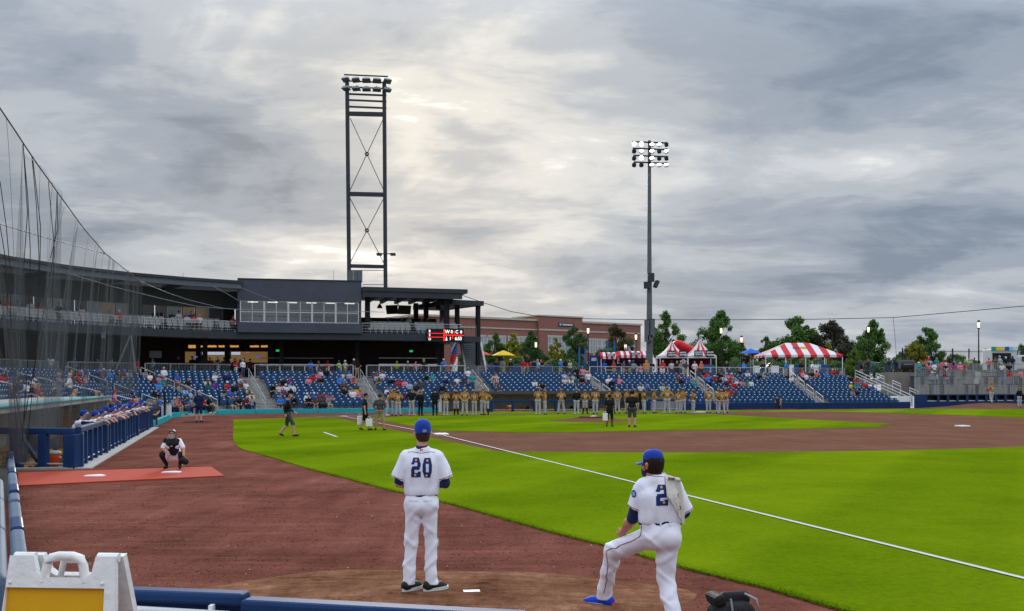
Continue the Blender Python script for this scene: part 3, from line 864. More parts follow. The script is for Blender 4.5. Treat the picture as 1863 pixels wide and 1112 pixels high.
for i, x in enumerate((960, 1040, 1075)):
 p = q3(x, 2.4)
 backpack(Vector((p[0], p[1], -0.18)), 0.8, f'{("dark bag at the left of the far dugout bench", "dark bag midway along the far dugout bench", "dark bag toward third base on the far dugout bench")[i]}', (M_navy, M_bag, M_bag)[i])
st = q3(800, 1.0)
MB().prism([q3(797, 0.9), q3(799, 0.9), q3(799, 1.1), q3(797, 1.1)], 0, 1.5).build('dugout_post', M_galv, label='pale grey post at the home end of the far dugout', cat='post')
# ================================================================== grandstand
DECK = [(-37.6, 50), (-37.6, 58), (-37.4, 66), (-36.8, 73.5), (-34.9, 79.4), (-31.9, 84.4), (-28.4, 88.3), (-24.5, 91.3)]
PB = Vector((-13.8, 93.6)); PV = Vector((-4.5, 96.2))
DZ = 6.9
def offset_path(pts, d):
 out = []
 for i, p in enumerate(pts):
  a = Vector(pts[max(i - 1, 0)]); b = Vector(pts[min(i + 1, len(pts) - 1)])
  t = (b - a).normalized(); n = Vector((-t.y, t.x))
  out.append(tuple(Vector(p) + n * d))
 return out
gs = empty('grandstand', (-30, 90, CONC_Z), 'dark two storey grandstand curving round behind home plate', 'building')
full = DECK + [tuple(PB), tuple(PV)]
back4, back9 = offset_path(full, 4.0), offset_path(full, 9.5)
back4c = offset_path(DECK, 4.0)
def band(path0, path1, z0, z1):
 mb = MB()
 n = len(path0)
 vs = [(*p, z0) for p in path0] + [(*p, z0) for p in path1] + [(*p, z1) for p in path0] + [(*p, z1) for p in path1]
 fs = []
 for i in range(n - 1):
  fs += [(i, i + 1, n + i + 1, n + i), (2 * n + i, 3 * n + i, 3 * n + i + 1, 2 * n + i + 1), (i, 2 * n + i, 2 * n + i + 1, i + 1), (n + i, n + i + 1, 3 * n + i + 1, 3 * n + i)]
 fs += [(0, n, 3 * n, 2 * n), (n - 1, 3 * n - 1, 4 * n - 1, 2 * n - 1)]
 return mb.add(vs, fs)
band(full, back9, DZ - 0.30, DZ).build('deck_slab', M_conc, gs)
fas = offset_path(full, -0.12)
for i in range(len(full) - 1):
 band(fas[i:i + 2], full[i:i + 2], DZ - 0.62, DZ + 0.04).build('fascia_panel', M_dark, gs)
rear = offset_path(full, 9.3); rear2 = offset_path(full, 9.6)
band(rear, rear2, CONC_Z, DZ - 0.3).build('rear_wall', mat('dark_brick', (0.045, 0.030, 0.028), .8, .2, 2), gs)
colp = offset_path(full, 2.4)
def col_at(path, s):
 """point a share s of the way along a path"""
 L = [0]
 for a, b in zip(path[:-1], path[1:]): L.append(L[-1] + (Vector(b) - Vector(a)).length)
 t = s * L[-1]
 for i in range(len(L) - 1):
  if t <= L[i + 1] + 1e-6:
   return lerp2(path[i], path[i + 1], (t - L[i]) / (L[i + 1] - L[i]))
 return Vector(path[-1])
for s_ in (0.30, 0.42, 0.54, 0.66, 0.76, 0.86, 0.97):
 p = col_at(colp, s_)
 MB().box((p.x, p.y, (CONC_Z + DZ - .3) / 2), (0.35, 0.35, DZ - .3 - CONC_Z)).build('column', M_ink, gs)
pk = D(238, 612, 84)
for xb in (205, 248):
 b_ = D(xb, 655, 84); MB().tube([(pk.x, pk.y, DZ - .6), (b_.x, b_.y, CONC_Z)], .09, 6).build('brace', M_galv_d, gs)
DEX = DECK + [tuple(Vector(DECK[-1]) + (PB - Vector(DECK[-1])) * .3)]
s1, s2 = offset_path(DEX, 4.0), offset_path(DEX, 4.3)
M_suite = mat('suite_wall_grey', (0.135, 0.14, 0.15), .7, .12, 1)
band(s1, s2, DZ + 2.35, DZ + 3.95).build('upper_wall', M_suite, gs)
band(s1, s2, DZ, DZ + 0.12).build('sill_wall', M_suite, gs)
M_glass_d = mat('dark_window_glass', (0.02, 0.024, 0.028), 0.08, 0.0, spec=0.6)
M_glass_l = mat('pale_window_glass', (0.33, 0.37, 0.40), 0.12, 0.25, 0.5, spec=0.6)
M_glass_w = mat('amber_lit_glass', (0.13, 0.10, 0.07), 0.15, 0.5, 0.8, emit=((0.75, 0.5, 0.28), 0.05), spec=0.5)
M_frame = mat('white_window_frame', (0.60, 0.61, 0.62), 0.5, 0.0)
L1 = 0.0
inn = offset_path(DEX, 4.15)
ns = 44
for k in range(8, ns):
 a, b = col_at(inn, k / ns), col_at(inn, (k + 1) / ns)
 kind = 'DLDDLWDDPLDDLDDPDLDDLDPDLDDLDDLWLPDDLWWPDDLD'[k % 44]
 if kind == 'P':
  band([tuple(a + (a - b) * 0), tuple(b)], [tuple(a), tuple(b)], DZ, DZ).v
  MB().bar((*a, DZ + 1.23), (*b, DZ + 1.23), 0.3, 2.23).build('wall_panel', M_suite, gs)
  continue
 d_ = (b - a).normalized()
 w_ = empty('window', (a.x, a.y, DZ)); w_.parent = gs; w_.location = Vector((a.x, a.y, DZ)) - root_loc(gs)
 MB().bar((*(a + d_ * .05), DZ + 1.235), (*(b - d_ * .05), DZ + 1.235), 0.05, 2.2).build('pane', {'D': M_glass_d, 'L': M_glass_l, 'W': M_glass_w}[kind], w_)
 if kind in 'LW' or k % 3 == 0:
  fr = MB(); o_ = Vector((d_.y, -d_.x)) * .06
  for q in (a, b): fr.bar((*(q + o_), DZ + .12), (*(q + o_), DZ + 2.35), 0.07, 0.09)
  fr.bar((*(a + o_), DZ + 2.33), (*(b + o_), DZ + 2.33), 0.07, 0.09)
  fr.build('frame', M_frame, w_)
RZ0, RZ1 = 10.72, 11.42
rf0, rf1 = offset_path(DECK, -0.9), offset_path(DECK, 9.0)
rf1[-1] = tuple(Vector(rf1[-1]) + (PB - Vector(DECK[-1])) * .35)
band(rf0, rf1, RZ1 - 0.22, RZ1).build('roof', M_dark, gs)
rb0, rb1 = offset_path(DECK, -0.75), offset_path(DECK, -0.45)
for i in range(len(DECK) - 1):
 band(rb0[i:i + 2], rb1[i:i + 2], RZ0, RZ1 - 0.22).build('roof_beam', M_steelb, gs)
rp = offset_path(DECK, 0.2)
for i in range(2, len(DECK) - 1):
 p = Vector(rp[i]); q = Vector(back4c[i])
 MB().bar((p.x, p.y, RZ0 + .2), (q.x, q.y, RZ0 + .1), .22, .4).build('roof_rafter', M_steelb, gs)
A = Vector(DECK[-1]); pd = (PB - A).normalized(); pn = Vector((-pd.y, pd.x)); PL = (PB - A).length
def pbp(s, o): return A + pd * s + pn * o
PT = 11.62
def pslab(s0, s1, o0, o1, z0, z1, mi=0): return MB().prism([tuple(pbp(s0, o0)), tuple(pbp(s1, o0)), tuple(pbp(s1, o1)), tuple(pbp(s0, o1))], z0, z1, mi)
pslab(0, PL, -0.35, 0.0, DZ - 0.02, DZ + 0.86).build('press_box_lower_wall', M_char, gs)
pslab(0, PL, -0.35, 0.0, DZ + 2.82, PT).build('press_box_upper_wall', M_char, gs)
pslab(0.0, 0.25, 0.0, 7, DZ, PT).build('press_box_side_wall', M_char, gs)
pslab(PL - 0.25, PL, 0.0, 7, DZ, PT).build('press_box_side_wall', M_char, gs)
pslab(0, PL, -0.42, 7, PT, PT + 0.07).build('press_box_roof', M_dark, gs)
pslab(.25, PL - .25, 4.0, 4.2, DZ, PT - .3).build('press_box_back_wall', mat('tan_room_wall', (.30, .19, .11), .8, .2, .6), gs)
pslab(.25, PL - .25, 0.05, 4.0, DZ + 2.9, DZ + 3.0).build('press_box_ceiling', mat('ceiling_white', (.7, .7, .68), .8), gs)
M_lamp = mat('ceiling_lamp', (1, 1, 1), .5, 0, emit=((1.0, 0.93, 0.75), 2.2))
for k in range(6):
 pslab(0.8 + k * 1.75, 1.7 + k * 1.75, 1.5, 2.3, DZ + 2.84, DZ + 2.895).build('ceiling_lamp', M_lamp, gs)
def clear_glass(name, tint, k):
 m = bpy.data.materials.new(name); m.use_nodes = True; t = m.node_tree
 t.nodes.remove(t.nodes['Principled BSDF'])
 tr = t.nodes.new('ShaderNodeBsdfTransparent'); tr.inputs[0].default_value = (*tint, 1)
 gl = t.nodes.new('ShaderNodeBsdfGlossy'); gl.inputs['Roughness'].default_value = 0.03; gl.inputs[0].default_value = (.8, .85, .9, 1)
 mx = t.nodes.new('ShaderNodeMixShader'); mx.inputs[0].default_value = k
 t.links.new(tr.outputs[0], mx.inputs[1]); t.links.new(gl.outputs[0], mx.inputs[2]); t.links.new(mx.outputs[0], t.nodes['Material Output'].inputs[0])
 return m
M_clear = clear_glass('press_box_glass', (.52, .56, .60), 0.14)
NPN = 10
for k in range(NPN):
 s0 = 0.22 + (PL - 0.44) * k / NPN; s1_ = 0.22 + (PL - 0.44) * (k + 1) / NPN
 w_ = empty('window', (0, 0, 0)); w_.parent = gs; w_.location = Vector((*pbp(s0, -.2), DZ + .86)) - root_loc(gs)
 pslab(s0 + .05, s1_ - .05, -0.20, -0.18, DZ + .9, DZ + 2.78).build('pane', M_clear, w_)
 fr = MB()
 wl_ = .09 if k % 2 == 0 else .045
 for (u0, u1) in ((s0 - .02, s0 + wl_), (s1_ - (.09 if k % 2 else .045), s1_ + .0)):
  x = pslab(u0 + .012, u1 - .012, -0.30, -0.14, DZ + .87, DZ + 2.81); fr.add(x.v, x.f)
 for z_ in (DZ + .88, DZ + 1.78, DZ + 2.74):
  x = pslab(s0 + wl_, s1_ - .06, -0.28, -0.15, z_, z_ + .06); fr.add(x.v, x.f)
 fr.build('frame', M_frame, w_)
B_ = PB; vd = (PV - PB).normalized(); vn = Vector((-vd.y, vd.x)); VL = (PV - PB).length
pav = empty('pavilion', (*PB, DZ), 'dark open sided roof deck pavilion beside the press box', 'pavilion')
def vp(s, o): return B_ + vd * s + vn * o
def vslab(s0, s1, o0, o1, z0, z1): return MB().prism([tuple(vp(s0, o0)), tuple(vp(s1, o0)), tuple(vp(s1, o1)), tuple(vp(s0, o1))], z0, z1)
vslab(0.05, VL + 0.2, -0.6, 10.5, 10.75, 11.12).build('roof', M_dark, pav)
vslab(0.05, VL - 0.3, -0.5, -0.25, 10.2, 10.75).build('roof_beam', M_dark, pav)
for k in range(7): vslab(0.3 + k * 1.45, 0.55 + k * 1.45, -0.2, 10.3, 10.45, 10.75).build('roof_joist', M_ink, pav)
for s_, o_ in ((0.7, 1.0), (0.7, 9.5), (6.6, 8.5), (VL - 1.5, 0.8), (VL - 2.4, 6.5)):
 vslab(s_ - .22, s_ + .22, o_ - .22, o_ + .22, DZ, 10.45).build('column', M_ink, pav)
vslab(0.2, VL - 1.0, 8.2, 8.5, DZ, DZ + 2.0).build('bar_back', M_ink, pav)
vslab(0.2, VL - 0.6, 3.2, 3.9, DZ + 1.0, DZ + 1.06).build('drink_rail', M_galv_d, pav)
e = empty('hanging_screen', (*vp(3.9, 3.5), 9.0), 'pair of black screens hung under the pavilion roof', 'screen')
for s_, a in ((3.3, R(-24)), (4.5, R(24))):
 p = vp(s_, 3.0); MB().box((p.x, p.y, 9.35), (1.25, .12, .85), a, 0, R(14)).build('screen', M_ink, e)
p = vp(3.9, 3.2); MB().box((p.x, p.y, 10.2), (.1, .1, .9)).build('hanger', M_ink, e)
for i, (s_, o_) in enumerate(((7.8, 3.0), (2.2, 3.5))):
 p = vp(s_, o_); e = empty('pendant_lamp', (p.x, p.y, 9.5), ('black pendant lamp near the outer end of the pavilion', 'black pendant lamp near the press box end of the pavilion')[i], 'lamp')
 MB().lathe((p.x, p.y, 9.5), [(.28, 0), (.2, .2), (.08, .4), (0, .42)], 12).build('shade', M_ink, e); MB().tube([(p.x, p.y, 9.9), (p.x, p.y, 10.5)], .02, 5).build('cord', M_ink, e)
an = empty('annex_canopy', (-2, 101, DZ), 'lower flat roofed annex at the end of the pavilion', 'canopy')
def at_px(x, Y): return Vector(((x - CX) / FPX * Y, Y))
c0, c1 = at_px(826, 98.4), at_px(875, 100.0)
adir = (c1 - c0).normalized(); an_n = Vector((-adir.y, adir.x))
def ap(s, o): return c0 + adir * s + an_n * o
ALn = (c1 - c0).length
def aslab(s0, s1, o0, o1, z0, z1): return MB().prism([tuple(ap(s0, o0)), tuple(ap(s1, o0)), tuple(ap(s1, o1)), tuple(ap(s0, o1))], z0, z1)
aslab(-.4, ALn + .1, -.4, 8, 9.9, 10.35).build('roof', M_dark, an)
aslab(.2, ALn, 0, 8, DZ - .55, DZ - .02).build('deck_slab', M_dark, an)
for s_, o_ in ((ALn - .22, .2), (.9, 1.0), (ALn - .3, 7.5)):
 aslab(s_ - .18, s_ + .18, o_ - .18, o_ + .18, CONC_Z if s_ > 2 else DZ, 9.9).build('column', M_ink, an)
for k in range(6): aslab(.2 + k * .45, .235 + k * .45, 0, 0.04, DZ, DZ + 1.1).build('picket', M_galv_d, an)
sp = at_px(866, 98.5)
stc = empty('staircase', (sp.x, sp.y, CONC_Z), 'grey metal staircase climbing beside the balloon column', 'staircase')
sdv = Vector((-0.16, 0.987)); sx_ = Vector((sdv.y, -sdv.x))
NSTEP = 20
for k in range(NSTEP):
 c = Vector((sp.x, sp.y)) + sdv * (k * 0.29)
 MB().box((c.x, c.y, CONC_Z + (k + 1) * 0.2), (1.9, 0.30, 0.05), math.atan2(sx_.y, sx_.x)).build('tread', M_galv_d, stc)
 MB().box((c.x - sdv.x * .13, c.y - sdv.y * .13, CONC_Z + (k + .5) * 0.2), (1.9, 0.02, 0.17), math.atan2(sx_.y, sx_.x)).build('riser', M_steelb, stc)
for s in (-1, 1):
 a = Vector((sp.x, sp.y)) + sx_ * (s * 1.0); b = a + sdv * (NSTEP * .29)
 MB().bar((*a, CONC_Z + .15), (*b, CONC_Z + NSTEP * .2 + .1), .06, .35).build('stringer', M_steelb, stc)
 for h in (0.5, 0.8, 1.1):
  MB().bar((*a, CONC_Z + h), (*b, CONC_Z + NSTEP * .2 + h), .05, .05).build('handrail', M_galv, stc)
M_gseat = mat('grey_seat_plastic', (0.33, 0.35, 0.36), .5, .1, 3)
gb, gp = MB(), MB()
gb.box((0, .16, .72), (.46, .05, .52), 0, 0, R(-10)); gp.box((0, .06, .58), (.44, .06, .40), 0, 0, R(-12)); gp.box((0, .1, .2), (.08, .1, .4))
GB, GP = gb.mesh('backrest', M_gseat), gp.mesh('seat_pan', M_gseat)
deck_path = DECK[2:]
def deck_seat_row(path, off, z, n, label, group, s0=0.02, s1=.98):
 op = offset_path(path, off)
 for k in range(n):
  s = s0 + (s1 - s0) * k / (n - 1)
  p = col_at(op, s); q = col_at(op, min(1, s + .01)); t = (q - p)
  if t.length < 1e-6: t = p - col_at(op, s - .01)
  rz = math.atan2(t.y, t.x)
  x = proj((p.x, p.y, z))[0]
  if x < -5 or (k % 9 == 8): continue
  e = empty('balcony_chair', (p.x, p.y, z), label, 'seat', group); e.rotation_euler = (0, 0, rz)
  add('backrest', GB, e); add('seat_pan', GP, e)
deck_seat_row(deck_path, 0.75, DZ, 56, 'grey seat in the front row of the curved upper deck', 'front row of grey upper deck seats')
deck_seat_row(deck_path, 1.65, DZ + 0.25, 54, 'grey seat in the second row of the curved upper deck', 'second row of grey upper deck seats')
deck_seat_row([tuple(PB), tuple(PV)], 0.75, DZ, 17, 'grey seat at the front of the pavilion deck', 'front row of grey pavilion seats', .10, .93)
deck_seat_row([tuple(PB), tuple(PV)], 1.65, DZ + .25, 17, 'grey seat in the second row of the pavilion deck', 'second row of grey pavilion seats', .10, .93)
def deck_rail(path, label, name='deck_railing'):
 op = offset_path(path, 0.18)
 e = empty(name, (*op[0], DZ), label, 'railing', 'upper deck railings')
 for i in range(len(op) - 1):
  a, b = Vector(op[i]), Vector(op[i + 1]); L = (b - a).length; n = max(1, round(L / 2))
  for h in (0.95, 0.7, 0.45, 0.2):
   MB().tube([(*a, DZ + h), (*b, DZ + h)], 0.03 if h > .9 else .014, 5).build('rail', M_galv, e)
  for k in range(n):
   q = a + (b - a) * (k / n); MB().tube([(*q, DZ), (*q, DZ + .95)], .022, 5).build('post', M_galv, e)
  mb = MB()
  for k in range(int(L / .18)):
   q = a + (b - a) * ((k + .5) * .18 / L); mb.tube([(*q, DZ + .06), (*q, DZ + .93)], .009, 4)
  mb.build('pickets', M_galv_d, e)['kind'] = 'stuff'
deck_rail(deck_path, 'thin steel railing along the curved upper deck')
deck_rail([tuple(vp(.1, 0)), tuple(vp(VL - .2, 0))], 'thin steel railing along the pavilion deck front')
for x, lab in ((128, 'thin antenna on the curved roof above the left suites'), (333, 'thin antenna on the roof left of the press box'), (607, 'thin antenna on the press box roof')):
 p = D(x, 500, 92 if x < 500 else 95)
 zb = RZ1 if x < 500 else PT + .07
 q = MB().tube([(p.x, p.y, zb), (p.x, p.y, zb + (.8 if x < 500 else 1.1))], .015, 4); q.build('antenna', M_ink, label=lab, cat='antenna')
scr = empty('scoreboard', (0, 0, 0), 'black electronic scoreboard with red lines on the deck edge', 'scoreboard')
s0 = at_px(776, 95.0); s1v = at_px(843, 95.9)
scr.location = (s0.x, s0.y, 6.3)
sdir = (s1v - s0).normalized(); SLn = (s1v - s0).length; sth = math.atan2(sdir.y, sdir.x)
def sq(s, z, o=0.0):
 p = s0 + sdir * s - Vector((-sdir.y, sdir.x)) * o
 return (p.x, p.y, z)
zt, zb_ = 7.42, 6.18
MB().box(sq(SLn * .73, (zt + zb_) / 2, 0), (SLn * .54, .25, zt - zb_), sth).build('panel', M_ink, scr)
MB().box(sq(SLn * .23, (zt + zb_) / 2, 0), (SLn * .45, .24, zt - zb_ - .04), sth).build('panel', M_ink, scr)
M_red = mat('red_led', (.8, .02, .02), .5, 0, emit=((1, 0.015, 0.01), 1.1))
M_wled = mat('white_led', (.8, .8, .8), .5, 0, emit=((1, .93, .9), .75))
M_bled = mat('blue_led', (.7, .75, .9), .5, 0, emit=((.75, .82, 1), .75))
M_pled = mat('peach_led', (.9, .75, .65), .5, 0, emit=((1, .75, .62), .8))
MB().box(sq(SLn * .47, 6.82, .14), (.13, .04, 1.1), sth).build('red_line', M_red, scr)
MB().box(sq(SLn * .74, 6.82, .14), (SLn * .52, .04, .075), sth).build('red_line', M_red, scr)
MB().box(sq(SLn * .745, 7.08, .14), (.075, .04, .30), sth).build('red_line', M_red, scr)
MB().box(sq(SLn * .70, 6.62, .14), (.075, .04, .30), sth).build('red_line', M_red, scr)
for z in (6.98, 6.62): MB().box(sq(SLn * .24, z, .135), (SLn * .43, .03, .04), sth).build('red_line', M_red, scr)
for ch, z in (('B', 7.17), ('S', 6.8), ('O', 6.42)): put_text('letter', ch, .3, .005, True, M_wled, scr, sq(.27, z, .14), sth)
for ch, s, z, sz, m in (('W', .555, 7.12, .55, M_pled), ('0', .675, 7.12, .48, M_wled), ('C', .815, 7.12, .5, M_bled), ('0', .93, 7.12, .48, M_wled), ('1', .635, 6.5, .48, M_wled), ('6:53', .855, 6.5, .5, M_wled)):
 put_text('letter', ch, sz, .005, True, m, scr, sq(SLn * s, z, .14), sth).scale = (.78, .86, 1)
tr = MB(); p = Vector(sq(SLn * .53, 6.5, .15))
tr.add([p + Vector((-.09, 0, -.18)), p + Vector((.09, 0, -.18)), p + Vector((0, 0, .22))], [(0, 1, 2)]); tr.build('arrow', M_wled, scr)
bp_ = at_px(826, 97.0)
bc = empty('balloon_column', (bp_.x, bp_.y, CONC_Z), 'spiral column of red white and blue balloons beside the stairs', 'balloons')
M_bal = [mat('balloon_blue', (.015, .09, .42), .25, 0, spec=.5), mat('balloon_white', (.8, .8, .8), .25, 0, spec=.5), mat('balloon_red', (.6, .02, .03), .25, 0, spec=.5)]
bmesh_ = [MB().ball((0, 0, 0), (.17, .17, .19), 10, 6).mesh('balloon', m) for m in M_bal]
for k in range(15):
 z = CONC_Z + .25 + k * .235
 for j in range(4):
  a = k * .5 + j * math.pi / 2
  frac = k / 15
  c = (0 if (frac < .1 or frac > .58) else 2) if j in (0, 1) else 1
  if frac > .2 and frac < .32: c = 1
  if frac <= .12 and k == 0: c = 2
  add('balloon', bmesh_[c], bc, (.2 * math.cos(a), .2 * math.sin(a), z - CONC_Z))
M_amber = mat('amber_sign', (.6, .3, .1), .5, 0, emit=((1, .50, .14), .35))
M_warmwall = mat('glowing_counter_wall', (.42, .27, .10), .7, .35, 1.2, emit=((.9, .55, .2), .09))  # lamplight on the counter wall put in as a faint glow
M_menu = mat('menu_screen', (.4, .5, .7), .4, .25, 3, emit=((.55, .66, .85), .42))
cs = empty('concession_stand', (*at_px(420, 97), CONC_Z), 'lit concession stand with amber signs and blue menu screens', 'food stand')
def cs_box(name, x0, y0, x1, y1, Y, m, th=.1):
 a, b = D(x0, y0, Y), D(x1, y1, Y)
 return MB().box(((a.x + b.x) / 2, Y, (a.z + b.z) / 2), (abs(b.x - a.x), th, abs(b.z - a.z))).build(name, m, cs)
cs_box('sign_panel', 340, 622, 357, 636, 97, M_ink);
for k, (x0, x1) in enumerate(((343, 349), (350, 356))): cs_box('sign_letter', x0, 628, x1, 633.5, 96.85, M_amber)
cs_box('sign_band', 360, 623, 487, 637, 97.1, M_ink)
r_ = random.Random(4)
for x0, x1 in ((363, 373), (376, 395), (398, 411), (419, 435), (455, 472), (475, 486)):
 x = x0
 while x < x1 - 1:
  w = r_.uniform(1.1, 2.2); cs_box('sign_letter', x, 629 - r_.uniform(0, .8), x + w, 632, 96.95, M_amber); x += w + .6
cs_box('wall_panel', 337, 640, 356, 668, 97.6, M_warmwall); cs_box('wall_panel', 378, 640, 409, 668, 97.8, M_warmwall); cs_box('wall_panel', 420, 640, 487, 668, 97.9, M_warmwall)
for x0, x1 in ((368, 376), (377, 391), (392, 408), (421, 437)): cs_box('menu_screen', x0, 640.5, x1, 645.5, 97.2, M_menu)
cs_box('menu_screen', 447, 640.5, 453, 642.5, 97.2, mat('red_menu', (.4, .1, .2), .4, 0, emit=((.6, .2, .35), .3)))
for x in (352, 466): cs_box('till_screen', x, 648, x + 7, 651, 96.6, mat('till_screen', (.1, .12, .5), .4, 0, emit=((.12, .15, .7), .35)))
for x0, x1 in ((357.5, 366), (410, 419), (488, 500)): cs_box('pillar', x0, 620, x1, 672, 97.0, M_ink, .5)
cs_box('counter', 337, 660, 487, 668, 96.9, M_dark, .6)
for i, (x0, x1, lab) in enumerate(((472, 607, 'long white counter under the press box'), (689, 795, 'long white counter under the scoreboard'))):
 e = empty('bar_counter', (*at_px(x0, 96.5), CONC_Z), lab, 'counter')
 a, b = at_px(x0, 96.5), at_px(x1, 97.6)
 MB().bar((*a, 4.05), (*b, 4.05), .7, .22).build('counter_top', M_white, e)
 MB().bar((*a, 4.72), (*b, 4.72), .2, .06).build('shelf', M_conc_l, e)
 MB().bar((*a, 3.3), (*b, 3.3), .4, 1.2).build('front', M_ink, e)
for x, y, s, m, lab, cat in ((505, 638, 3.5, mat('green_exit', (.02, .4, .1), .5, 0, emit=((.02, .7, .2), .45)), 'small green exit sign in the dark under the press box', 'sign'), (748, 639, 4, mat('green_exit', (.02, .4, .1)), 'small green exit sign in the dark under the scoreboard deck', 'sign')):
 p = D(x, y, 98.5); MB().box(p, (.3, .08, .18)).build('exit_sign', m, label=lab, cat=cat)
p0 = D(283, 645, 93); MB().box(p0, (1.05, .12, .62), R(20)).build('wall_screen', mat('grey_screen', (.30, .34, .36), .3, .1, 1), label='grey flat screen hanging in the dark below the upper deck', cat='screen')
p0 = D(188, 603, 82); MB().box((p0.x, p0.y, DZ - .75), (.35, .3, .45), R(30)).build('deck_speaker', M_steelb, label='small grey speaker box under the curved deck edge', cat='speaker')
# ================================================================== light tower on the roof
TY = 106.0
tw = empty('light_tower', (*at_px(667, TY), 11.1), 'tall dark steel lattice floodlight tower rising behind the press box', 'light tower')
def tpt(x, y, o=0):
 p = D(x, y, TY + o); return p
M_tow = mat('tower_steel', (.045, .052, .062), .55, .15, 2)
for x0, x1 in ((635.5, 631.5), (701.5, 699)):
 MB().bar(tpt(x0, 532), tpt(x1, 150), .36, .42, up=Vector((0, 1, 0))).build('leg', M_tow, tw)
for y, h in ((207, .42), (353, .42), (484, .36)):
 MB().bar(tpt(633, y), tpt(701, y + 1.5), .3, h).build('beam', M_tow, tw)
for y in (171, 182, 194): MB().bar(tpt(630, y), tpt(703, y + 3), .2, .16).build('rung', M_tow, tw)
for y in (136, 147, 158): MB().bar(tpt(626, y), tpt(706, y + 3.5), .14, .12).build('lamp_bar', M_tow, tw)
for (y0, y1) in ((215, 346), (361, 478)):
 mb = MB(); ym = (y0 + y1) / 2
 MB().tube([tpt(637, y0), tpt(698, y1)], .04, 5).build('brace', M_tow, tw); MB().tube([tpt(698, y0), tpt(637, y1)], .04, 5).build('brace', M_tow, tw)
 c = tpt(667.5, ym); mb.lathe((0, 0, 0), [(.12, -.05), (.22, -.05), (.22, .05), (.12, .05), (.12, -.05)], 14)
 o = mb.build('brace_ring', M_ink, tw); o.location = c - root_loc(tw); o.rotation_euler = (R(90), 0, 0)
 o.data.transform(Matrix.Translation(root_loc(tw)))
def floodlight(e, c, tilt, yaw, m_body, m_lens, k=1.0):
 M3 = Matrix.Translation(c) @ Matrix.Rotation(yaw, 4, 'Z') @ Matrix.Rotation(tilt, 4, 'X')
 f = empty('floodlight', c); f.parent = e; f.location = Vector(c) - root_loc(e)
 def put(name, mb, m):
  mb.v = [tuple(M3 @ Vector(p)) for p in mb.v]; return mb.build(name, m, f)
 b = MB(); b.lathe((0, 0, 0), [(0.0, .42 * k), (.2 * k, .40 * k), (.34 * k, .2 * k), (.42 * k, -.08 * k), (.44 * k, -.1 * k)], 12); put('reflector', b, m_body)
 l = MB(); l.lathe((0, 0, 0), [(.40 * k, -.06 * k), (.2 * k, -.075 * k), (0, -.08 * k)], 12); put('lens', l, m_lens)
 v = MB(); v.add([(.44 * k * math.cos(t), .44 * k * math.sin(t), z) for t in [math.pi * (0.05 + .9 * j / 6) for j in range(7)] for z in (-.1 * k, -.42 * k)], [(2 * j, 2 * j + 1, 2 * j + 3, 2 * j + 2) for j in range(6)], 0, True); put('visor', v, m_body)
def box_flood(e, c, yaw, top):
 f = empty('floodlight', c); f.parent = e; f.location = Vector(c) - root_loc(e)
 M3 = Matrix.Translation(c) @ Matrix.Rotation(yaw, 4, 'Z') @ Matrix.Rotation(R(-32 if top else -18), 4, 'X')
 def fr(name, pts, m):
  mb = MB(); mb.add([M3 @ Vector(p) for p in pts], [(0, 2, 3, 1), (4, 5, 7, 6), (0, 1, 5, 4), (2, 6, 7, 3), (0, 4, 6, 2), (1, 3, 7, 5)]); mb.build(name, m, f)
 b = lambda w0, d0, z0, w1, d1, z1: [(x * w, y * d, z) for (w, d, z) in ((w0, d0, z0), (w1, d1, z1)) for y in (-1, 1) for x in (-1, 1)]
 fr('housing', b(.44, .30, -.16, .30, .20, .14), M_flood); fr('lens', b(.40, .26, -.175, .40, .26, -.162), M_lens); fr('bracket', b(.04, .04, .14, .04, .04, .34), M_tow)
M_lens = mat('flood_lens', (.10, .11, .13), .3, 0); M_lit = mat('lit_flood_lens', (1, 1, 1), .3, 0, emit=((1, .97, .86), 7.0))
M_flood = mat('flood_housing', (.24, .27, .30), .45, .1, 3)
for y in (144, 160):
 for k in range(5):
  x = 630 + k * 18.5
  box_flood(tw, tpt(x, y + k * .7, -.3), R((-26, -14, 0, 14, 26)[k]), y < 150)
MB().bar(tpt(688, 462, -.4), tpt(719, 462, -.4), .1, .1).build('crossarm', M_tow, tw)
for x in (690, 715): MB().box(tpt(x, 463, -.5), (.5, .6, .24)).build('speaker', M_tow, tw)
for x in (638, 647, 655): MB().box(tpt(x, 503), (.42, .5, 1.2)).build('cabinet', M_steelb, tw)
MB().bar(tpt(636, 492), tpt(701, 492), .06, .06).build('platform_rail', M_tow, tw); MB().bar(tpt(660, 518), tpt(701, 518), .06, .06).build('platform_rail', M_tow, tw)
# ================================================================== light pole beyond the stand
PYY = 114.0
lpb = at_px(1181.5, PYY)
lp = empty('light_pole', (lpb.x, lpb.y, CONC_Z), 'tall single grey floodlight pole with lit lamps beyond the far stand', 'light pole')
zt = D(0, 256, PYY).z
M_pole = mat('pole_steel', (.12, .13, .145), .5, .15, 2)
MB().tube([(lpb.x, lpb.y, CONC_Z), (lpb.x, lpb.y, 9), (lpb.x, lpb.y, 16), (lpb.x, lpb.y, zt)], .40, 14, r2=.17).build('shaft', M_pole, lp)
for r_i, y in enumerate((258, 270, 283, 295)):
 a, b = D(1150 + r_i, y, PYY - .25), D(1215 + r_i % 2, y + 2.5, PYY - .25)
 MB().bar(a, b, .14, .14).build('crossarm', M_ink, lp)
 for k, x in enumerate((1154, 1167, 1186, 1199, 1212)):
  lit = (r_i == 0 and k < 2) or (r_i == 2 and k == 1); half = k == 2 or (k == 3 and r_i in (0, 3)) or (k == 4 and r_i in (1, 3)) or (k == 1 and r_i == 1)
  floodlight(lp, D(x, y + 4, PYY - .6), R(-76 if lit else (-24 if half else -40)), R((x - 1181) * .7 - 3), M_ink, M_lit if lit or half else M_lens, .58)
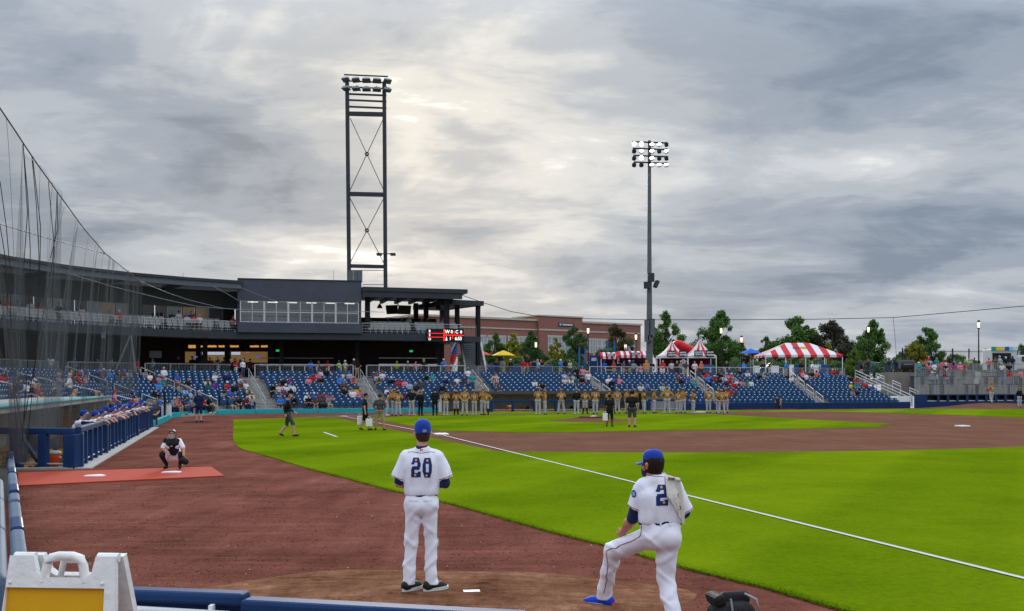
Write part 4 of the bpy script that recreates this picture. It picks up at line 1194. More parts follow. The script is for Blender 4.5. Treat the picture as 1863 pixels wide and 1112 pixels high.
MB().box(D(1184, 505, PYY - .5), (.75, .5, .95)).build('speaker', M_dark, lp)
MB().box(D(1177, 519, PYY - .5), (.62, .5, .75), R(-20)).build('speaker', M_dark, lp); MB().box(D(1194, 517, PYY - .5), (.35, .5, .8), R(20), 0, 0, R(25)).build('speaker', M_dark, lp)
for x, y0, y1 in ((1176.5, 582, 622), (1187, 580, 614), (1182.5, 610, 620)):
 a, b = D(x, y0, PYY - .5), D(x, y1, PYY - .5); MB().box(((a.x + b.x) / 2, a.y, (a.z + b.z) / 2), (.5, .4, abs(a.z - b.z))).build('cabinet', M_pole, lp)
# ================================================================== beyond the stands
def brick_mat():
 m = bpy.data.materials.new('red_brick'); m.use_nodes = True; t = m.node_tree; b = t.nodes['Principled BSDF']
 tcn = t.nodes.new('ShaderNodeTexCoord'); mp = t.nodes.new('ShaderNodeMapping'); mp.inputs['Rotation'].default_value = (R(90), 0, 0)
 br = t.nodes.new('ShaderNodeTexBrick'); br.inputs['Scale'].default_value = 4.0
 br.inputs['Color1'].default_value = (.27, .092, .062, 1); br.inputs['Color2'].default_value = (.21, .068, .050, 1); br.inputs['Mortar'].default_value = (.28, .20, .17, 1)
 t.links.new(tcn.outputs['Object'], mp.inputs[0]); t.links.new(mp.outputs[0], br.inputs['Vector']); t.links.new(br.outputs[0], b.inputs['Base Color'])
 b.inputs['Roughness'].default_value = .9
 return m
M_brick = brick_mat()
M_lime = mat('limestone_trim', (.44, .40, .34), .8, .12, 2)
M_bglass = mat('office_glass', (.26, .32, .36), .12, .35, .25, spec=.6)
bA, bB = Vector((-16.0, 172.5)), Vector((25.3, 201.0))
bdv = (bB - bA).normalized(); bnv = Vector((-bdv.y, bdv.x)); BL = (bB - bA).length
bth = math.atan2(bdv.y, bdv.x)
brk = empty('brick_building', (*bA, CONC_Z), 'three storey red brick office building with pale stone trim', 'building')
def bslab(s0, s1, o0, o1, z0, z1):
 f = lambda s, o: tuple(bA + bdv * s + bnv * o)
 return MB().prism([f(s0, o0), f(s1, o0), f(s1, o1), f(s0, o1)], z0, z1)
BT = 13.8
def bx(px):   # distance along the facade seen at a pixel column
 k = (px - CX) / FPX
 return (k * bA.y - bA.x) / (bdv.x - k * bdv.y)
bslab(0, BL, 0, 20, CONC_Z, BT).build('wall', M_brick, brk)
bslab(-.15, BL + .15, -.25, 20, BT, BT + .35).build('cornice', M_lime, brk)
bslab(-.05, BL + .05, -.12, 0, 12.1, 12.35).build('string_course', M_lime, brk)
cb0, cb1 = bx(977), bx(1056)
bslab(cb0, cb1, -.6, 8, CONC_Z, BT + .9).build('centre_block', M_brick, brk)
bslab(cb0 - .1, cb1 + .1, -.75, 8.1, BT + .9, BT + 1.15).build('centre_cornice', M_lime, brk)
bslab(cb0 - .02, cb1 + .02, -.7, -.6, 12.1, 12.4).build('string_course', M_lime, brk)
def bwin(s, w, z0, z1, o, nm=1):
 e = empty('window', (0, 0, 0)); e.parent = brk; c = bA + bdv * s; e.location = Vector((c.x, c.y, z0)) - root_loc(brk)
 bslab(s - w / 2 - .15, s + w / 2 + .15, o - .10, o + .02, z1, z1 + .38).build('lintel', M_lime, e)
 bslab(s - w / 2 - .15, s + w / 2 + .15, o - .12, o + .02, z0 - .22, z0).build('sill', M_lime, e)
 bslab(s - w / 2, s + w / 2, o - .045, o - .01, z0, z1).build('pane', M_bglass, e)
 fr = MB()
 for q in [s - w / 2 + w * k / (nm + 1) for k in range(nm + 2)]:
  x = bslab(q - .05, q + .05, o - .085, o - .05, z0, z1); fr.add(x.v, x.f)
 for z in (z0 + (z1 - z0) * .55,):
  x = bslab(s - w / 2, s + w / 2, o - .09, o - .052, z - .04, z + .04); fr.add(x.v, x.f)
 fr.build('frame', M_frame, e)
wins = [880, 892, 914, 930, 944, 960, 974, 1073, 1087, 1100, 1127, 1140, 1152]
for px_ in wins:
 s = bx(px_)
 for z0, z1 in ((8.4, 10.6), (3.6, 6.2)): bwin(s, 1.35 if px_ < 1060 else 1.25, z0, z1, 0)
for px_ in (886, 903, 937, 952, 967, 1080, 1094, 1113, 1133, 1146): # stone pilaster strips
 s = bx(px_); bslab(s - .16, s + .16, -.08, 0, CONC_Z, 11.0).build('stone_strip', M_lime, brk)
for px_, w, nm in ((999, 1.4, 1), (1018, 3.0, 3), (1037, 1.4, 1)):
 for z0, z1 in ((8.2, 10.9), (5.4, 7.7), (3.2, 4.9)): bwin(bx(px_), w, z0, z1, -.6, nm)
s = bx(1020); e = MB()
bslab(s - 1.0, s + 2.6, -.72, -.61, 13.0, 13.6).build('sign_board', mat('sign_navy', (.03, .05, .10), .5), brk)
for k in range(8): bslab(s - .1 + k * .3, s + .1 + k * .3, -.76, -.725, 13.18, 13.44).build('sign_letter', M_white, brk)
bslab(s - .8, s - .4, -.76, -.725, 13.12, 13.5).build('sign_emblem', mat('pale_blue', (.35, .55, .75)), brk)
def leaf_mat(name, c):
 m = bpy.data.materials.new(name); m.use_nodes = True; t = m.node_tree; b = t.nodes['Principled BSDF']
 tcn = t.nodes.new('ShaderNodeTexCoord'); n = t.nodes.new('ShaderNodeTexNoise'); n.inputs['Scale'].default_value = 1.6; n.inputs['Detail'].default_value = 6; n.inputs['Roughness'].default_value = .8
 r = t.nodes.new('ShaderNodeValToRGB'); el = r.color_ramp.elements
 el[0].position = .34; el[0].color = (*[v * .55 for v in c], 1); el[1].position = .68; el[1].color = (*[min(1, v * 1.55) for v in c], 1)
 t.links.new(tcn.outputs['Object'], n.inputs[0]); t.links.new(n.outputs[0], r.inputs[0]); t.links.new(r.outputs[0], b.inputs['Base Color'])
 b.inputs['Roughness'].default_value = .6; b.inputs['Specular IOR Level'].default_value = .2
 b.inputs['Transmission Weight'].default_value = 0.0
 return m
LEAF = {'green': leaf_mat('leaf_green', (.075, .165, .028)), 'dark': leaf_mat('leaf_dark_green', (.052, .122, .030)), 'yellow': leaf_mat('leaf_yellow_green', (.26, .26, .012)), 'lime': leaf_mat('leaf_lime', (.12, .21, .025)), 'brown': leaf_mat('leaf_bronze', (.105, .095, .042)), 'red': leaf_mat('leaf_dull_bronze', (.062, .066, .042))}
M_bark = mat('bark', (.07, .055, .042), .9, .3, 4, .4, 12)
def tree(px_, top, Y, wpx, col, label, zb=None, seed=0, n=5200, narrow=1.0, name='tree', group='trees beyond the stands'):
 zb = CONC_Z if zb is None else zb
 r = random.Random(seed * 17 + 3)
 b = at_px(px_, Y); zt = D(0, top, Y).z; H = zt - zb; Wd = wpx * Y / FPX / 2
 e = empty(name, (b.x, b.y, zb), label, 'tree', group)
 tk = MB()
 lean = [Vector((b.x, b.y, zb)), Vector((b.x + r.gauss(0, .1), b.y, zb + H * .3)), Vector((b.x + r.gauss(0, .15), b.y, zb + H * .6)), Vector((b.x + r.gauss(0, .15), b.y, zb + H * .93))]
 tk.tube(lean, max(.10, H * .018), 7, r2=.02)
 lobes = []
 nl = 44
 for k in range(nl):
  f = (k + .5) / nl                      # height share within the crown
  z = zb + H * (.20 + .76 * f)
  prof = (1 - (abs(f - .36) / .66) ** 2.1)
  rad = Wd * max(.10, prof) * narrow
  a = r.uniform(0, 6.283)
  rr = rad * r.uniform(.30, 1.12)
  c = Vector((b.x + rr * math.cos(a), b.y + rr * math.sin(a), z + r.gauss(0, H * .02)))
  s = Wd * r.uniform(.16, .40) * (1.08 - .6 * f)
  lobes.append((c, s))
  st_ = lean[1].lerp(lean[2], min(1, f * 1.1))
  tk.tube([st_, st_.lerp(c, .6) + Vector((0, 0, -.1)), c], H * .006, 5, r2=.012, cap=False)
 tk.build('trunk', M_bark, e)
 V, Fa = [], []
 ls = max(.09, Wd * .052)
 tot = sum(s ** 2 for _, s in lobes)
 g = np.random.RandomState(seed + 5)
 parts = []
 for c, s in lobes:
  m_ = int(n * s * s / tot)
  d = g.normal(size=(m_, 3)) * (1, 1, .8); d /= np.linalg.norm(d, axis=1)[:, None]
  p = np.array(c) + d * (s * g.random_sample(m_) ** .42 * (1 + .45 * g.random_sample(m_)))[:, None]
  a = g.normal(size=(m_, 3)); a /= np.linalg.norm(a, axis=1)[:, None]; w = np.cross(a, g.normal(size=(m_, 3))); w /= np.linalg.norm(w, axis=1)[:, None]
  l = (ls * g.uniform(.6, 1.35, m_))[:, None]
  parts.append(np.stack([p - a * l, p + w * l * .5, p + a * l, p - w * l * .5], 1).reshape(-1, 3))
 V = np.concatenate(parts).tolist(); Fa = [(k, k + 1, k + 2, k + 3) for k in range(0, len(V), 4)]
 mb = MB(); mb.add(V, Fa); mb.build('crown', LEAF[col], e)
 return e
TR = [(1211, 564, 134, 60, 'green', 'round green tree right behind the light pole'), (1309, 562, 138, 74, 'green', 'tall leafy green tree behind the second peaked tent'), (1446, 575, 142, 84, 'green', 'wide green tree above the long striped tent'), (1516, 583, 140, 76, 'red', 'bronze leaved tree at the end of the long striped tent'), (1590, 582, 136, 66, 'green', 'dark green tree left of the black iron fence'), (1690, 595, 132, 62, 'green', 'green tree with ragged top behind the iron fence'), (1664, 622, 128, 44, 'yellow', 'yellow green bushy tree in front of the ragged green tree'),
      (900, 607, 124, 44, 'green', 'small green tree behind the yellow umbrella'), (933, 604, 122, 36, 'yellow', 'slender yellow green tree before the brick wall'), (968, 600, 130, 50, 'dark', 'dark green tree before the brick building centre'), (1012, 614, 122, 28, 'yellow', 'small golden tree below the brick building sign'), (1044, 591, 130, 48, 'dark', 'tall dark green tree before the brick building entrance'), (1120, 589, 134, 58, 'brown', 'bronze green tree at the end of the brick building'),
      (1553, 625, 126, 24, 'lime', 'little lime green tree beside the striped tent'), (1506, 622, 130, 24, 'yellow', 'small yellow tree top behind the striped tent'), (1392, 614, 150, 44, 'dark', 'sparse dark tree left of the wide green tree'), (1348, 622, 145, 44, 'brown', 'low brownish tree behind the blue canopy'), (1640, 640, 130, 40, 'dark', 'low dark tree at the start of the iron fence'), (1560, 632, 140, 54, 'dark', 'dark bushy tree behind the little lime tree'), (1300, 622, 140, 44, 'yellow', 'olive yellow tree behind the peaked tents'), (1800, 644, 138, 44, 'dark', 'low dark green tree beside the food truck'), (1858, 625, 150, 40, 'dark', 'dark tree behind the food truck cab'), (850, 622, 128, 40, 'dark', 'dark tree behind the red umbrella'), (1420, 628, 150, 60, 'dark', 'low dark trees mass top behind the striped tent ridge'), (1740, 648, 150, 60, 'green', 'low green bushy tree beyond the fence')]
for i, (a, t_, Y, w, c, lab) in enumerate(TR):
 tree(a, t_, Y, w, c, lab, seed=i, n=20000 if w > 40 else 11000)
def shrub(px0, px1, top, Y, col, label, seed):
 r = random.Random(seed); a, b = at_px(px0, Y), at_px(px1, Y); zt = D(0, top, Y).z
 V, Fa = [], []
 for _ in range(int(abs(b.x - a.x) * 420)):
  t = r.random(); x = a.x + (b.x - a.x) * t; h = (zt - CONC_Z) * (.8 + .2 * math.sin(x * 2.1) * math.sin(x * .9 + 1))
  p = Vector((x, Y + r.uniform(-.9, .9), CONC_Z + h * r.random() ** .6))
  u = Vector((r.gauss(0, 1), r.gauss(0, 1), r.gauss(0, 1))).normalized(); w = u.orthogonal().normalized(); l = .14 * r.uniform(.6, 1.3); k = len(V)
  V += [p - u * l, p + w * l * .55, p + u * l, p - w * l * .55]; Fa.append((k, k + 1, k + 2, k + 3))
 e = empty('hedge', ((a.x + b.x) / 2, Y, CONC_Z), label, 'hedge')
 mb = MB(); mb.add(V, Fa); mb.build('foliage', LEAF[col], e)
 mb = MB()
 for k in range(int(abs(b.x - a.x) / 1.2) + 1):
  x = a.x + 1.2 * k; mb.tube([(x, Y, CONC_Z), (x + .1, Y, zt - .5)], .04, 5, r2=.01)
 mb.build('stem', M_bark, e)
shrub(868, 1060, 650, 121, 'dark', 'dark clipped hedge behind the people by the brick building', 1)
shrub(1330, 1640, 648, 128, 'dark', 'dark hedge behind the long striped tent', 2)
shrub(1655, 1870, 652, 132, 'green', 'green hedge beyond the black iron fence', 3)
M_tw = mat('tent_white', (.72, .72, .73), .7, .06, 2); M_trd = mat('tent_red', (.58, .035, .045), .7, .08, 2)
def hip_tent():
 x0, x1, y0, y1, ze, zr = 29.25, 38.2, 118.0, 124.2, 5.65, 7.15
 ra_, rb_ = 32.4, 35.2; ym = (y0 + y1) / 2
 e = empty('striped_tent', ((x0 + x1) / 2, ym, CONC_Z), 'long red and white striped hip roof tent on white poles', 'tent')
 n = 12
 def top(x):     # roof height above the eave along the front slope, for the hip outline
  if x < ra_: return (x - x0) / (ra_ - x0)
  if x > rb_: return (x1 - x) / (x1 - rb_)
  return 1.0
 cuts = sorted(set([x0 + (x1 - x0) * k / n for k in range(n + 1)]))
 for side in (0, 1):
  ye = y0 if side == 0 else y1
  for k in range(n):
   xs = [cuts[k]] + [v for v in (ra_, rb_) if cuts[k] < v < cuts[k + 1]] + [cuts[k + 1]]
   pts = [(x, ye, ze) for x in xs] + [(x, ye + (ym - ye) * top(x), ze + (zr - ze) * top(x)) for x in reversed(xs)]
   mb = MB(); m_ = len(pts); off = Vector((0, 0, -.03))
   mb.add(pts, [tuple(range(m_))]); mb.build('roof_panel', M_trd if k % 2 else M_tw, e)
   MB().add([(cuts[k], ye - .02, ze), (cuts[k + 1], ye - .02, ze), (cuts[k + 1], ye - .02, ze - .28), (cuts[k], ye - .02, ze - .28)], [(3, 2, 1, 0)]).build('valance', M_trd if k % 2 else M_tw, e)
 for xe, rx in ((x0, ra_), (x1, rb_)):
  m_ = 8
  for k in range(m_):
   ya, yb = y0 + (y1 - y0) * k / m_, y0 + (y1 - y0) * (k + 1) / m_
   f = lambda y: 1 - abs(y - ym) / (ym - y0)
   P = lambda y, g: (xe + (rx - xe) * g, y, ze + (zr - ze) * g)
   MB().add([P(ya, 0), P(yb, 0), P(yb, f(yb)), P(ya, f(ya))], [(0, 1, 2, 3)]).build('roof_panel', M_trd if k % 2 else M_tw, e)
   MB().add([(xe, ya, ze), (xe, yb, ze), (xe, yb, ze - .28), (xe, ya, ze - .28)], [(0, 1, 2, 3)]).build('valance', M_trd if k % 2 else M_tw, e)
 for x in (x0 + .05, 31.6, 33.9, 36.1, x1 - .05):
  for y in (y0 + .05, y1 - .05): MB().tube([(x, y, CONC_Z), (x, y, ze)], .05, 8).build('pole', M_white, e)
 g = lambda x, f: Vector((x, y0 + (ym - y0) * f - .02, ze + (zr - ze) * f + .025))
 MB().add([g(32.9, .50), g(33.6, .50), g(33.6, .62), g(32.9, .62)], [(0, 1, 2, 3)]).build('emblem', M_dark, e)
 MB().add([g(33.75, .48), g(34.45, .48), g(34.45, .66), g(33.75, .66)], [(0, 1, 2, 3)]).build('emblem', mat('gold_print', (.6, .36, .08)), e)
hip_tent()
def peak_tent(px0, px1, pk_x, pk_y, Y, label, i):
 a, b = at_px(px0, Y).x, at_px(px1, Y).x; w = b - a; d_ = w; ze = D(0, 647, Y).z; zp = D(0, pk_y, Y + d_ / 2).z
 xm = (a + b) / 2; ym = Y + d_ / 2
 e = empty('peaked_tent', (xm, ym, CONC_Z), label, 'tent', 'peaked festival tents')
 cor = [(a, Y), (b, Y), (b, Y + d_), (a, Y + d_)]
 for k in range(4):
  p, q = Vector(cor[k]), Vector(cor[(k + 1) % 4])
  for j in range(5):
   p0, p1 = p.lerp(q, j / 5), p.lerp(q, (j + 1) / 5)
   red = j in (1, 3)
   rows = [(0, 0), (.25, .14), (.5, .34), (.75, .62), (1, 1)]
   V = []
   for g, h in rows:
    for s in (p0, p1):
     t_ = s.lerp(Vector((xm, ym)), g); V.append((t_.x, t_.y, ze + (zp - ze) * h))
   MB().add(V, [(2 * r_, 2 * r_ + 1, 2 * r_ + 3, 2 * r_ + 2) for r_ in range(4)]).build('roof_panel', M_trd if red else M_tw, e)
   MB().add([(*p0, ze), (*p1, ze), (*p1, ze - .3), (*p0, ze - .3)], [(3, 2, 1, 0)]).build('valance', M_tw, e)
 for x, y in cor: MB().tube([(x, y, CONC_Z), (x, y, ze)], .05, 8).build('pole', M_white, e)
 MB().tube([(xm, ym, zp - .05), (xm, ym, zp + .55)], .02, 5).build('finial', M_white, e)
 MB().add([(xm, ym, zp + .5), (xm + .45, ym, zp + .5), (xm + .45, ym, zp + .3), (xm, ym, zp + .3)], [(0, 1, 2, 3)]).build('pennant', M_tw, e)
 MB().box((xm, Y + 1.0, CONC_Z + .45), (w * .8, .5, .9)).build('counter', M_dark, e)
 MB().add([(a + .1, Y + d_ - .1, CONC_Z), (b - .1, Y + d_ - .1, CONC_Z), (b - .1, Y + d_ - .1, ze), (a + .1, Y + d_ - .1, ze)], [(0, 1, 2, 3)]).build('back_curtain', mat('maroon_cloth', (.16, .015, .03), .8), e)
peak_tent(1201, 1251, 1226, 620, 116.5, 'peaked red and white tent nearer the light pole', 0)
peak_tent(1252, 1303, 1277, 617, 116.5, 'peaked red and white tent farther from the light pole', 1)
SGN = ['first', 'second', 'third', 'fourth']
r_ = random.Random(8)
for i, (x0, x1, y0, y1) in enumerate(((1214, 1229.5, 638, 649), (1235, 1250.5, 638, 649), (1263, 1278.5, 637.5, 648), (1284, 1299.5, 637, 649.5))):
 e = empty('menu_board', D((x0 + x1) / 2, y1, 116.2), f'{SGN[i]} black menu board from the light pole hung on the peaked tents', 'sign', 'black boards on the peaked tents')
 a, b = D(x0, y0, 116.2), D(x1, y1, 116.2)
 MB().box(((a.x + b.x) / 2, 116.2, (a.z + b.z) / 2), (b.x - a.x, .05, a.z - b.z)).build('board', M_ink, e)
 for k in range(2):
  z = a.z - (a.z - b.z) * (.32 + .38 * k)
  x = a.x + .1
  while x < b.x - .12:
   w = r_.uniform(.05, .12); MB().box((x + w / 2, 116.165, z + r_.uniform(-.02, .02)), (w, .02, r_.uniform(.14, .2))).build('lettering', M_white, e); x += w + .035
e = empty('inflatable_slide', D(1245, 640, 122), 'red inflatable slide between the two peaked tents', 'slide')
for k in range(6):
 f = k / 5; p = D(1234 + 24 * f, 627 + 12 * f, 122); MB().ball(p, (.75, .9, .55), 12, 8).build('air_chamber', mat('red_vinyl', (.55, .015, .025), .35, .05), e)
MB().bar(D(1232, 640, 122.3), D(1262, 648, 122.3), 1.6, 1.2).build('base', mat('red_vinyl', (.55, .015, .025)), e)
def awning(px0, px1, y0, y1, Y, label, sign, sx0, sx1):
 a, b = at_px(px0, Y).x, at_px(px1, Y).x; zt, zb = D(0, y0, Y + 1.2).z, D(0, y1, Y).z
 e = empty('awning_stall', ((a + b) / 2, Y, CONC_Z), label, 'food stall', 'food stalls with striped awnings')
 n = max(6, int((b - a) / .32)); n += n % 2 == 0
 for k in range(n):
  xa, xb = a + (b - a) * k / n, a + (b - a) * (k + 1) / n; m = M_trd if k % 2 == 0 else M_tw
  MB().add([(xa, Y, zb), (xb, Y, zb), (xb, Y + 1.2, zt), (xa, Y + 1.2, zt)], [(0, 1, 2, 3)]).build('awning_stripe', m, e)
  MB().add([(xa, Y - .005, zb), (xb, Y - .005, zb), (xb, Y - .005, zb - .3), (xa, Y - .005, zb - .3)], [(3, 2, 1, 0)]).build('valance', m, e)
 MB().box(((a + b) / 2, Y + 2.2, (CONC_Z + zt) / 2), (b - a, 2.0, zt - CONC_Z - .04)).build('booth', mat('maroon_booth', (.10, .03, .035), .7), e)
 MB().box(((a + b) / 2, Y + 1.15, CONC_Z + 1.55), ((b - a) * .85, .08, .95)).build('opening', M_ink, e)  # flat black board paints the shaded inside of the booth
 MB().box(((a + b) / 2, Y + .9, CONC_Z + 1.02), ((b - a) * .9, .5, .08)).build('counter', M_galv, e)
 for x in (a + .05, b - .05): MB().tube([(x, Y + .05, CONC_Z), (x, Y + .05, zb)], .035, 6).build('pole', M_white, e)
 p, q = D(sx0, y0 + 2.5, Y - .15), D(sx1, y1 - .5, Y - .15)
 s_ = MB().box(((p.x + q.x) / 2, Y - .15, (p.z + q.z) / 2), (q.x - p.x, .06, p.z - q.z)).build('sign', M_navy, e)
 put_text('lettering', sign, .42 if sign == 'BEER' else .4, .01, True, M_white, e, ((p.x + q.x) / 2, Y - .19, (p.z + q.z) / 2)).scale = (.8, .9, 1) if sign == 'BEER' else (.42, .75, 1)
awning(1093, 1125, 641, 648.5, 115, 'small food stall with red and white striped awning and beer sign', 'BEER', 1102, 1119)
awning(1125, 1181, 639, 646.5, 115.4, 'wide food stall with red and white striped awning beside the light pole', 'SAUSAGES', 1147, 1164)
e = empty('kiosk', D(1083, 660, 116), 'dark blue vending kiosk left of the striped stalls', 'kiosk')
for x0, x1 in ((1072, 1086), (1088, 1096)):
 a, b = D(x0, 647, 116), D(x1, 0, 116); MB().box(((a.x + b.x) / 2, 116, (a.z + CONC_Z) / 2), (b.x - a.x, .9, a.z - CONC_Z)).build('cabinet', M_navy, e)
a, b = D(1076, 651, 115.5), D(1085, 657, 115.5); MB().box(((a.x + b.x) / 2, 115.5, (a.z + b.z) / 2), (b.x - a.x, .05, a.z - b.z)).build('front_panel', mat('kiosk_panel', (.4, .45, .5), .4), e)
M_bpole = mat('blue_pole', (.02, .17, .55), .5)
for i, (x, y0) in enumerate(((1054, 632), (1065, 633.5), (1105.5, 620), (1118, 620), (1138, 632))):
 p = at_px(x, 117); MB().tube([(p.x, p.y, CONC_Z), (p.x, p.y, D(0, y0, 117).z)], .085, 8).build('blue_pole', M_bpole, label=['blue steel pole nearest the golden tree', 'blue steel pole left of the tall lamp', 'tall blue pole above the beer sign', 'tall blue pole right of the beer sign', 'blue pole carrying a small lamp over the stalls'][i], cat='pole', group='bright blue poles by the stalls')
MB().box(D(1105.5, 636, 116.8), (1.0, .04, .2)).build('street_sign', mat('sign_green', (.02, .30, .14)), label='small green street name sign on the blue pole', cat='sign')
M_lampglow = mat('lantern_glow', (1, .9, .7), .4, 0, emit=((1, .78, .45), .6))
def lamp(px_, top, Y, label, zb=None):
 zb = CONC_Z if zb is None else zb
 p = at_px(px_, Y); zt = D(0, top, Y).z
 e = empty('lamp_post', (p.x, p.y, zb), label, 'street lamp', 'black lamp posts with lit lanterns')
 MB().tube([(p.x, p.y, zb), (p.x, p.y, zt - .95)], .085, 8, r2=.06).build('post', M_ink, e)
 MB().lathe((p.x, p.y, zb), [(.2, 0), (.2, .3), (.1, .6)], 10).build('base', M_ink, e)
 MB().lathe((p.x, p.y, zt - .95), [(.08, 0), (.16, .08), (.17, .12)], 10).build('collar', M_ink, e)
 MB().lathe((p.x, p.y, zt - .83), [(.10, 0), (.14, .3), (.14, .62), (.0, .64)], 10).build('lantern', M_lampglow, e)
 MB().lathe((p.x, p.y, zt - .18), [(.19, 0), (.16, .1), (.05, .2), (0, .24)], 10).build('cap', M_ink, e)
for a in ((1070, 594, 118, 'tall lamp post before the bronze tree by the blue kiosk'), (1157, 606, 124, 'lamp post at the corner of the brick building'), (1138, 624, 122, 'short lamp above the blue pole by the stalls'), (975, 620, 124, 'lamp post hidden among the trees before the brick building'), (1312, 594, 119, 'lamp post in front of the tall leafy tree'), (1349, 611, 124, 'lamp post left of the blue canopy'), (1580, 592, 120, 'lamp post before the dark green tree by the fence'), (1780.5, 583, 112, 'tall black lamp post standing on the terrace', 3.5)):
 lamp(*a)
def umbrella(px0, px1, y0, y1, Y, m, label):
 a, b = at_px(px0, Y).x, at_px(px1, Y).x; xm = (a + b) / 2; zt, ze = D(0, y0, Y).z, D(0, y1, Y).z; rr = (b - a) / 2
 e = empty('patio_umbrella', (xm, Y, CONC_Z), label, 'umbrella', 'patio umbrellas and canopies')
 for k in range(8):
  t0, t1 = k * math.pi / 4, (k + 1) * math.pi / 4
  P = lambda t, g, h: (xm + rr * g * math.cos(t), Y + rr * g * math.sin(t), ze + (zt - ze) * h)
  MB().add([P(t0, 1, 0), P(t1, 1, 0), P(t1, .5, .55), P(t0, .5, .55), P(0, 0, 1)], [(0, 1, 2, 3), (3, 2, 4)]).build('panel', m, e)
 MB().tube([(xm, Y, CONC_Z), (xm, Y, zt)], .04, 6).build('pole', M_galv, e)
umbrella(850, 894, 636, 646, 112, mat('umbrella_red', (.70, .06, .045), .7, .05), 'red patio umbrella beside the grey staircase')
umbrella(894, 938, 637.5, 647, 113, mat('umbrella_yellow', (.75, .50, .02), .7, .05), 'yellow patio umbrella beside the red one')
umbrella(1345, 1387, 634, 643, 119, mat('umbrella_blue', (.02, .13, .58), .7, .05), 'bright blue canopy left of the long striped tent')
M_blue_cloth = mat('blue_banner', (.018, .075, .21), .7, .15, 3)
for i, (x0, x1, y0, y1, Y) in enumerate(((880, 900, 663, 673, 104), (925, 965, 663, 673, 105), (970, 1006, 664, 673, 105.5), (1280, 1300, 664, 675, 112), (1343, 1364, 664, 674, 113), (1444, 1463, 663, 675, 114.5), (1490, 1508, 663, 675, 115))):
 a, b = D(x0, y0, Y), D(x1, y1, Y)
 n_ = max(1, int((b.x - a.x) / .8)); e = empty('rail_banner', ((a.x + b.x) / 2, Y, CONC_Z), ['blue cloth barrier near the red umbrella', 'wide blue cloth barrier below the brick building', 'blue cloth barrier left of the golden tree', 'blue barrier under the farther peaked tent', 'blue barrier beside the white bins', 'blue barrier under the striped tent middle', 'blue barrier at the end of the striped tent'][i], 'barrier', 'blue cloth barriers along the concourse')
 for k in range(n_):
  w = (b.x - a.x) / n_; x = a.x + w * (k + .5)
  bevel(MB().box((x, Y, (a.z + CONC_Z) / 2 + .25), (w - .03, .5, a.z - CONC_Z - .5)).build('bale', M_blue_cloth, e), .1)
for i, (x0, x1, y0) in enumerate(((1372, 1381, 666), (1403, 1416, 666), (1437, 1443, 664), (1482, 1488, 664))):
 a, b = D(x0, y0, 111.2), D(x1, 0, 111.2)
 e = empty('white_bin', ((a.x + b.x) / 2, 111.2, CONC_Z), ['white bin left under the striped tent', 'wide white bin under the striped tent poles', 'tall white bin behind the blue barrier', 'tall white bin toward the end of the striped tent'][i], 'bin', 'white bins by the striped tent')
 MB().box(((a.x + b.x) / 2, 111.2, (a.z + CONC_Z) / 2), (b.x - a.x, .5, a.z - CONC_Z)).build('body', M_white, e); MB().box(((a.x + b.x) / 2, 111.2, a.z + .03), (b.x - a.x + .05, .55, .05)).build('lid', M_conc_l, e)
# ================================================================== terraces at the right end
def tslab(x0, x1, o0, o1, z0, z1): return MB().prism([third_wall(x0, o0), third_wall(x1, o0), third_wall(x1, o1), third_wall(x0, o1)], z0, z1)
TX0, TX1 = 1663, 2200
ter = empty('terrace', (*third_wall(1700), 0), 'stepped concrete drinking terraces beyond the end of the blue stand', 'terrace')
M_ter = mat('terrace_concrete', (.20, .18, .155), .9, .25, .8, .2, 10)
tiers = [(0.6, 3.6, 1.22), (3.6, 6.6, 2.0), (6.6, 9.6, 2.75)]
for o0, o1, z in tiers:
 tslab(TX0, TX1, o0, o1 + .1, -.2 if o0 < 1 else 0.5, z).build('tier', M_ter, ter)
tslab(TX0 - 60, TX1, 9.6, 40, 1.0, 3.5).build('top_tier', M_ter, ter)
tslab(TX0, TX1, 0.0, 0.25, 0, .62).build('field_wall', M_navy_pad, ter)
tslab(TX0, TX0 + 24, 0.1, 0.5, .62, 1.20).build('wall_block', M_navy, ter)
tslab(TX0, TX1, 0.1, .58, 1.18, 1.26).build('top_beam', M_navy, ter)
tslab(TX0 + 20, TX1, 0.5, 0.58, .62, 1.18).build('dark_opening', M_ink, ter)  # black slab paints in the shade between the pillars
for k in range(14):
 x = TX0 + 42 + k * 17.5; tslab(x, x + 4.5, 0.1, 0.45, .62, 1.18).build('pillar', M_navy, ter)
tslab(TX0 + 20, TX1, .2, .4, .62, .70).build('ledge', M_galv, ter)
for (x0, x1, o, z) in ((1772, 1780, 3.55, 2.0), (1772, 1780, 6.55, 2.75), (1774, 1784, 9.5, 3.5)):
 tslab(x0, x1, o - .25, o, z - .8, z + .06).build('stair_block', M_conc_l, ter)
labs = ['lowest picket rail of the concrete terraces', 'second picket rail of the concrete terraces', 'third picket rail of the concrete terraces', 'top picket rail of the concrete terraces']
for (o, z), lab in zip(((.7, 1.22), (3.7, 2.0), (6.7, 2.75), (9.7, 3.5)), labs):
 picket_rail('terrace_railing', third_wall(TX0 + 2 if o > 1 else TX0 + 4, o), third_wall(1905, o), z, .95, lab, M_galv_d, M_galv, .15, 2.4, .07, 'terrace railings', .022)
def table(px_, o, z, label, i):
 p = third_wall(px_, o)
 e = empty('high_table', (*p, z), label, 'table', 'dark high tables on the terraces')
 MB().box((p[0], p[1], z + 1.02), (1.5, .7, .05), .3).build('table_top', M_dark, e)
 for dx in (-.6, .6): MB().box((p[0] + dx, p[1] + dx * .3, z + .5), (.08, .5, 1.0), .3).build('leg', M_dark, e)
tl = 0
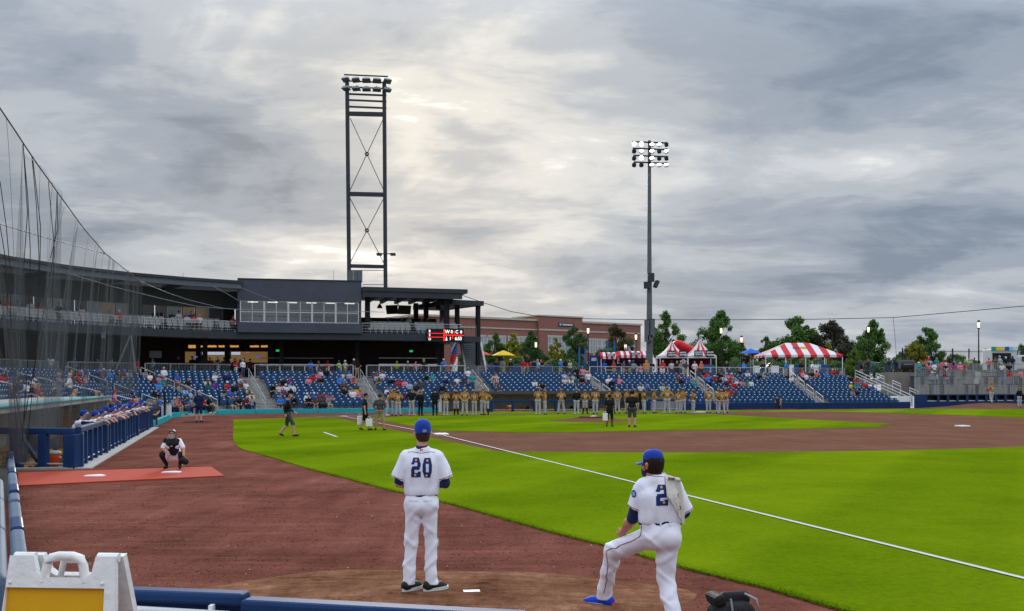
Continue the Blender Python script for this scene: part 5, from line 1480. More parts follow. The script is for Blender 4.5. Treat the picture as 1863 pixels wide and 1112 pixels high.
for o, z, xs, nm in ((2.0, 1.22, (1704, 1768, 1846), 'lowest'), (5.0, 2.0, (1669, 1722, 1803, 1858), 'second'), (8.0, 2.75, (1632, 1696, 1742, 1826), 'third'), (11.5, 3.5, (1570, 1622, 1688, 1738, 1758), 'top')):
 for j, x in enumerate(xs):
  if o > 9.7 or x > TX0:
   table(x, o, z, f'dark high table, {SGN[j] if j < 4 else "fifth"} along the {nm} terrace from the blue stand', tl); tl += 1
e = empty('waste_bin', (*third_wall(1718, 10.6), 3.5), 'red and white waste bin on the top terrace', 'bin')
p = third_wall(1718, 10.6)
MB().lathe((*p, 3.5), [(.0, 0), (.42, 0), (.45, .6), (.40, 1.0), (.2, 1.15), (0, 1.15)], 14).build('body', mat('bin_red', (.5, .02, .03), .5), e); MB().box((p[0], p[1] - .43, 4.05), (.22, .06, .9)).build('stripe', M_white, e)
p = third_wall(1649, 12.5); e = empty('smoker_grill', (*p, 3.5), 'dark barbecue smoker on the top terrace', 'grill')
o = MB().tube([(p[0] - .75, p[1], 4.4), (p[0] + .75, p[1], 4.4)], .5, 14).build('barrel', M_dark, e)
for dx in (-.5, .5): MB().box((p[0] + dx, p[1], 3.75), (.1, .6, .5)).build('leg', M_ink, e)
MB().tube([(p[0] + .5, p[1], 4.8), (p[0] + .5, p[1], 5.3)], .09, 8).build('chimney', M_ink, e); MB().bar((p[0] - .5, p[1] - .52, 4.4), (p[0] + .5, p[1] - .52, 4.4), .04, .04).build('handle', M_galv, e)
pm = Vector((at_px(1812, 94.5).x, 94.5))
MB().lathe((pm.x, pm.y, 0), [(7.0, 0.02), (4.5, .18), (2.5, .42), (1.2, .5), (0, .5)], 40, sx=1.0, sy=.42).build('bullpen_mound', M_clay, kind='structure', org=(pm.x, pm.y, 0))
def iron_fence():
 a, b = at_px(1642, 126), at_px(1880, 130)
 z = 3.5; h = D(0, 636.5, 128).z - z
 e = empty('iron_fence', (*a, z), 'tall black iron fence behind the terraces', 'fence')
 L = (b - a).length; d = (b - a) / L
 for hh in (.25, h - .25): MB().bar((*a, z + hh), (*b, z + hh), .05, .06).build('rail', M_ink, e)
 n = 8
 for k in range(n + 1): q = a + d * (L * k / n); MB().bar((*q, z), (*q, z + h + .15), .13, .13).build('post', M_ink, e)
 mb = MB()
 for k in range(int(L / .16)): q = a + d * (.16 * k + .08); mb.bar((*q, z), (*q, z + h), .022, .022)
 mb.build('pickets', M_ink, e)['kind'] = 'stuff'
iron_fence()
def truck():
 Y = 121; a, b = D(1803, 632, Y), D(1851, 0, Y); z = 3.5
 e = empty('food_truck', ((a.x + b.x) / 2, Y, z), 'pale food truck with colourful roof board and open hatch', 'truck')
 M_body = mat('truck_white', (.55, .57, .58), .4, .1, 1); xm = (a.x + b.x) / 2; w = b.x - a.x
 bevel(MB().box((xm, Y + 1.1, z + 1.65), (w, 2.2, 2.5)).build('body', M_body, e), .08)
 MB().box((xm - .3, Y - .02, z + 1.9), (w * .7, .06, 1.1)).build('hatch', M_ink, e)
 MB().box((xm - .3, Y - .3, z + 1.3), (w * .72, .5, .06)).build('counter', M_galv, e)
 cols = [(.02, .32, .20), (.65, .50, .05), (.70, .55, .20), (.03, .10, .45), (.25, .6, .75), (.6, .7, .75)]
 for k, c in enumerate(cols): MB().box((a.x + w * (k + .5) / 6, Y - .1, D(0, 634.5, Y).z), (w / 6 - .01, .1, .45)).build('roof_board', mat(f'board_colour_{k}', c, .5, .2, 4), e)
 cx_ = b.x + .9
 bevel(MB().box((cx_ - .2, Y + 1.1, z + 1.35), (1.6, 2.1, 1.7)).build('cab', M_body, e), .25)
 bevel(MB().box((cx_ + .9, Y + 1.1, z + .95), (1.3, 2.0, .85)).build('bonnet', mat('sky_blue_paint', (.03, .36, .55), .35, .05), e), .15)
 MB().box((cx_ + .1, Y - .0, z + 1.75), (.9, .06, .6)).build('side_window', M_glass_d, e)
 for x in (a.x + 1.0, cx_ + .6):
  w_ = MB().tube([(x, Y - .05, z + .42), (x, Y + .25, z + .42)], .42, 16).build('wheel', M_black, e)
  MB().tube([(x, Y - .07, z + .42), (x, Y - .04, z + .42)], .2, 12).build('rim', M_galv, w_)
truck()
def car(px_, Y, col, label, i):
 p = at_px(px_, Y); z = 3.5; x, y = p
 e = empty('parked_car', (x, y, z), label, 'car', 'cars parked beyond the fence')
 m = mat(f'car_paint_{i}', col, .25, .03, spec=.5, coat=.5)
 bevel(MB().box((x, y, z + .62), (4.4, 1.8, .62)).build('body', m, e), .14)
 V = [(x - 1.5, y - .8, z + .92), (x + 1.35, y - .8, z + .92), (x + 1.35, y + .8, z + .92), (x - 1.5, y + .8, z + .92), (x - .95, y - .68, z + 1.48), (x + .75, y - .68, z + 1.48), (x + .75, y + .68, z + 1.48), (x - .95, y + .68, z + 1.48)]
 MB().add(V, [(0, 1, 5, 4), (1, 2, 6, 5), (2, 3, 7, 6), (3, 0, 4, 7)]).build('window_band', M_glass_d, e)
 bevel(MB().box((x - .1, y, z + 1.50), (1.75, 1.4, .07)).build('roof', m, e), .03)
 for dx in (-1.35, 1.4):
  for dy in (-.85, .85):
   MB().tube([(x + dx, y + dy - .1, z + .33), (x + dx, y + dy + .1, z + .33)], .33, 14).build('wheel', M_black, e)
 for dy in (-.6, .6): MB().box((x - 2.2, y + dy, z + .7), (.05, .3, .14)).build('headlight', M_white, e)
for i, (x, Y, c, lab) in enumerate(((1592, 131, (.6, .6, .6), 'pale car beyond the lamp post left of the smoker'), (1655, 134, (.55, .57, .6), 'silver car behind the smoker grill'), (1722, 134, (.65, .65, .65), 'white car behind the red waste bin'), (1765, 134, (.10, .11, .13), 'dark car behind the tall terrace lamp post'), (1690, 136, (.03, .05, .12), 'navy car behind the group in red on the top terrace'), (1412, 133, (.55, .55, .56), 'pale car seen under the long striped tent'), (1340, 133, (.10, .1, .11), 'dark car seen left of the blue canopy'))):
 car(x, Y, c, lab, i)
# ================================================================== net and cables
def net_mat(name, alpha, rgb=(.10, .105, .11), gap=0.045):
 m = bpy.data.materials.new(name); m.use_nodes = True; t = m.node_tree; t.nodes.remove(t.nodes['Principled BSDF'])
 tr = t.nodes.new('ShaderNodeBsdfTransparent'); df = t.nodes.new('ShaderNodeBsdfDiffuse'); df.inputs[0].default_value = (*rgb, 1)
 mx = t.nodes.new('ShaderNodeMixShader'); mx.inputs[0].default_value = alpha
 t.links.new(tr.outputs[0], mx.inputs[1]); t.links.new(df.outputs[0], mx.inputs[2]); t.links.new(mx.outputs[0], t.nodes['Material Output'].inputs[0])
 return m
M_net = net_mat('netting', .19, (.11, .115, .12)); M_rope = mat('black_rope', (.02, .02, .022), .8); M_cable = mat('steel_cable', (.10, .11, .12), .5)
ncab = [D(-260, -120, 19.5), D(0, 196, 26.0), D(42, 260, 28), D(58, 285, 29), D(104, 349, 32.5), D(150, 413, 38), D(192, 462, 45), D(240, 500, 58), D(262, 518, 70)]
def cab_at(t):
 L = [0.0]
 for a, b in zip(ncab[:-1], ncab[1:]): L.append(L[-1] + (b - a).length)
 s = t * L[-1]
 for i in range(len(L) - 1):
  if s <= L[i + 1] + 1e-6: return ncab[i].lerp(ncab[i + 1], (s - L[i]) / (L[i + 1] - L[i]))
 return ncab[-1]
net = empty('backstop_net', (-12.6, 26, 0), 'dark protective net hanging in folds from a high cable over the near dugout', 'net')
MB().tube([cab_at(k / 40) for k in range(41)], .02, 6).build('top_cable', M_rope, net)
gather = D(48, 740, 26.4)
nu, nv_ = 260, 26
V, Fa = [], []
rn = random.Random(12)
ph = [rn.uniform(0, 6.28) for _ in range(6)]
for i in range(nu + 1):
 u = i / nu; top = cab_at(.02 + .93 * u)
 fold = sum(math.sin(u * f + p) for f, p in zip((23, 41, 67, 97, 131, 53), ph)) / 6
 for j in range(nv_ + 1):
  v = j / nv_
  pull = max(0.0, 1 - u / .62) ** .8           # near part is drawn to the bundle
  straight = Vector((top.x + (-.35 * u) * v, top.y, top.z * (1 - v) + 1.7 * v if u > .62 else top.z * (1 - v) + .2 * v))
  bx_ = gather + Vector((fold * .55 * (1 - .2 * v), fold * .6, 0))
  q = straight.lerp(Vector((bx_.x, bx_.y, straight.z)), pull * (v ** .75) * .97)
  amp = (.30 + .40 * v * (1 - .5 * pull))
  q = q + Vector((fold * amp * .8, fold * amp * .5, 0))
  V.append(q)
for i in range(nu):
 for j in range(nv_):
  a = i * (nv_ + 1) + j; Fa.append((a, a + 1, a + nv_ + 2, a + nv_ + 1))
mb = MB(); mb.add(V, Fa, 0, True); mb.build('mesh_curtain', M_net, net)
for i in range(6, nu, 9):
 MB().tube([V[i * (nv_ + 1) + j] for j in range(0, nv_ + 1, 2)], .0055, 4, cap=False).build('fold_cord', M_cable, net)
for x0, y0, x1, y1, Yr in ((42, 262, 52, 640, 27.5), (42, 262, 42, 500, 27.6), (58, 286, 68, 640, 28.2), (60, 292, 72, 520, 28), (104, 350, 92, 470, 31), (104, 350, 66, 640, 31), (88, 330, 95, 560, 30.5), (0, 330, 20, 640, 26), (0, 410, 12, 620, 25.8)):
 a, b = D(x0, y0, Yr), D(x1, y1, 26.8 if y1 > 560 else Yr)
 m1 = a.lerp(b, .5) + Vector((.12, 0, -.1)); c = Vector((gather.x + rng.uniform(-.25, .15), gather.y, .6)) if y1 > 560 else b
 pts = [a, a.lerp(m1, .5) + Vector((.03, 0, 0)), m1, b, b.lerp(c, .5), c] if y1 > 560 else [a, m1, b]
 MB().tube(pts, .011, 5).build('seam_rope', M_rope, net)
MB().tube([D(0, 408, 30), D(95, 436, 36), D(192, 462, 45)], .018, 5).build('guy_wire', M_cable, net)
def cable(name, px, Ys, label, r=.02, m=None):
 pts = [D(x, y, Y) for (x, y), Y in zip(px, Ys)]
 MB().tube(pts, r, 5).build(name, m or M_cable, label=label, cat='cable')
M_pale = mat('pale_cable', (.26, .27, .28), .5)
cable('net_cable', [(125, 498), (210, 523), (300, 545), (360, 558), (430, 563), (520, 565), (657, 567), (700, 568)], [70, 74, 80, 84, 87, 88, 89, 90], 'pale net cable sagging across the suite windows', .022, M_pale)
cable('net_cable', [(255, 512), (300, 531), (340, 545), (405, 561)], [76, 80, 83, 86], 'pale cable running from the curved roof to the sagging net cable', .02, M_pale)
cable('net_cable', [(386, 520), (412, 534), (437, 549)], [88, 88.5, 89], 'short pale cable at the left corner of the press box', .02, M_pale)
cable('net_cable', [(435, 522), (470, 536), (505, 549)], [89, 89, 89], 'pale cable crossing the press box front', .015, M_pale)
cable('net_cable', [(837, 536), (880, 551), (930, 567), (975, 575), (1060, 580), (1180, 582), (1340, 582), (1480, 581), (1625, 578), (1740, 568), (1863, 557), (1990, 540)], [94, 90, 88, 87, 87, 87, 88, 90, 90, 86, 80, 74], 'thin dark net cable stretched across the sky over the far stand', .028, M_rope)
cable('net_cable', [(1625, 578), (1628, 610), (1631, 652)], [90, 95, 103], 'thin cable dropping from the sky cable to the terrace', .018, M_rope)
cable('tower_wire', [(860, 588), (870, 568), (876, 556)], [101, 100.5, 100.2], 'thin slanting wire under the annex roof', .015, M_ink)
p = G(301, 765.0); p = Vector((p.x - .15, p.y + .3))
MB().tube([(p.x, p.y, 0), (p.x, p.y, D(0, 712, p.y).z)], .07, 8).build('net_pole', M_ink, label='slim black pole standing behind the teal wall by the white gate', cat='pole')
for i, (x0, x1, y0, y1) in enumerate(((294, 300, 737, 766), (302.5, 311.5, 736, 764))):
 Y = p.y + .3; a, b = D(x0, y0, Y), D(x1, y1, Y)
 e = empty('field_gate', ((a.x + b.x) / 2, Y, 0.1), ['narrow white padded gate panel left of the slim black pole', 'white padded gate panel right of the slim black pole'][i], 'gate')
 bevel(MB().box(((a.x + b.x) / 2, Y, a.z / 2 + .1), (b.x - a.x, .14, a.z - .2)).build('pad', M_white, e), .03); MB().box(((a.x + b.x) / 2, Y, a.z + .02), (b.x - a.x + .02, .18, .05)).build('cap', M_conc_l, e)
picket_rail('gate_railing', tuple(G(268, 768)[:2]), tuple(G(296, 758)[:2]), 0.3, 1.0, 'grey picket railing at the home end of the near dugout', M_galv_d, M_galv_d, .14, 1.6, .06)
# ================================================================== near walls round the camera
M_pad = mat('grey_blue_vinyl', (.085, .125, .185), .7, .18, 1.5, .25, 5)
def pad_wall(a, b, z0, z1, th, n, name, label, m, gap=.012, lump=0.0):
 e = empty(name, (*a, z0), label, 'wall'); a, b = Vector(a), Vector(b); L = (b - a).length; d = (b - a) / L
 r = random.Random(4)
 for k in range(n):
  p, q = a + d * (L * k / n + gap), a + d * (L * (k + 1) / n - gap)
  zz = z1 + r.uniform(-lump, lump)
  o = MB().bar((*p, (z0 + zz) / 2), (*q, (z0 + zz) / 2), th, zz - z0).build('wall_pad', M_navy_pad if (lump and k % 4 == 2) else m, e); bevel(o, min(.06, th * .3), 3)
 return e
pad_wall((-2.72, 5.25), (-5.48, 10.75), .4, 1.22, .24, 3, 'padded_wall', 'grey blue padded wall cap at the lower left corner', M_pad)
pad_wall((-5.25, 10.9), (-13.35, 27.2), 0.0, .42, .16, 16, 'padded_wall', 'row of lumpy navy and grey pads running along the bullpen dirt', M_pad, .02, .05)
fe = empty('bullpen_fence', (-1.8, 5.5, 0), 'navy topped fence panel with galvanised pipe rail near the folding sign', 'fence')
a, b = D(180, 1069, 5.56), D(449, 1079, 5.42)
bevel(MB().bar(Vector((a.x, a.y, a.z - .03)), Vector((b.x, b.y, b.z - .03)), .12, .07).build('top_cap', M_navy, fe), .02)
MB().bar(Vector((a.x, a.y + .03, .55)), Vector((b.x, b.y + .03, .55)), .05, .96).build('panel', M_navy_pad, fe)
off = Vector((0, -.12, -.085))
MB().tube([a + off, b + off + Vector((-.06, 0, -.01))], .026, 8).build('pipe_rail', M_galv, fe)
for t in (.62, .97): q = a.lerp(b, t) + off; MB().tube([q, Vector((q.x, q.y, .2))], .024, 8).build('pipe_post', M_galv, fe)
MB().box(a.lerp(b, .80) + Vector((0, -.09, -.075)), (.022, .05, .05)).build('clip', M_white, fe)
fe = empty('bullpen_fence', (-.7, 5.2, 0), 'second navy topped fence panel along the bottom edge of the bullpen', 'fence')
a, b = D(446, 1089, 5.28), D(960, 1116, 4.96)
bevel(MB().bar(Vector((a.x, a.y, a.z - .03)), Vector((b.x, b.y, b.z - .03)), .13, .07).build('top_cap', M_navy, fe), .02)
MB().bar(Vector((a.x, a.y + .03, .55)), Vector((b.x, b.y + .03, .55)), .05, .94).build('panel', M_navy_pad, fe)
def aframe():
 Y = 4.75; e = empty('folding_sign', D(110, 1160, Y), 'white plastic folding A-frame sign with yellow poster', 'sign')
 M_pl = mat('white_plastic', (.80, .80, .79), .5, .10, 7, .25, 30); s = Y / FPX
 O = D(115, 1012, Y); rz = R(-4)
 def side(name, tilt, yoff, xoff):
  pts = [(-.247, 0), (-.135, 0), (-.112, .075), (-.085, .098), (.125, .098), (.15, .075), (.165, 0), (.255, 0), (.30, .62), (.315, 1.02), (-.315, 1.02), (-.285, .62)]
  win = [(-.255, .145), (.215, .145), (.235, .86), (-.265, .86)]
  Mx = Matrix.Translation(O + Vector((xoff, yoff, 0))) @ Matrix.Rotation(rz, 4, 'Z') @ Matrix.Rotation(tilt, 4, 'X')
  L = [[Vector((x, z, 0)) for x, z in lp] for lp in (pts, win)] if name == 'front_panel' else [[Vector((x, z, 0)) for x, z in pts]]
  tri = tessellate_polygon(L); flat = [q for lp in L for q in lp]; mb = MB(); n = len(flat)
  th = .035
  vs = [Mx @ Vector((q.x, -th / 2, -q.y)) for q in flat] + [Mx @ Vector((q.x, th / 2, -q.y)) for q in flat]
  fs = [tuple(t_) for t_ in tri] + [tuple(n + i for i in reversed(t_)) for t_ in tri]
  k = 0
  for lp in L:
   m_ = len(lp)
   for i in range(m_): a_, b_ = k + i, k + (i + 1) % m_; fs.append((a_, b_, n + b_, n + a_))
   k += m_
  mb.add(vs, fs); o = mb.build(name, M_pl, e); bevel(o, .008, 2)
  if name == 'front_panel':
   mb = MB(); mb.add([Mx @ Vector((x, .002, -z)) for x, z in ((-.262, .14), (.222, .14), (.24, .87), (-.27, .87))], [(0, 1, 2, 3)]); mb.build('poster', mat('poster_yellow', (.70, .36, .01), .5, .06, 2), e)
   for x, z in ((-.235, .122), (.205, .122), (.235, .45)): q = MB(); q.ball(Mx @ Vector((x, -.02, -z)), .008, 8, 5); q.build('rivet', M_pl, e)
  return Mx
 Mx = side('front_panel', R(-9), 0, 0)
 side('rear_panel', R(14), .05, .02)
 h = MB(); h.tube([Mx @ Vector(q) for q in ((-.085, 0, -.12), (-.072, 0, -.035), (-.055, 0, -.008), (-.02, 0, 0.0), (.05, 0, 0.0), (.085, 0, -.01), (.10, 0, -.04), (.118, 0, -.12))], .022, 8); h.build('handle', M_pl, e)
 h = MB(); h.tube([Mx @ Vector(q) for q in ((-.035, .06, -.12), (-.02, .05, -.02), (.06, .05, -.02), (.08, .06, -.12))], .018, 8); h.build('handle', M_pl, e)
 for x in (-.19, .21): h = MB(); h.tube([Mx @ Vector((x - .05, .02, -.004)), Mx @ Vector((x + .05, .02, -.004))], .022, 8); h.build('hinge', M_pl, e)
aframe()
p = Vector((1.93, 9.0, 0)); e = empty('equipment_bag', p, 'black gear bag with open flap on the dirt beside the towel player', 'bag')
bevel(MB().box((p.x, p.y, .16), (.40, .32, .28), R(12)).build('body', M_bag, e), .11, 5)
bevel(MB().box((p.x - .14, p.y - .02, .32), (.10, .26, .10), R(12), 0, 0, R(-20)).build('flap', M_bag, e), .03)
bevel(MB().box((p.x + .04, p.y + .05, .31), (.28, .10, .12), R(14), 0, R(-12)).build('lid', M_bag, e), .045, 4)
MB().tube([(p.x + .17, p.y - .13, .1), (p.x + .215, p.y - .15, .22), (p.x + .2, p.y - .1, .33), (p.x + .12, p.y, .36)], .012, 6).build('strap', M_galv_d, e)
MB().tube([(p.x - .02, p.y - .17, .05), (p.x - .02, p.y - .175, .2), (p.x - .03, p.y - .12, .34)], .01, 6).build('strap', M_galv_d, e)
# ================================================================== people: a body is one continuous surface grown round its joints
def surface_nets(F, org, h):
 ins = F < 0
 nx, ny, nz = F.shape
 cnt = np.zeros((nx - 1, ny - 1, nz - 1)); acc = [np.zeros_like(cnt) for _ in range(3)]
 for ax in range(3):
  a = np.moveaxis(F, ax, 0); f0, f1 = a[:-1], a[1:]
  m = (f0 < 0) != (f1 < 0)
  t = np.where(m, f0 / np.where(m, f0 - f1, 1), 0)
  for dj in (0, 1):
   for dk in (0, 1):
    sl = (slice(None), slice(dj, dj + m.shape[1] - 1), slice(dk, dk + m.shape[2] - 1))
    mm = np.moveaxis(m[sl], 0, ax); tt = np.moveaxis(t[sl], 0, ax)
    cnt += mm
    o1, o2 = [k for k in range(3) if k != ax]
    acc[ax] += tt; acc[o1] += mm * dj; acc[o2] += mm * dk
 act = cnt > 0
 idx = -np.ones(act.shape, dtype=np.int64); idx[act] = np.arange(act.sum())
 g = np.argwhere(act)
 V = np.stack([(g[:, k] + acc[k][act] / cnt[act]) * h + org[k] for k in range(3)], 1)
 quads = []
 for ax in range(3):
  o1, o2 = [k for k in range(3) if k != ax]
  s0 = [slice(None)] * 3; s1 = [slice(None)] * 3
  s0[ax] = slice(0, -1); s1[ax] = slice(1, None)
  i0, i1 = ins[tuple(s0)], ins[tuple(s1)]
  e = np.argwhere(i0 != i1)
  e = e[(e[:, o1] > 0) & (e[:, o2] > 0) & (e[:, o1] < act.shape[o1]) & (e[:, o2] < act.shape[o2])]
  flip = i0[e[:, 0], e[:, 1], e[:, 2]]
  def cell(d1, d2):
   q = e.copy(); q[:, o1] -= d1; q[:, o2] -= d2
   return idx[q[:, 0], q[:, 1], q[:, 2]]
  a, b, c, d = cell(1, 1), cell(0, 1), cell(0, 0), cell(1, 0)
  if ax == 1: flip = ~flip
  quads.append(np.where(flip[:, None], np.stack([a, b, c, d], 1), np.stack([d, c, b, a], 1)))
 return V, np.concatenate(quads)
def cap_d(P, a, b, ra, rb):
 a = np.asarray(a, float); b = np.asarray(b, float); d = b - a; L = float(d @ d)
 t = np.clip(((P - a) @ d) / L, 0, 1) if L > 1e-12 else np.zeros(P.shape[:-1])
 return np.linalg.norm(P - a - t[..., None] * d, axis=-1) - (ra + (rb - ra) * t)
def grow(prims, h, k=0.03, cuts=(), wob=None, name='body', mats=(), smooth=True):
 """prims: (a, b, ra, rb, material[, plane]) -> mesh; smooth union of tapered limbs"""
 pts = np.array([p[0] for p in prims] + [p[1] for p in prims], float); rmax = max(max(p[2], p[3]) for p in prims)
 lo = pts.min(0) - rmax - 3 * h - .02; hi = pts.max(0) + rmax + 3 * h + .02
 n = np.ceil((hi - lo) / h).astype(int) + 1
 ax = [lo[i] + h * np.arange(n[i]) for i in range(3)]
 F = np.full(n, 0.5)
 for p in prims:
  a, b, ra, rb = np.asarray(p[0], float), np.asarray(p[1], float), p[2], p[3]
  m = max(ra, rb) + .07
  l = np.maximum(np.floor((np.minimum(a, b) - m - lo) / h).astype(int), 0); u = np.minimum(np.ceil((np.maximum(a, b) + m - lo) / h).astype(int) + 1, n)
  sl = tuple(slice(l[i], u[i]) for i in range(3))
  X = np.stack(np.meshgrid(ax[0][sl[0]], ax[1][sl[1]], ax[2][sl[2]], indexing='ij'), -1)
  d = cap_d(X, a, b, ra, rb)
  if len(p) > 5 and p[5] is not None:
   q, nn = np.asarray(p[5][0], float), np.asarray(p[5][1], float); d = np.maximum(d, (X - q) @ nn)
  kk = p[6] if len(p) > 6 else k
  f = F[sl]; hh = np.clip(.5 + .5 * (f - d) / kk, 0, 1)
  F[sl] = f * (1 - hh) + d * hh - kk * hh * (1 - hh)
 if wob is not None or cuts:
  X = np.stack(np.meshgrid(*ax, indexing='ij'), -1)
  if wob is not None: F = F + wob(X)
  for q, nn in cuts: F = np.maximum(F, (X - np.asarray(q, float)) @ np.asarray(nn, float))
 V, Q = surface_nets(F, lo, h)
 me = bpy.data.meshes.new(name)
 me.from_pydata(V.tolist(), [], Q.tolist())
 for m in mats: me.materials.append(m)
 C = V[Q].mean(1)
 best = np.full(len(C), 9.0); mi = np.zeros(len(C), dtype=np.int32)
 for p in prims:
  d = cap_d(C, p[0], p[1], p[2], p[3])
  if len(p) > 5 and p[5] is not None: d = np.maximum(d, (C - np.asarray(p[5][0], float)) @ np.asarray(p[5][1], float))
  w = d < best; best[w] = d[w]; mi[w] = p[4]
 me.polygons.foreach_set('material_index', mi)
 me.polygons.foreach_set('use_smooth', [smooth] * len(Q))
 me.update()
 return me
def joints(**kw):
 j = dict(hipL=(-.095, 0, .93), hipR=(.095, 0, .93), kneeL=(-.11, -.02, .50), kneeR=(.11, -.02, .50), ankL=(-.12, .02, .09), ankR=(.12, .02, .09), toeL=(-.15, -.15, .045), toeR=(.15, -.15, .045),
             waist=(0, 0, 1.08), chest=(0, 0, 1.31), shL=(-.185, 0, 1.45), shR=(.185, 0, 1.45), elL=(-.26, .03, 1.17), elR=(.26, .03, 1.17), wrL=(-.25, -.05, .93), wrR=(.25, -.05, .93), haL=(-.24, -.07, .83), haR=(.24, -.07, .83),
             neck=(0, .01, 1.52), head=(0, -.015, 1.69), face=(0, -1, 0))
 j.update(kw)
 return {k: np.array(v, float) for k, v in j.items()}
def body_prims(j, g=1.0, loose=1.0):
 P = []
 def c(a, b, ra, rb, m, k=.03): P.append((a, b, ra, rb, m, None, k))
 L = lambda a, b, t: a + (b - a) * t
 x = np.array((1., 0, 0))
 lat = (j['shR'] - j['shL']); lat = lat / np.linalg.norm(lat)
 c(j['hipL'], j['hipR'], .125 * g, .125 * g, 2, .04)
 c(j['waist'] - lat * .06, j['waist'] + lat * .06, .118 * g, .118 * g, 1, .04)
 c(j['chest'] - lat * .085, j['chest'] + lat * .085, .125 * g, .125 * g, 1, .05)
 c(L(j['hipL'], j['hipR'], .5) + (j['waist'] - L(j['hipL'], j['hipR'], .5)) * .55, j['chest'], .125 * g, .12 * g, 1, .04)
 c(j['shL'] * .92 + j['chest'] * .08, j['shR'] * .92 + j['chest'] * .08, .072, .072, 1, .04)
 c(L(j['chest'], j['neck'], .4), j['neck'], .085, .06, 1, .03)
 c(j['neck'], L(j['neck'], j['head'], .6), .055, .053, 0, .02)
 up = j['head'] - j['neck']; up = up / np.linalg.norm(up)
 f = j['face'] / np.linalg.norm(j['face'])
 c(j['head'] + up * .03 + f * -.015, j['head'] + up * .04 + f * .02, .092, .092, 0, .02)
 c(j['head'] - up * .05 + f * .015, j['head'] - up * .075 + f * .05, .068, .045, 0, .03)
 c(j['head'] - up * .005 + f * .098, j['head'] - up * .035 + f * .118, .012, .018, 0, .015)
 side = np.cross(f, up)
 for s in (-1, 1): c(j['head'] + side * s * .092 - up * .005, j['head'] + side * s * .098 + up * .02, .018, .02, 0, .01)
 for S in 'LR':
  sh, el, wr, ha, hip, kn, an, to = (j[n + S] for n in ('sh', 'el', 'wr', 'ha', 'hip', 'knee', 'ank', 'toe'))
  c(sh, L(sh, el, .62), .074 * g, .070 * g * loose, 1)
  c(L(sh, el, .55), el, .052 * g, .047 * g, 4, .02)
  c(el, wr, .047 * g, .033, 4, .02)
  c(wr, ha, .034, .040, 0, .015)
  c(ha, ha + (ha - wr) * .45 + f * .01, .036, .024, 0, .015)
  c(hip, kn, .098 * g, .072 * g * loose, 2, .03)
  c(kn, an, .068 * g * loose, .050 * loose, 5, .02)
  c(an + np.array((0, 0, -.01)), an + np.array((0, 0, -.02)) + (an - to) * .2 * np.array((1, 1, 0)), .045, .042, 3, .02)
  c(an * np.array((1, 1, 0)) + np.array((0, 0, an[2] - .04)), to, .048, .036, 3, .02)
 return P
POSE = {}
def rot_x(p, o, a):
 p = np.array(p, float) - o; ca, sa = math.cos(a), math.sin(a)
 return np.array((p[0], p[1] * ca - p[2] * sa, p[1] * sa + p[2] * ca)) + o
def pose(name, j, g=1.0, loose=1.0, h=.026):
 me = grow(body_prims(j, g, loose), h, name='body')
 for _ in range(6): me.materials.append(None)
 bv = BVHTree.FromPolygons([v.co.copy() for v in me.vertices], [tuple(p.vertices) for p in me.polygons])
 POSE[name] = (me, j, bv)
pose('stand', joints(), 1.0, 1.08)
pose('stand_wide', joints(kneeL=(-.16, -.03, .50), kneeR=(.16, -.03, .5), ankL=(-.21, .02, .09), ankR=(.21, .02, .09), toeL=(-.27, -.13, .045), toeR=(.27, -.13, .045), elL=(-.30, .06, 1.19), elR=(.30, .06, 1.19), wrL=(-.16, .17, 1.0), wrR=(.14, .17, 1.0), haL=(-.06, .19, .96), haR=(.05, .19, .97)), 1.02, 1.08)
pose('behind', joints(elL=(-.28, .08, 1.18), elR=(.28, .08, 1.18), wrL=(-.13, .16, 1.0), wrR=(.13, .16, 1.0), haL=(-.04, .17, .96), haR=(.04, .18, .97), ankL=(-.15, .02, .09), ankR=(.16, .02, .09), toeL=(-.2, -.14, .045), toeR=(.22, -.13, .045)), 1.0, 1.08)
pose('front', joints(elL=(-.27, .05, 1.17), elR=(.27, .05, 1.17), wrL=(-.12, -.18, 1.02), wrR=(.12, -.18, 1.02), haL=(-.03, -.22, 1.0), haR=(.03, -.21, .99)), 1.0, 1.08)
pose('folded', joints(elL=(-.27, -.06, 1.18), elR=(.27, -.06, 1.18), wrL=(-.02, -.22, 1.20), wrR=(.02, -.20, 1.16), haL=(.09, -.22, 1.22), haR=(-.09, -.2, 1.19)), 1.04, 1.05)
pose('hips', joints(elL=(-.40, .10, 1.20), elR=(.40, .10, 1.20), wrL=(-.24, .02, 1.05), wrR=(.24, .02, 1.05), haL=(-.18, -.05, 1.03), haR=(.18, -.05, 1.03), ankL=(-.17, .02, .09), ankR=(.17, .02, .09), toeL=(-.23, -.13, .045), toeR=(.23, -.13, .045)), 1.05, 1.08)
pose('onehip', joints(elL=(-.38, .08, 1.20), wrL=(-.22, .0, 1.06), haL=(-.17, -.06, 1.04), ankR=(.18, -.05, .09), toeR=(.25, -.2, .045), hipL=(-.08, 0, .93), hipR=(.11, 0, .92)), 1.0, 1.08)
pose('walk', joints(kneeL=(-.10, -.22, .52), ankL=(-.10, -.24, .11), toeL=(-.12, -.42, .07), kneeR=(.10, .06, .50), ankR=(.10, .32, .16), toeR=(.12, .20, .06), elL=(-.25, .14, 1.19), wrL=(-.25, .10, .96), haL=(-.24, .08, .87), elR=(.25, -.06, 1.17), wrR=(.22, -.24, 1.02), haR=(.2, -.32, .98)), 1.0, 1.08)
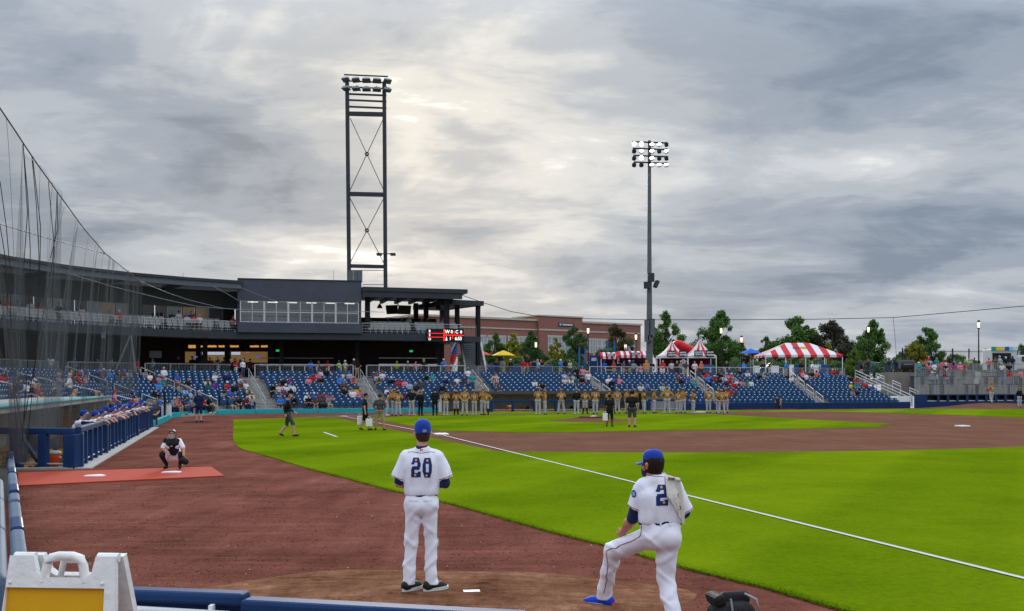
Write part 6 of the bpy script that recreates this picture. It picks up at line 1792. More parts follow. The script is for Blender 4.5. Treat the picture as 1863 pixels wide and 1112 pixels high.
pose('carry', joints(kneeL=(-.10, -.16, .51), ankL=(-.10, -.18, .10), toeL=(-.12, -.36, .06), kneeR=(.10, .06, .50), ankR=(.10, .24, .13), toeR=(.12, .1, .05), elL=(-.27, .03, 1.16), wrL=(-.29, .0, .91), haL=(-.29, -.01, .82), elR=(.27, .03, 1.16), wrR=(.29, .0, .91), haR=(.29, -.01, .82), head=(0, -.05, 1.68)), 1.0, 1.1)
sit_legs = dict(hipL=(-.10, .02, .52), hipR=(.10, .02, .52), kneeL=(-.14, -.42, .52), kneeR=(.14, -.42, .52), ankL=(-.14, -.44, .09), ankR=(.14, -.44, .09), toeL=(-.16, -.60, .045), toeR=(.16, -.60, .045))
def sit(name, dy=0.0, head=(0, 0, 0), arms=None, g=1.0, loose=1.12):
 j = dict(sit_legs); j.update(waist=(0, .03 + dy * .3, .68), chest=(0, .05 + dy * .7, .90), shL=(-.185, .05 + dy, 1.04), shR=(.185, .05 + dy, 1.04), neck=(0, .05 + dy * 1.1, 1.11), head=(head[0], .02 + dy * 1.25 + head[1], 1.275 + head[2]))
 j.update(elL=(-.27, -.02 + dy, .78), elR=(.27, -.02 + dy, .78), wrL=(-.14, -.22, .66), wrR=(.14, -.22, .66), haL=(-.08, -.29, .64), haR=(.08, -.29, .64))
 if arms: j.update(arms)
 pose(name, joints(**j), g, loose, .028)
sit('sit')
sit('sit_fwd', -.18, (0, -.04, -.05), dict(elL=(-.2, -.30, .66), elR=(.2, -.30, .66), wrL=(-.08, -.46, .74), wrR=(.08, -.46, .74), haL=(-.03, -.52, .76), haR=(.03, -.52, .76)))
sit('sit_arm', 0, (.02, 0, 0), dict(elR=(.30, -.16, .92), wrR=(.16, -.26, 1.10), haR=(.10, -.28, 1.17)))
sit('sit_turn', .02, (.03, 0, 0), dict(face=(.7, -.7, 0), elR=(.36, .10, .82), wrR=(.5, .12, .90), haR=(.58, .12, .9)), 1.08)
sit('sit_big', 0, (-.02, 0, 0), dict(face=(-.5, -.8, 0), kneeL=(-.22, -.40, .52), kneeR=(.20, -.42, .52), ankL=(-.24, -.42, .09), ankR=(.2, -.36, .09)), 1.2)
pose('lean', joints(hipL=(-.095, .22, .86), hipR=(.095, .22, .86), kneeL=(-.13, .18, .46), kneeR=(.13, .26, .46), ankL=(-.15, .30, .09), ankR=(.15, .38, .09), toeL=(-.17, .13, .045), toeR=(.17, .21, .045), waist=(0, .14, 1.02), chest=(0, -.02, 1.20), shL=(-.19, -.10, 1.32), shR=(.19, -.10, 1.32), elL=(-.30, -.30, 1.40), elR=(.30, -.30, 1.40), wrL=(-.22, -.52, 1.36), wrR=(.22, -.52, 1.36), haL=(-.18, -.60, 1.30), haR=(.18, -.60, 1.30), neck=(0, -.12, 1.38), head=(0, -.22, 1.53)), 1.05, 1.08, .024)
pose('lean2', joints(hipL=(-.095, .16, .90), hipR=(.095, .16, .90), kneeL=(-.13, .10, .48), kneeR=(.13, .2, .48), ankL=(-.15, .2, .09), ankR=(.15, .32, .09), toeL=(-.17, .03, .045), toeR=(.17, .15, .045), waist=(0, .12, 1.06), chest=(0, -.0, 1.25), shL=(-.19, -.08, 1.38), shR=(.19, -.08, 1.38), elL=(-.26, -.32, 1.40), elR=(.28, -.26, 1.36), wrL=(-.02, -.46, 1.40), wrR=(.08, -.42, 1.40), haL=(.07, -.46, 1.40), haR=(.0, -.46, 1.42), neck=(0, -.08, 1.45), head=(.02, -.16, 1.61), face=(.5, -.85, 0)), 1.05, 1.08, .024)
pose('pitch_set', joints(elL=(-.27, -.1, 1.2), elR=(.27, -.06, 1.2), wrL=(-.08, -.28, 1.36), wrR=(.05, -.28, 1.36), haL=(-.02, -.33, 1.42), haR=(.04, -.32, 1.42), ankL=(-.14, -.1, .09), toeL=(-.2, -.25, .045), ankR=(.14, .18, .09), toeR=(.3, .12, .045)), 1.0, 1.1)
pose('point', joints(elL=(-.30, -.22, 1.32), wrL=(-.20, -.42, 1.48), haL=(-.18, -.5, 1.52), elR=(.25, -.12, 1.18), wrR=(.05, -.25, 1.2), haR=(0, -.3, 1.22)), 1.0, 1.08)
pose('bend', joints(waist=(0, -.05, 1.05), chest=(0, -.17, 1.24), shL=(-.18, -.24, 1.36), shR=(.18, -.24, 1.36), elL=(-.2, -.40, 1.16), elR=(.2, -.4, 1.16), wrL=(-.12, -.56, 1.02), wrR=(.12, -.56, 1.02), haL=(-.08, -.62, .98), haR=(.08, -.62, .98), neck=(0, -.26, 1.43), head=(0, -.34, 1.57), kneeL=(-.12, -.08, .5), ankL=(-.14, .06, .09)), 1.0, 1.08)
def cap_mesh(name, back=False):
 mb = MB(); n = 14
 prof = [(.108, -.005), (.110, .03), (.106, .06), (.088, .095), (.055, .115), (.015, .122), (0, .122)]
 mb.lathe((0, .005, .03), prof, n, 0, True, .98, 1.08)
 V = []
 for k in range(9):
  t = math.pi * (1.14 + .72 * k / 8)
  V.append((.108 * math.cos(t), .012 + .112 * math.sin(t), .034)); V.append((.100 * math.cos(t), -.02 + .205 * math.sin(t), .012))
 if back: V = [(x, -y, z) for x, y, z in V]
 fs = [(2 * k, 2 * k + 1, 2 * k + 3, 2 * k + 2) for k in range(8)]
 mb.add(V, fs, 0, True)
 mb.add([(x, y, z - .006) for x, y, z in V], [tuple(reversed(f)) for f in fs], 0, True)
 mb.ball((0, .005, .152), .010, 6, 4)
 return mb.mesh(name, None)
def hair_mesh(name, long):
 mb = MB(); n = 14
 V, fs = [], []
 rows = 8
 for i in range(rows + 1):
  for k in range(n + 1):
   t = math.pi * (-.26 + 1.52 * k / n)          # wraps round the back, open at the face
   e = math.pi / 2 * (1 - i / rows * (1.45 if not long else 1.55))
   r = .104 + (.012 if long else .004) * math.sin(5 * t)
   z = .035 + .108 * math.sin(e)
   rad = r * math.cos(min(abs(e), 1.3) if not (long and e < 0) else e * .35)
   if long and e < 0: z = .035 - .30 * (i / rows - .64) / .36
   V.append((rad * math.cos(t), rad * math.sin(t) * 1.08 + .008, z))
 for i in range(rows):
  for k in range(n):
   a = i * (n + 1) + k; fs.append((a, a + 1, a + n + 2, a + n + 1))
 mb.add(V, fs, 0, True)
 mb.ball((0, -.045, .085), (.085, .06, .045), 10, 6)
 return mb.mesh(name, None)
for _me_name in (): pass
CAPM, CAPB, HAIRS, HAIRL = cap_mesh('cap'), cap_mesh('cap', True), hair_mesh('hair', False), hair_mesh('hair', True)
for me in (CAPM, CAPB, HAIRS, HAIRL):
 if not me.materials: me.materials.append(None)
CLOTH = {'red': (.50, .022, .025), 'coral': (.70, .12, .10), 'pink': (.68, .22, .30), 'magenta': (.45, .04, .22), 'maroon': (.16, .02, .035), 'orange': (.72, .20, .02), 'yellow': (.70, .42, .02), 'gold': (.36, .185, .042), 'lime': (.36, .62, .03), 'green': (.03, .25, .10), 'pale green': (.36, .45, .36), 'olive': (.12, .12, .05), 'teal': (.02, .28, .30), 'dark teal': (.02, .11, .14), 'light blue': (.28, .46, .66), 'blue': (.02, .10, .45), 'bright blue': (.02, .22, .72), 'navy': (.012, .022, .075), 'purple': (.12, .03, .28), 'plum': (.18, .06, .12), 'lilac': (.42, .38, .50), 'white': (.70, .70, .74), 'cream': (.60, .55, .45), 'beige': (.48, .38, .27), 'tan': (.42, .27, .15), 'khaki': (.36, .30, .20), 'brown': (.11, .062, .035), 'grey': (.24, .25, .26), 'pale grey': (.46, .47, .49), 'dark grey': (.062, .066, .072), 'black': (.012, .012, .014), 'royal': (.010, .048, .30), 'denim': (.045, .085, .17), 'uniform': (.78, .79, .90), 'away grey': (.43, .43, .47)}
def cloth(c):
 return mat('cloth_' + c.replace(' ', '_'), CLOTH[c], .85, .10, 7, .35, 22)
SKIN = [mat('skin_light', (.56, .31, .22), .5, .06, 12), mat('skin_tan', (.45, .23, .145), .5, .06, 12), mat('skin_brown', (.16, .075, .042), .5, .06, 12)]
HAIRC = {'brown hair': (.05, .026, .014), 'dark hair': (.014, .011, .010), 'blonde hair': (.42, .28, .12), 'grey hair': (.38, .37, .36), 'red hair': (.22, .07, .025), 'white hair': (.60, .59, .57)}
M_hair = {k: mat(k.replace(' ', '_'), v, .6, .2, 30) for k, v in HAIRC.items()}
used_labels = set()
def person(ps, loc, rz, top, trousers, head, label, group=None, sc=1.0, skin=0, shoes='black', fore=None, lower=None, number=None, fat=1.0, num_m=None):
 me, j, bv = POSE[ps]
 o = bpy.data.objects.new('person', me)
 COL.objects.link(o)
 o.location = loc; o.rotation_euler = (0, 0, rz); o.scale = (sc * fat, sc * fat, sc)
 ms = [SKIN[skin], cloth(top), cloth(trousers), cloth(shoes), SKIN[skin] if fore is None else cloth(fore), cloth(trousers) if lower is None else (SKIN[skin] if lower == 'skin' else cloth(lower))]
 for sl, m in zip(o.material_slots, ms):
  sl.link = 'OBJECT'; sl.material = m
 props(o, label, 'person', group)
 f = j['face']; yaw = math.atan2(f[0], -f[1])
 if head:
  hm, hc_ = head
  kids = []
  if hm == 'cap': kids = [('cap', CAPM, cloth(hc_)), ('hair', HAIRS, M_hair['dark hair'])]
  elif hm == 'capb': kids = [('cap', CAPB, cloth(hc_))]
  elif hm == 'short': kids = [('hair', HAIRS, M_hair[hc_])]
  elif hm == 'long': kids = [('hair', HAIRL, M_hair[hc_])]
  for nm, m2, mm in kids:
   c = add(nm, m2, o, Vector(j['head'])); c.rotation_euler = (0, 0, yaw)
   if nm == 'hair' and hm == 'cap': c.scale = (.94, .94, .8)
   c.material_slots[0].link = 'OBJECT'; c.material_slots[0].material = mm
 if number:
  hit = None
  ys = [bv.ray_cast(Vector((x, 1.0, z)), Vector((0, -1, 0)))[0] for x in (-.09, 0, .09) for z in (1.2, 1.3, 1.38)]
  y = max([q.y for q in ys if q is not None] + [.1])
  tm = text_mesh(number, .24, .004, True)
  c = add('jersey_number', tm, o, (0, y + .006, 1.29)); c.rotation_euler = (R(90), 0, R(180))
  c.material_slots[0].link = 'OBJECT'; c.material_slots[0].material = num_m or cloth('white')
 return o
def ground_y(px_, py_, z=0.0):
 p = G(px_, py_, z); return Vector((p.x, p.y, z))
FACE_AWAY = math.pi
gold = [(704, 757, 95, 'bend', 'gold', 'cap gold', None, 'gold jersey player stooping at the home end of the line'), (717, 757, 200, 'front', 'gold', 'cap gold', None, 'gold jersey player half hidden beside number 33'), (724.5, 757.5, 180, 'hips', 'gold', 'cap gold', '33', 'gold jersey player number 33 with hands on hips'),
  (749, 757, 175, 'hips', 'black', 'cap gold', None, 'team man in black jacket, grey trousers and gold cap near number 33'), (765, 757, 150, 'front', 'black', 'cap gold', None, 'man all in black with gold cap beside the far dugout steps'), (791.5, 757, 190, 'front', 'black', 'short dark hair', None, 'bareheaded man all in black before the far dugout'),
  (811, 757, 180, 'front', 'gold', 'short dark hair', '11', 'bareheaded gold jersey player number 11 beside the men in black'), (830, 756, 180, 'front', 'gold', 'cap gold', '2', 'short gold jersey player number 2 in black socks'), (845.5, 757, 180, 'behind', 'gold', 'cap gold', '10', 'tall gold jersey player number 10'), (863, 756, 180, 'front', 'gold', 'cap gold', '15', 'gold jersey player number 15 right of the tall number 10'), (879, 756, 185, 'front', 'gold', 'cap gold', None, 'gold jersey player hidden behind number 5'), (885, 756, 180, 'onehip', 'gold', 'cap gold', '5', 'gold jersey player number 5 in black socks'),
  (979, 755, 172, 'stand', 'gold', 'cap gold', '10', 'gold jersey player at the head of the middle group'), (991, 755, 110, 'onehip', 'gold', 'cap gold', None, 'gold jersey player in profile before the far dugout bench'), (1021, 754, 180, 'stand_wide', 'gold', 'cap gold', '22', 'gold jersey player number 22 with wide stance'), (1049, 754.5, 180, 'folded', 'black', 'cap gold', None, 'man in black jacket and grey trousers between numbers 22 and 14'), (1064.5, 754, 180, 'hips', 'gold', 'cap gold', '14', 'gold jersey player number 14 with black socks and hands on hips'), (1083, 754, 180, 'stand', 'gold', 'cap gold', '16', 'gold jersey player number 16 left of the man with a bag'), (1108, 753.5, 180, 'front', 'gold', 'cap gold', None, 'gold jersey player behind the black clad man with a bag'), (1123, 753.5, 180, 'behind', 'gold', 'cap gold', '12', 'gold jersey player number 12 between the two men in black'), (1140, 753, 120, 'stand', 'gold', 'cap gold', None, 'gold jersey player left of the heavy man in black'), (1154, 753, 180, 'folded', 'gold', 'cap gold', None, 'gold jersey player peeking behind the heavy man in black'),
  (1171, 753, 110, 'onehip', 'gold', 'cap gold', None, 'gold jersey player in profile beside the grey dugout screen'), (1190, 752.5, 100, 'folded', 'gold', 'cap gold', None, 'gold jersey player facing sideways before the grey screen'), (1213.5, 752.5, 180, 'hips', 'gold', 'cap gold', '25', 'broad gold jersey player number 25 hands on hips'), (1234, 752.5, 180, 'stand', 'gold', 'cap gold', '27', 'gold jersey player number 27 right of the broad one'), (1243, 752.5, 160, 'folded', 'gold', 'cap gold', None, 'gold jersey player shoulder to shoulder with number 27'), (1261, 752.5, 110, 'front', 'gold', 'cap gold', None, 'gold jersey player sideways with black sleeves left of third base'), (1289, 752.5, 180, 'folded', 'gold', 'cap gold', '38', 'gold jersey player number 38 just right of third base'), (1307, 752.5, 175, 'stand', 'gold', 'cap gold', None, 'gold jersey player at the back of the last three'), (1313, 753, 180, 'stand_wide', 'gold', 'cap gold', '17', 'gold jersey player number 17 in the last three'), (1320.5, 752.5, 190, 'folded', 'gold', 'cap gold', '21', 'gold jersey player number 21 at the end of the line')]
for i, (x, y, a, ps, top, hd, num, lab) in enumerate(gold):
 hk = tuple(hd.split(' ', 1))
 hk = (hk[0], hk[1])
 p = ground_y(x, y)
 black_socks = num in ('2', '5', '14')
 allblack = 'all in black' in lab
 sc = {'2': .95, '10': 1.04, '25': 1.04}.get(num, 1.0) * (1.02 + .045 * math.sin(i * 2.7))
 person(ps, (p.x, p.y, G1), R(a), top, 'black' if allblack else 'away grey', hk, lab, 'gold and black clad team lined up before the far dugout', sc, (0, 1, 2, 0, 1)[i % 5], 'black' if i % 3 else 'white', 'black' if (top == 'black' or i % 4 == 2) else None, 'black' if black_socks else None, num, (1.08 if num == '25' else 1.0) * (1 + .05 * math.sin(i * 1.9)))
def on_field(x, y, a, ps, top, tr, hd, lab, sc=1.0, **kw):
 p = ground_y(x, y); return person(ps, (p.x, p.y, G1), R(a), top, tr, hd, lab, None, sc, **kw)
o1 = on_field(1109, 778, 160, 'carry', 'black', 'black', ('capb', 'black'), 'man in black shorts carrying a white bag by the mound', .92, skin=2, lower='skin', shoes='brown')
o2 = on_field(1150, 778, 170, 'stand', 'black', 'dark grey', ('cap', 'black'), 'heavy man in black shirt and shorts walking by the mound', 1.02, skin=0, lower='skin', fat=1.16)
o3 = on_field(524, 796, 100, 'walk', 'black', 'dark grey', ('short', 'dark hair'), 'man in black hoodie and grey shorts walking on the foul grass', 1.0, skin=0, lower='skin', fore='black')
o4 = on_field(664, 784, 100, 'carry', 'black', 'black', ('cap', 'black'), 'man in black tee with shoulder towel carrying white bags', .97, skin=0, lower='skin')
o5 = on_field(691, 784, 175, 'stand_wide', 'dark grey', 'khaki', ('short', 'brown hair'), 'man in dark grey top and khaki shorts seen from behind', .96, skin=1, lower='skin', fore='dark grey')
o6 = on_field(362, 769, 180, 'front', 'navy', 'navy', ('short', 'grey hair'), 'person in navy jacket and shorts standing on the black mat', 1.02, skin=0, lower='skin', fore='navy')
def paper_bag(x, y0, w, h, Y, lab):
 p = D(x, y0, Y); e = empty('carrier_bag', (p.x, p.y, p.z - h), lab, 'bag')
 bevel(MB().box((p.x, p.y, p.z - h / 2), (w, .12, h), R(20)).build('body', M_white, e), .02)
 for s in (-1, 1): MB().tube([(p.x - .06, p.y + s * .04, p.z), (p.x - .04, p.y + s * .04, p.z + .1), (p.x + .04, p.y + s * .04, p.z + .1), (p.x + .06, p.y + s * .04, p.z)], .008, 5).build('handle', M_white, e)
paper_bag(671.5, 762, .30, .36, 48.4, 'white carrier bag held low by the man in the black tee'); paper_bag(655, 757, .26, .42, 48.8, 'slanting white bag behind the man in the black tee')
paper_bag(1101, 752, .24, .38, 52.0, 'white bag held beside the dark shorts by the mound')
on_field(1804, 737.5, 200, 'pitch_set', 'gold', 'away grey', ('cap', 'gold'), 'gold jersey pitcher raising his red glove on the far bullpen mound', 1.05, number='31').location = (at_px(1804, 94.5).x, 94.5, .48)
bpz = ground_y(1804, 742)
pp = D(1797, 709, 94.6); MB().ball(pp, (.13, .13, .16), 10, 6).build('baseball_glove', cloth('red'), label='red glove held up by the far bullpen pitcher', cat='glove')
on_field(1856, 741, 195, 'folded', 'black', 'away grey', ('cap', 'gold'), 'man in black jacket with gold cap watching the far bullpen', 1.03, fore='black').location = (at_px(1855, 93).x, 93, .1)
def rail_point(x_px):
 k = (x_px - CX) / FPX; a, d = dg_a, dd
 s = (k * a.y - a.x) / (d.x - k * d.y)
 return s
rzD = math.atan2(-dn.x, dn.y)
rail = [(171, 'lean2', 'first player from the bullpen leaning on the navy rail'), (186, 'lean', 'second player leaning on the navy dugout rail'), (199, 'lean', 'third leaning player, next to the bright red sleeve'), (208, 'lean2', 'fourth leaning player with a red sleeve hanging over the rail'), (216, 'lean', 'fifth player leaning on the navy dugout rail'), (222, 'lean', 'sixth leaning player holding a tan glove over the rail'), (231, 'lean2', 'seventh leaning player in the thick of the row'), (238, 'lean', 'eighth leaning player with a glove over the rail'), (245, 'lean', 'ninth leaning player along the navy rail'), (251, 'lean2', 'tenth leaning player along the navy rail'), (257, 'lean', 'eleventh leaning player near the end of the rail'), (263, 'lean', 'twelfth leaning player near the end of the rail'), (268, 'lean2', 'last leaning player before the grey gate')]
for i, (x, ps, lab) in enumerate(rail):
 s = rail_point(x); p = dpt(s, .42)
 person(ps, (p.x, p.y, -.30), rzD + R((-25, 8, -12, 15, 0, 10, -15)[i % 7]), 'uniform', 'uniform', ('cap', 'royal'), 'white jersey blue cap ' + lab, 'home players leaning on the dugout rail', 1.0, (0, 1, 0, 2, 0)[i % 5], 'navy', 'red' if i == 3 else ('navy' if i in (0, 7) else None))
for i, (x, s_, Yo, a, ps, lab) in enumerate(((145, 13.5, 2.4, 190, 'stand', 'white uniformed player with blue cap standing inside the dugout by the paper notice'), (186, 19.5, 2.8, 170, 'front', 'dark skinned white jersey player standing inside the dugout shade'))):
 k = (x - CX) / FPX
 o_ = 2.4 - i * .3
 s = (k * (dg_a.y + dn.y * o_) - (dg_a.x + dn.x * o_)) / (dd.x - k * dd.y)
 p = dpt(s, o_); person(ps, (p.x, p.y, FZ), R(100 if i == 0 else 60), 'uniform', 'uniform', ('cap', 'royal'), lab, 'home players inside the near dugout', 1.0, (0, 2)[i], 'royal', 'navy' if i == 0 else None)
for i, (x, y, a, lab) in enumerate(((213, 745, 200, 'white jersey blue cap player standing tall behind the leaning row'), (255, 733, 190, 'white jersey blue cap player standing at the far dugout step'), (266, 735, 200, 'white jersey player with back turned at the dugout end'))):
 Y = 45.5 + i * 3.5; p = D(x, y, Y); person('front' if i < 2 else 'stand', (p.x - .3, p.y, p.z - 1.80), R(a - 140), 'uniform', 'uniform', ('cap', 'royal'), lab, 'home players standing behind the rail', 1.0, (1, 2, 0)[i], 'black')
for j_, (x, y, Y, lab) in enumerate(((239, 771, 43, 'tan leather glove hanging over the navy rail'), (247, 780, 43.5, 'brown leather glove hanging below the navy rail'))):
 p = D(x, y, Y); e = empty('baseball_glove', p, lab, 'glove')
 mg = cloth('tan' if j_ else 'olive')
 MB().ball(p, (.12, .08, .13), 10, 7).build('palm', mg, e)
 for k in range(4): MB().tube([p + Vector((-.08 + .05 * k, 0, -.06)), p + Vector((-.1 + .065 * k, -.02, -.2))], .028, 6).build('finger', mg, e)
 MB().tube([p + Vector((.09, 0, .0)), p + Vector((.16, -.03, -.10))], .03, 6).build('thumb', mg, e)
Y = 53.5; p = D(280, 726, Y); person('front', (p.x, p.y, p.z - 1.82), R(30), 'dark grey', 'dark grey', ('short', 'brown hair'), 'person in dark grey tee and shorts standing at the grey gate', None, 1.0, 0, 'black', None, 'skin')
# ================================================================== spectators
SECN = {2: 'section behind the near dugout', 3: 'section left of the bend', 4: 'section at the stand bend', 5: 'section below the concession stand', 6: 'section below the press box', 7: 'section below the scoreboard', 8: 'section below the brick building', 9: 'section below the awnings', 10: 'section below the tents', 11: 'end section below the striped tent'}
ORD = ['front', 'second', 'third', 'fourth', 'fifth', 'sixth', 'seventh', 'eighth', 'ninth', 'tenth', 'eleventh', 'top']
SEATED = """268,671,grey;274,674,white;288,674,grey;295,676,white;285,682,maroon;296,682,teal;304,680,denim;314,681,blue;290,693,bright blue;324,688,grey;335,690,black;335,696,light blue;343,695,blue;347,703,light blue;390,680,white;411,680,navy;433,682,pale grey;373,688,cream;380,695,dark teal;388,693,purple;416,695,red;427,697,black;436,695,brown;446,694,white;451,703,pale green;405,711,grey;416,711,blue;418,729,denim;427,729,black;441,730,maroon;451,730,grey;461,730,cream;472,730,brown;284,711,black;308,721,grey;336,726,dark grey;349,733,grey;315,736,coral;327,739,blue;335,739,bright blue;291,731,blue;374,736,red;382,733,teal;397,734,black;244,727,coral;238,722,red
569,673,blue;578,674,pink;587,671,white;596,673,black;568,682,red;559,685,pink;579,683,black;624,675,cream;636,675,lilac;619,687,bright blue;640,687,coral;512,688,black;523,688,purple;528,694,light blue;535,695,white;492,698,black;503,698,cream;513,699,white;520,699,plum;532,700,black;625,693,brown;651,701,yellow;645,705,white;640,706,beige;654,712,pink;631,704,black;564,715,white;571,715,blue;579,716,plum;591,715,magenta;504,722,bright blue;515,722,blue;527,725,black;557,732,black;565,731,brown;576,730,dark grey;585,732,grey
668,678,red;677,679,light blue;687,680,olive;695,678,white;717,685,black;728,688,red;737,690,pink;744,693,light blue;692,706,white;693,713,light blue;705,706,maroon;721,707,black;734,714,purple;810,699,black;777,678,black;788,679,teal;813,685,navy;823,687,dark grey;830,685,white;840,687,dark grey;851,684,grey
907,703,dark grey;970,692,white;985,693,black;1026,679,light blue;1033,680,grey;1027,686,cream;1036,687,white;1044,681,pale green;1047,686,dark teal;1057,686,black
1098,692,black;1109,691,white;1118,686,blue;1127,685,pink;1167,699,pale grey;1175,701,blue;1202,699,pale green;1213,696,pale green;1235,684,brown;1243,687,black;1252,682,blue
1274,678,red;1274,686,teal;1284,675,black;1290,673,dark grey;1284,687,bright blue;1294,683,red;1304,674,black;1309,678,black;1316,680,light blue;1320,677,pink;1329,676,coral;1311,687,black;1327,686,red;1336,687,grey;1321,691,navy;1331,694,red;1339,691,white;1349,693,pink;1360,690,teal;1367,688,white;1348,672,black;1362,675,white;1380,680,black;1388,680,grey;1309,706,black;1321,709,red;1330,706,dark grey
1433,675,navy;1446,678,white;1451,674,pink;1456,679,white;1461,674,red;1478,673,black;1489,674,coral;1504,674,bright blue;1514,674,red;1525,672,maroon;1531,672,grey;1548,683,black;1558,687,red;1551,693,yellow;1561,693,teal;1552,706,grey;1562,706,black;1577,695,red;1587,697,blue
50,692,white;64,690,pink;62,685,coral;74,697,red;61,705,black;99,697,dark grey;103,703,white;126,707,beige;166,716,light blue;176,714,maroon;190,717,white;200,714,tan;210,715,pink;128,688,black;138,681,dark grey;147,679,red;158,682,pink;111,674,black;131,675,black;172,672,navy;185,672,dark grey;202,672,bright blue;213,674,dark teal;224,673,maroon;229,672,pale grey;9,673,red;30,690,navy;22,700,dark grey"""
SITP = ['sit', 'sit_fwd', 'sit_arm', 'sit', 'sit_turn', 'sit_big', 'sit', 'sit_fwd']
HEADS = [('cap', 'white'), ('short', 'brown hair'), ('long', 'brown hair'), ('cap', 'navy'), ('short', 'grey hair'), ('long', 'dark hair'), ('cap', 'blue'), ('short', 'dark hair'), ('long', 'blonde hair'), ('cap', 'red'), ('short', 'white hair'), ('cap', 'black')]
def unique(lab, extra):
 for e in [''] + extra:
  l = lab + e
  if l not in used_labels:
   used_labels.add(l); return l
 k = lab + extra[-1]; used_labels.add(k); return k
def hword(h):
 return f'{h[1]} cap' if h[0] == 'cap' else (f'long {h[1]}' if h[0] == 'long' else h[1])
NUMW = ['first', 'second', 'third', 'fourth', 'fifth', 'sixth', 'seventh', 'eighth', 'ninth', 'tenth', 'eleventh', 'twelfth', 'thirteenth', 'fourteenth', 'fifteenth', 'sixteenth', 'seventeenth', 'eighteenth', 'nineteenth', 'twentieth', 'twenty first', 'twenty second', 'twenty third', 'twenty fourth', 'twenty fifth', 'twenty sixth', 'twenty seventh', 'twenty eighth', 'twenty ninth', 'thirtieth']
sr = random.Random(21)
sproj = np.array([proj((s[0].x, s[0].y, s[6] + 1.27)) for s in seats])
n_sp = 0
for tok in SEATED.replace('\n', ';').split(';'):
 x, y, c = tok.split(','); x, y = float(x), float(y)
 d = np.abs(sproj[:, 0] - x) + np.abs(sproj[:, 1] - y) * 1.6
 for k in np.argsort(d):
  if not seats[k][7]: break
 s = seats[k]; s[7] = True
 hd = HEADS[(n_sp * 5 + int(x)) % 12]
 ps = SITP[(n_sp * 3 + int(y)) % 8]
 tr_ = ['denim', 'black', 'khaki', 'dark grey', 'navy'][n_sp % 5]
 lab = unique(f'{c} clad spectator with {hword(hd)}, {ORD[s[3]]} row, {SECN.get(s[2], "section above the near dugout")}', [f', {NUMW[min(s[4], 29)]} seat'])
 rz = s[1]; fx = Vector((math.sin(rz), -math.cos(rz)))
 person(ps, (s[0].x, s[0].y, s[6]), rz + R(sr.uniform(-12, 12)), c, tr_, hd, lab, 'spectators seated in the blue stands', sr.uniform(.86, .96), (0, 0, 1, 0, 2, 0, 1)[n_sp % 7], 'white' if n_sp % 2 else 'dark grey', c if n_sp % 3 == 0 else None, 'skin' if n_sp % 4 == 0 else None)
 n_sp += 1
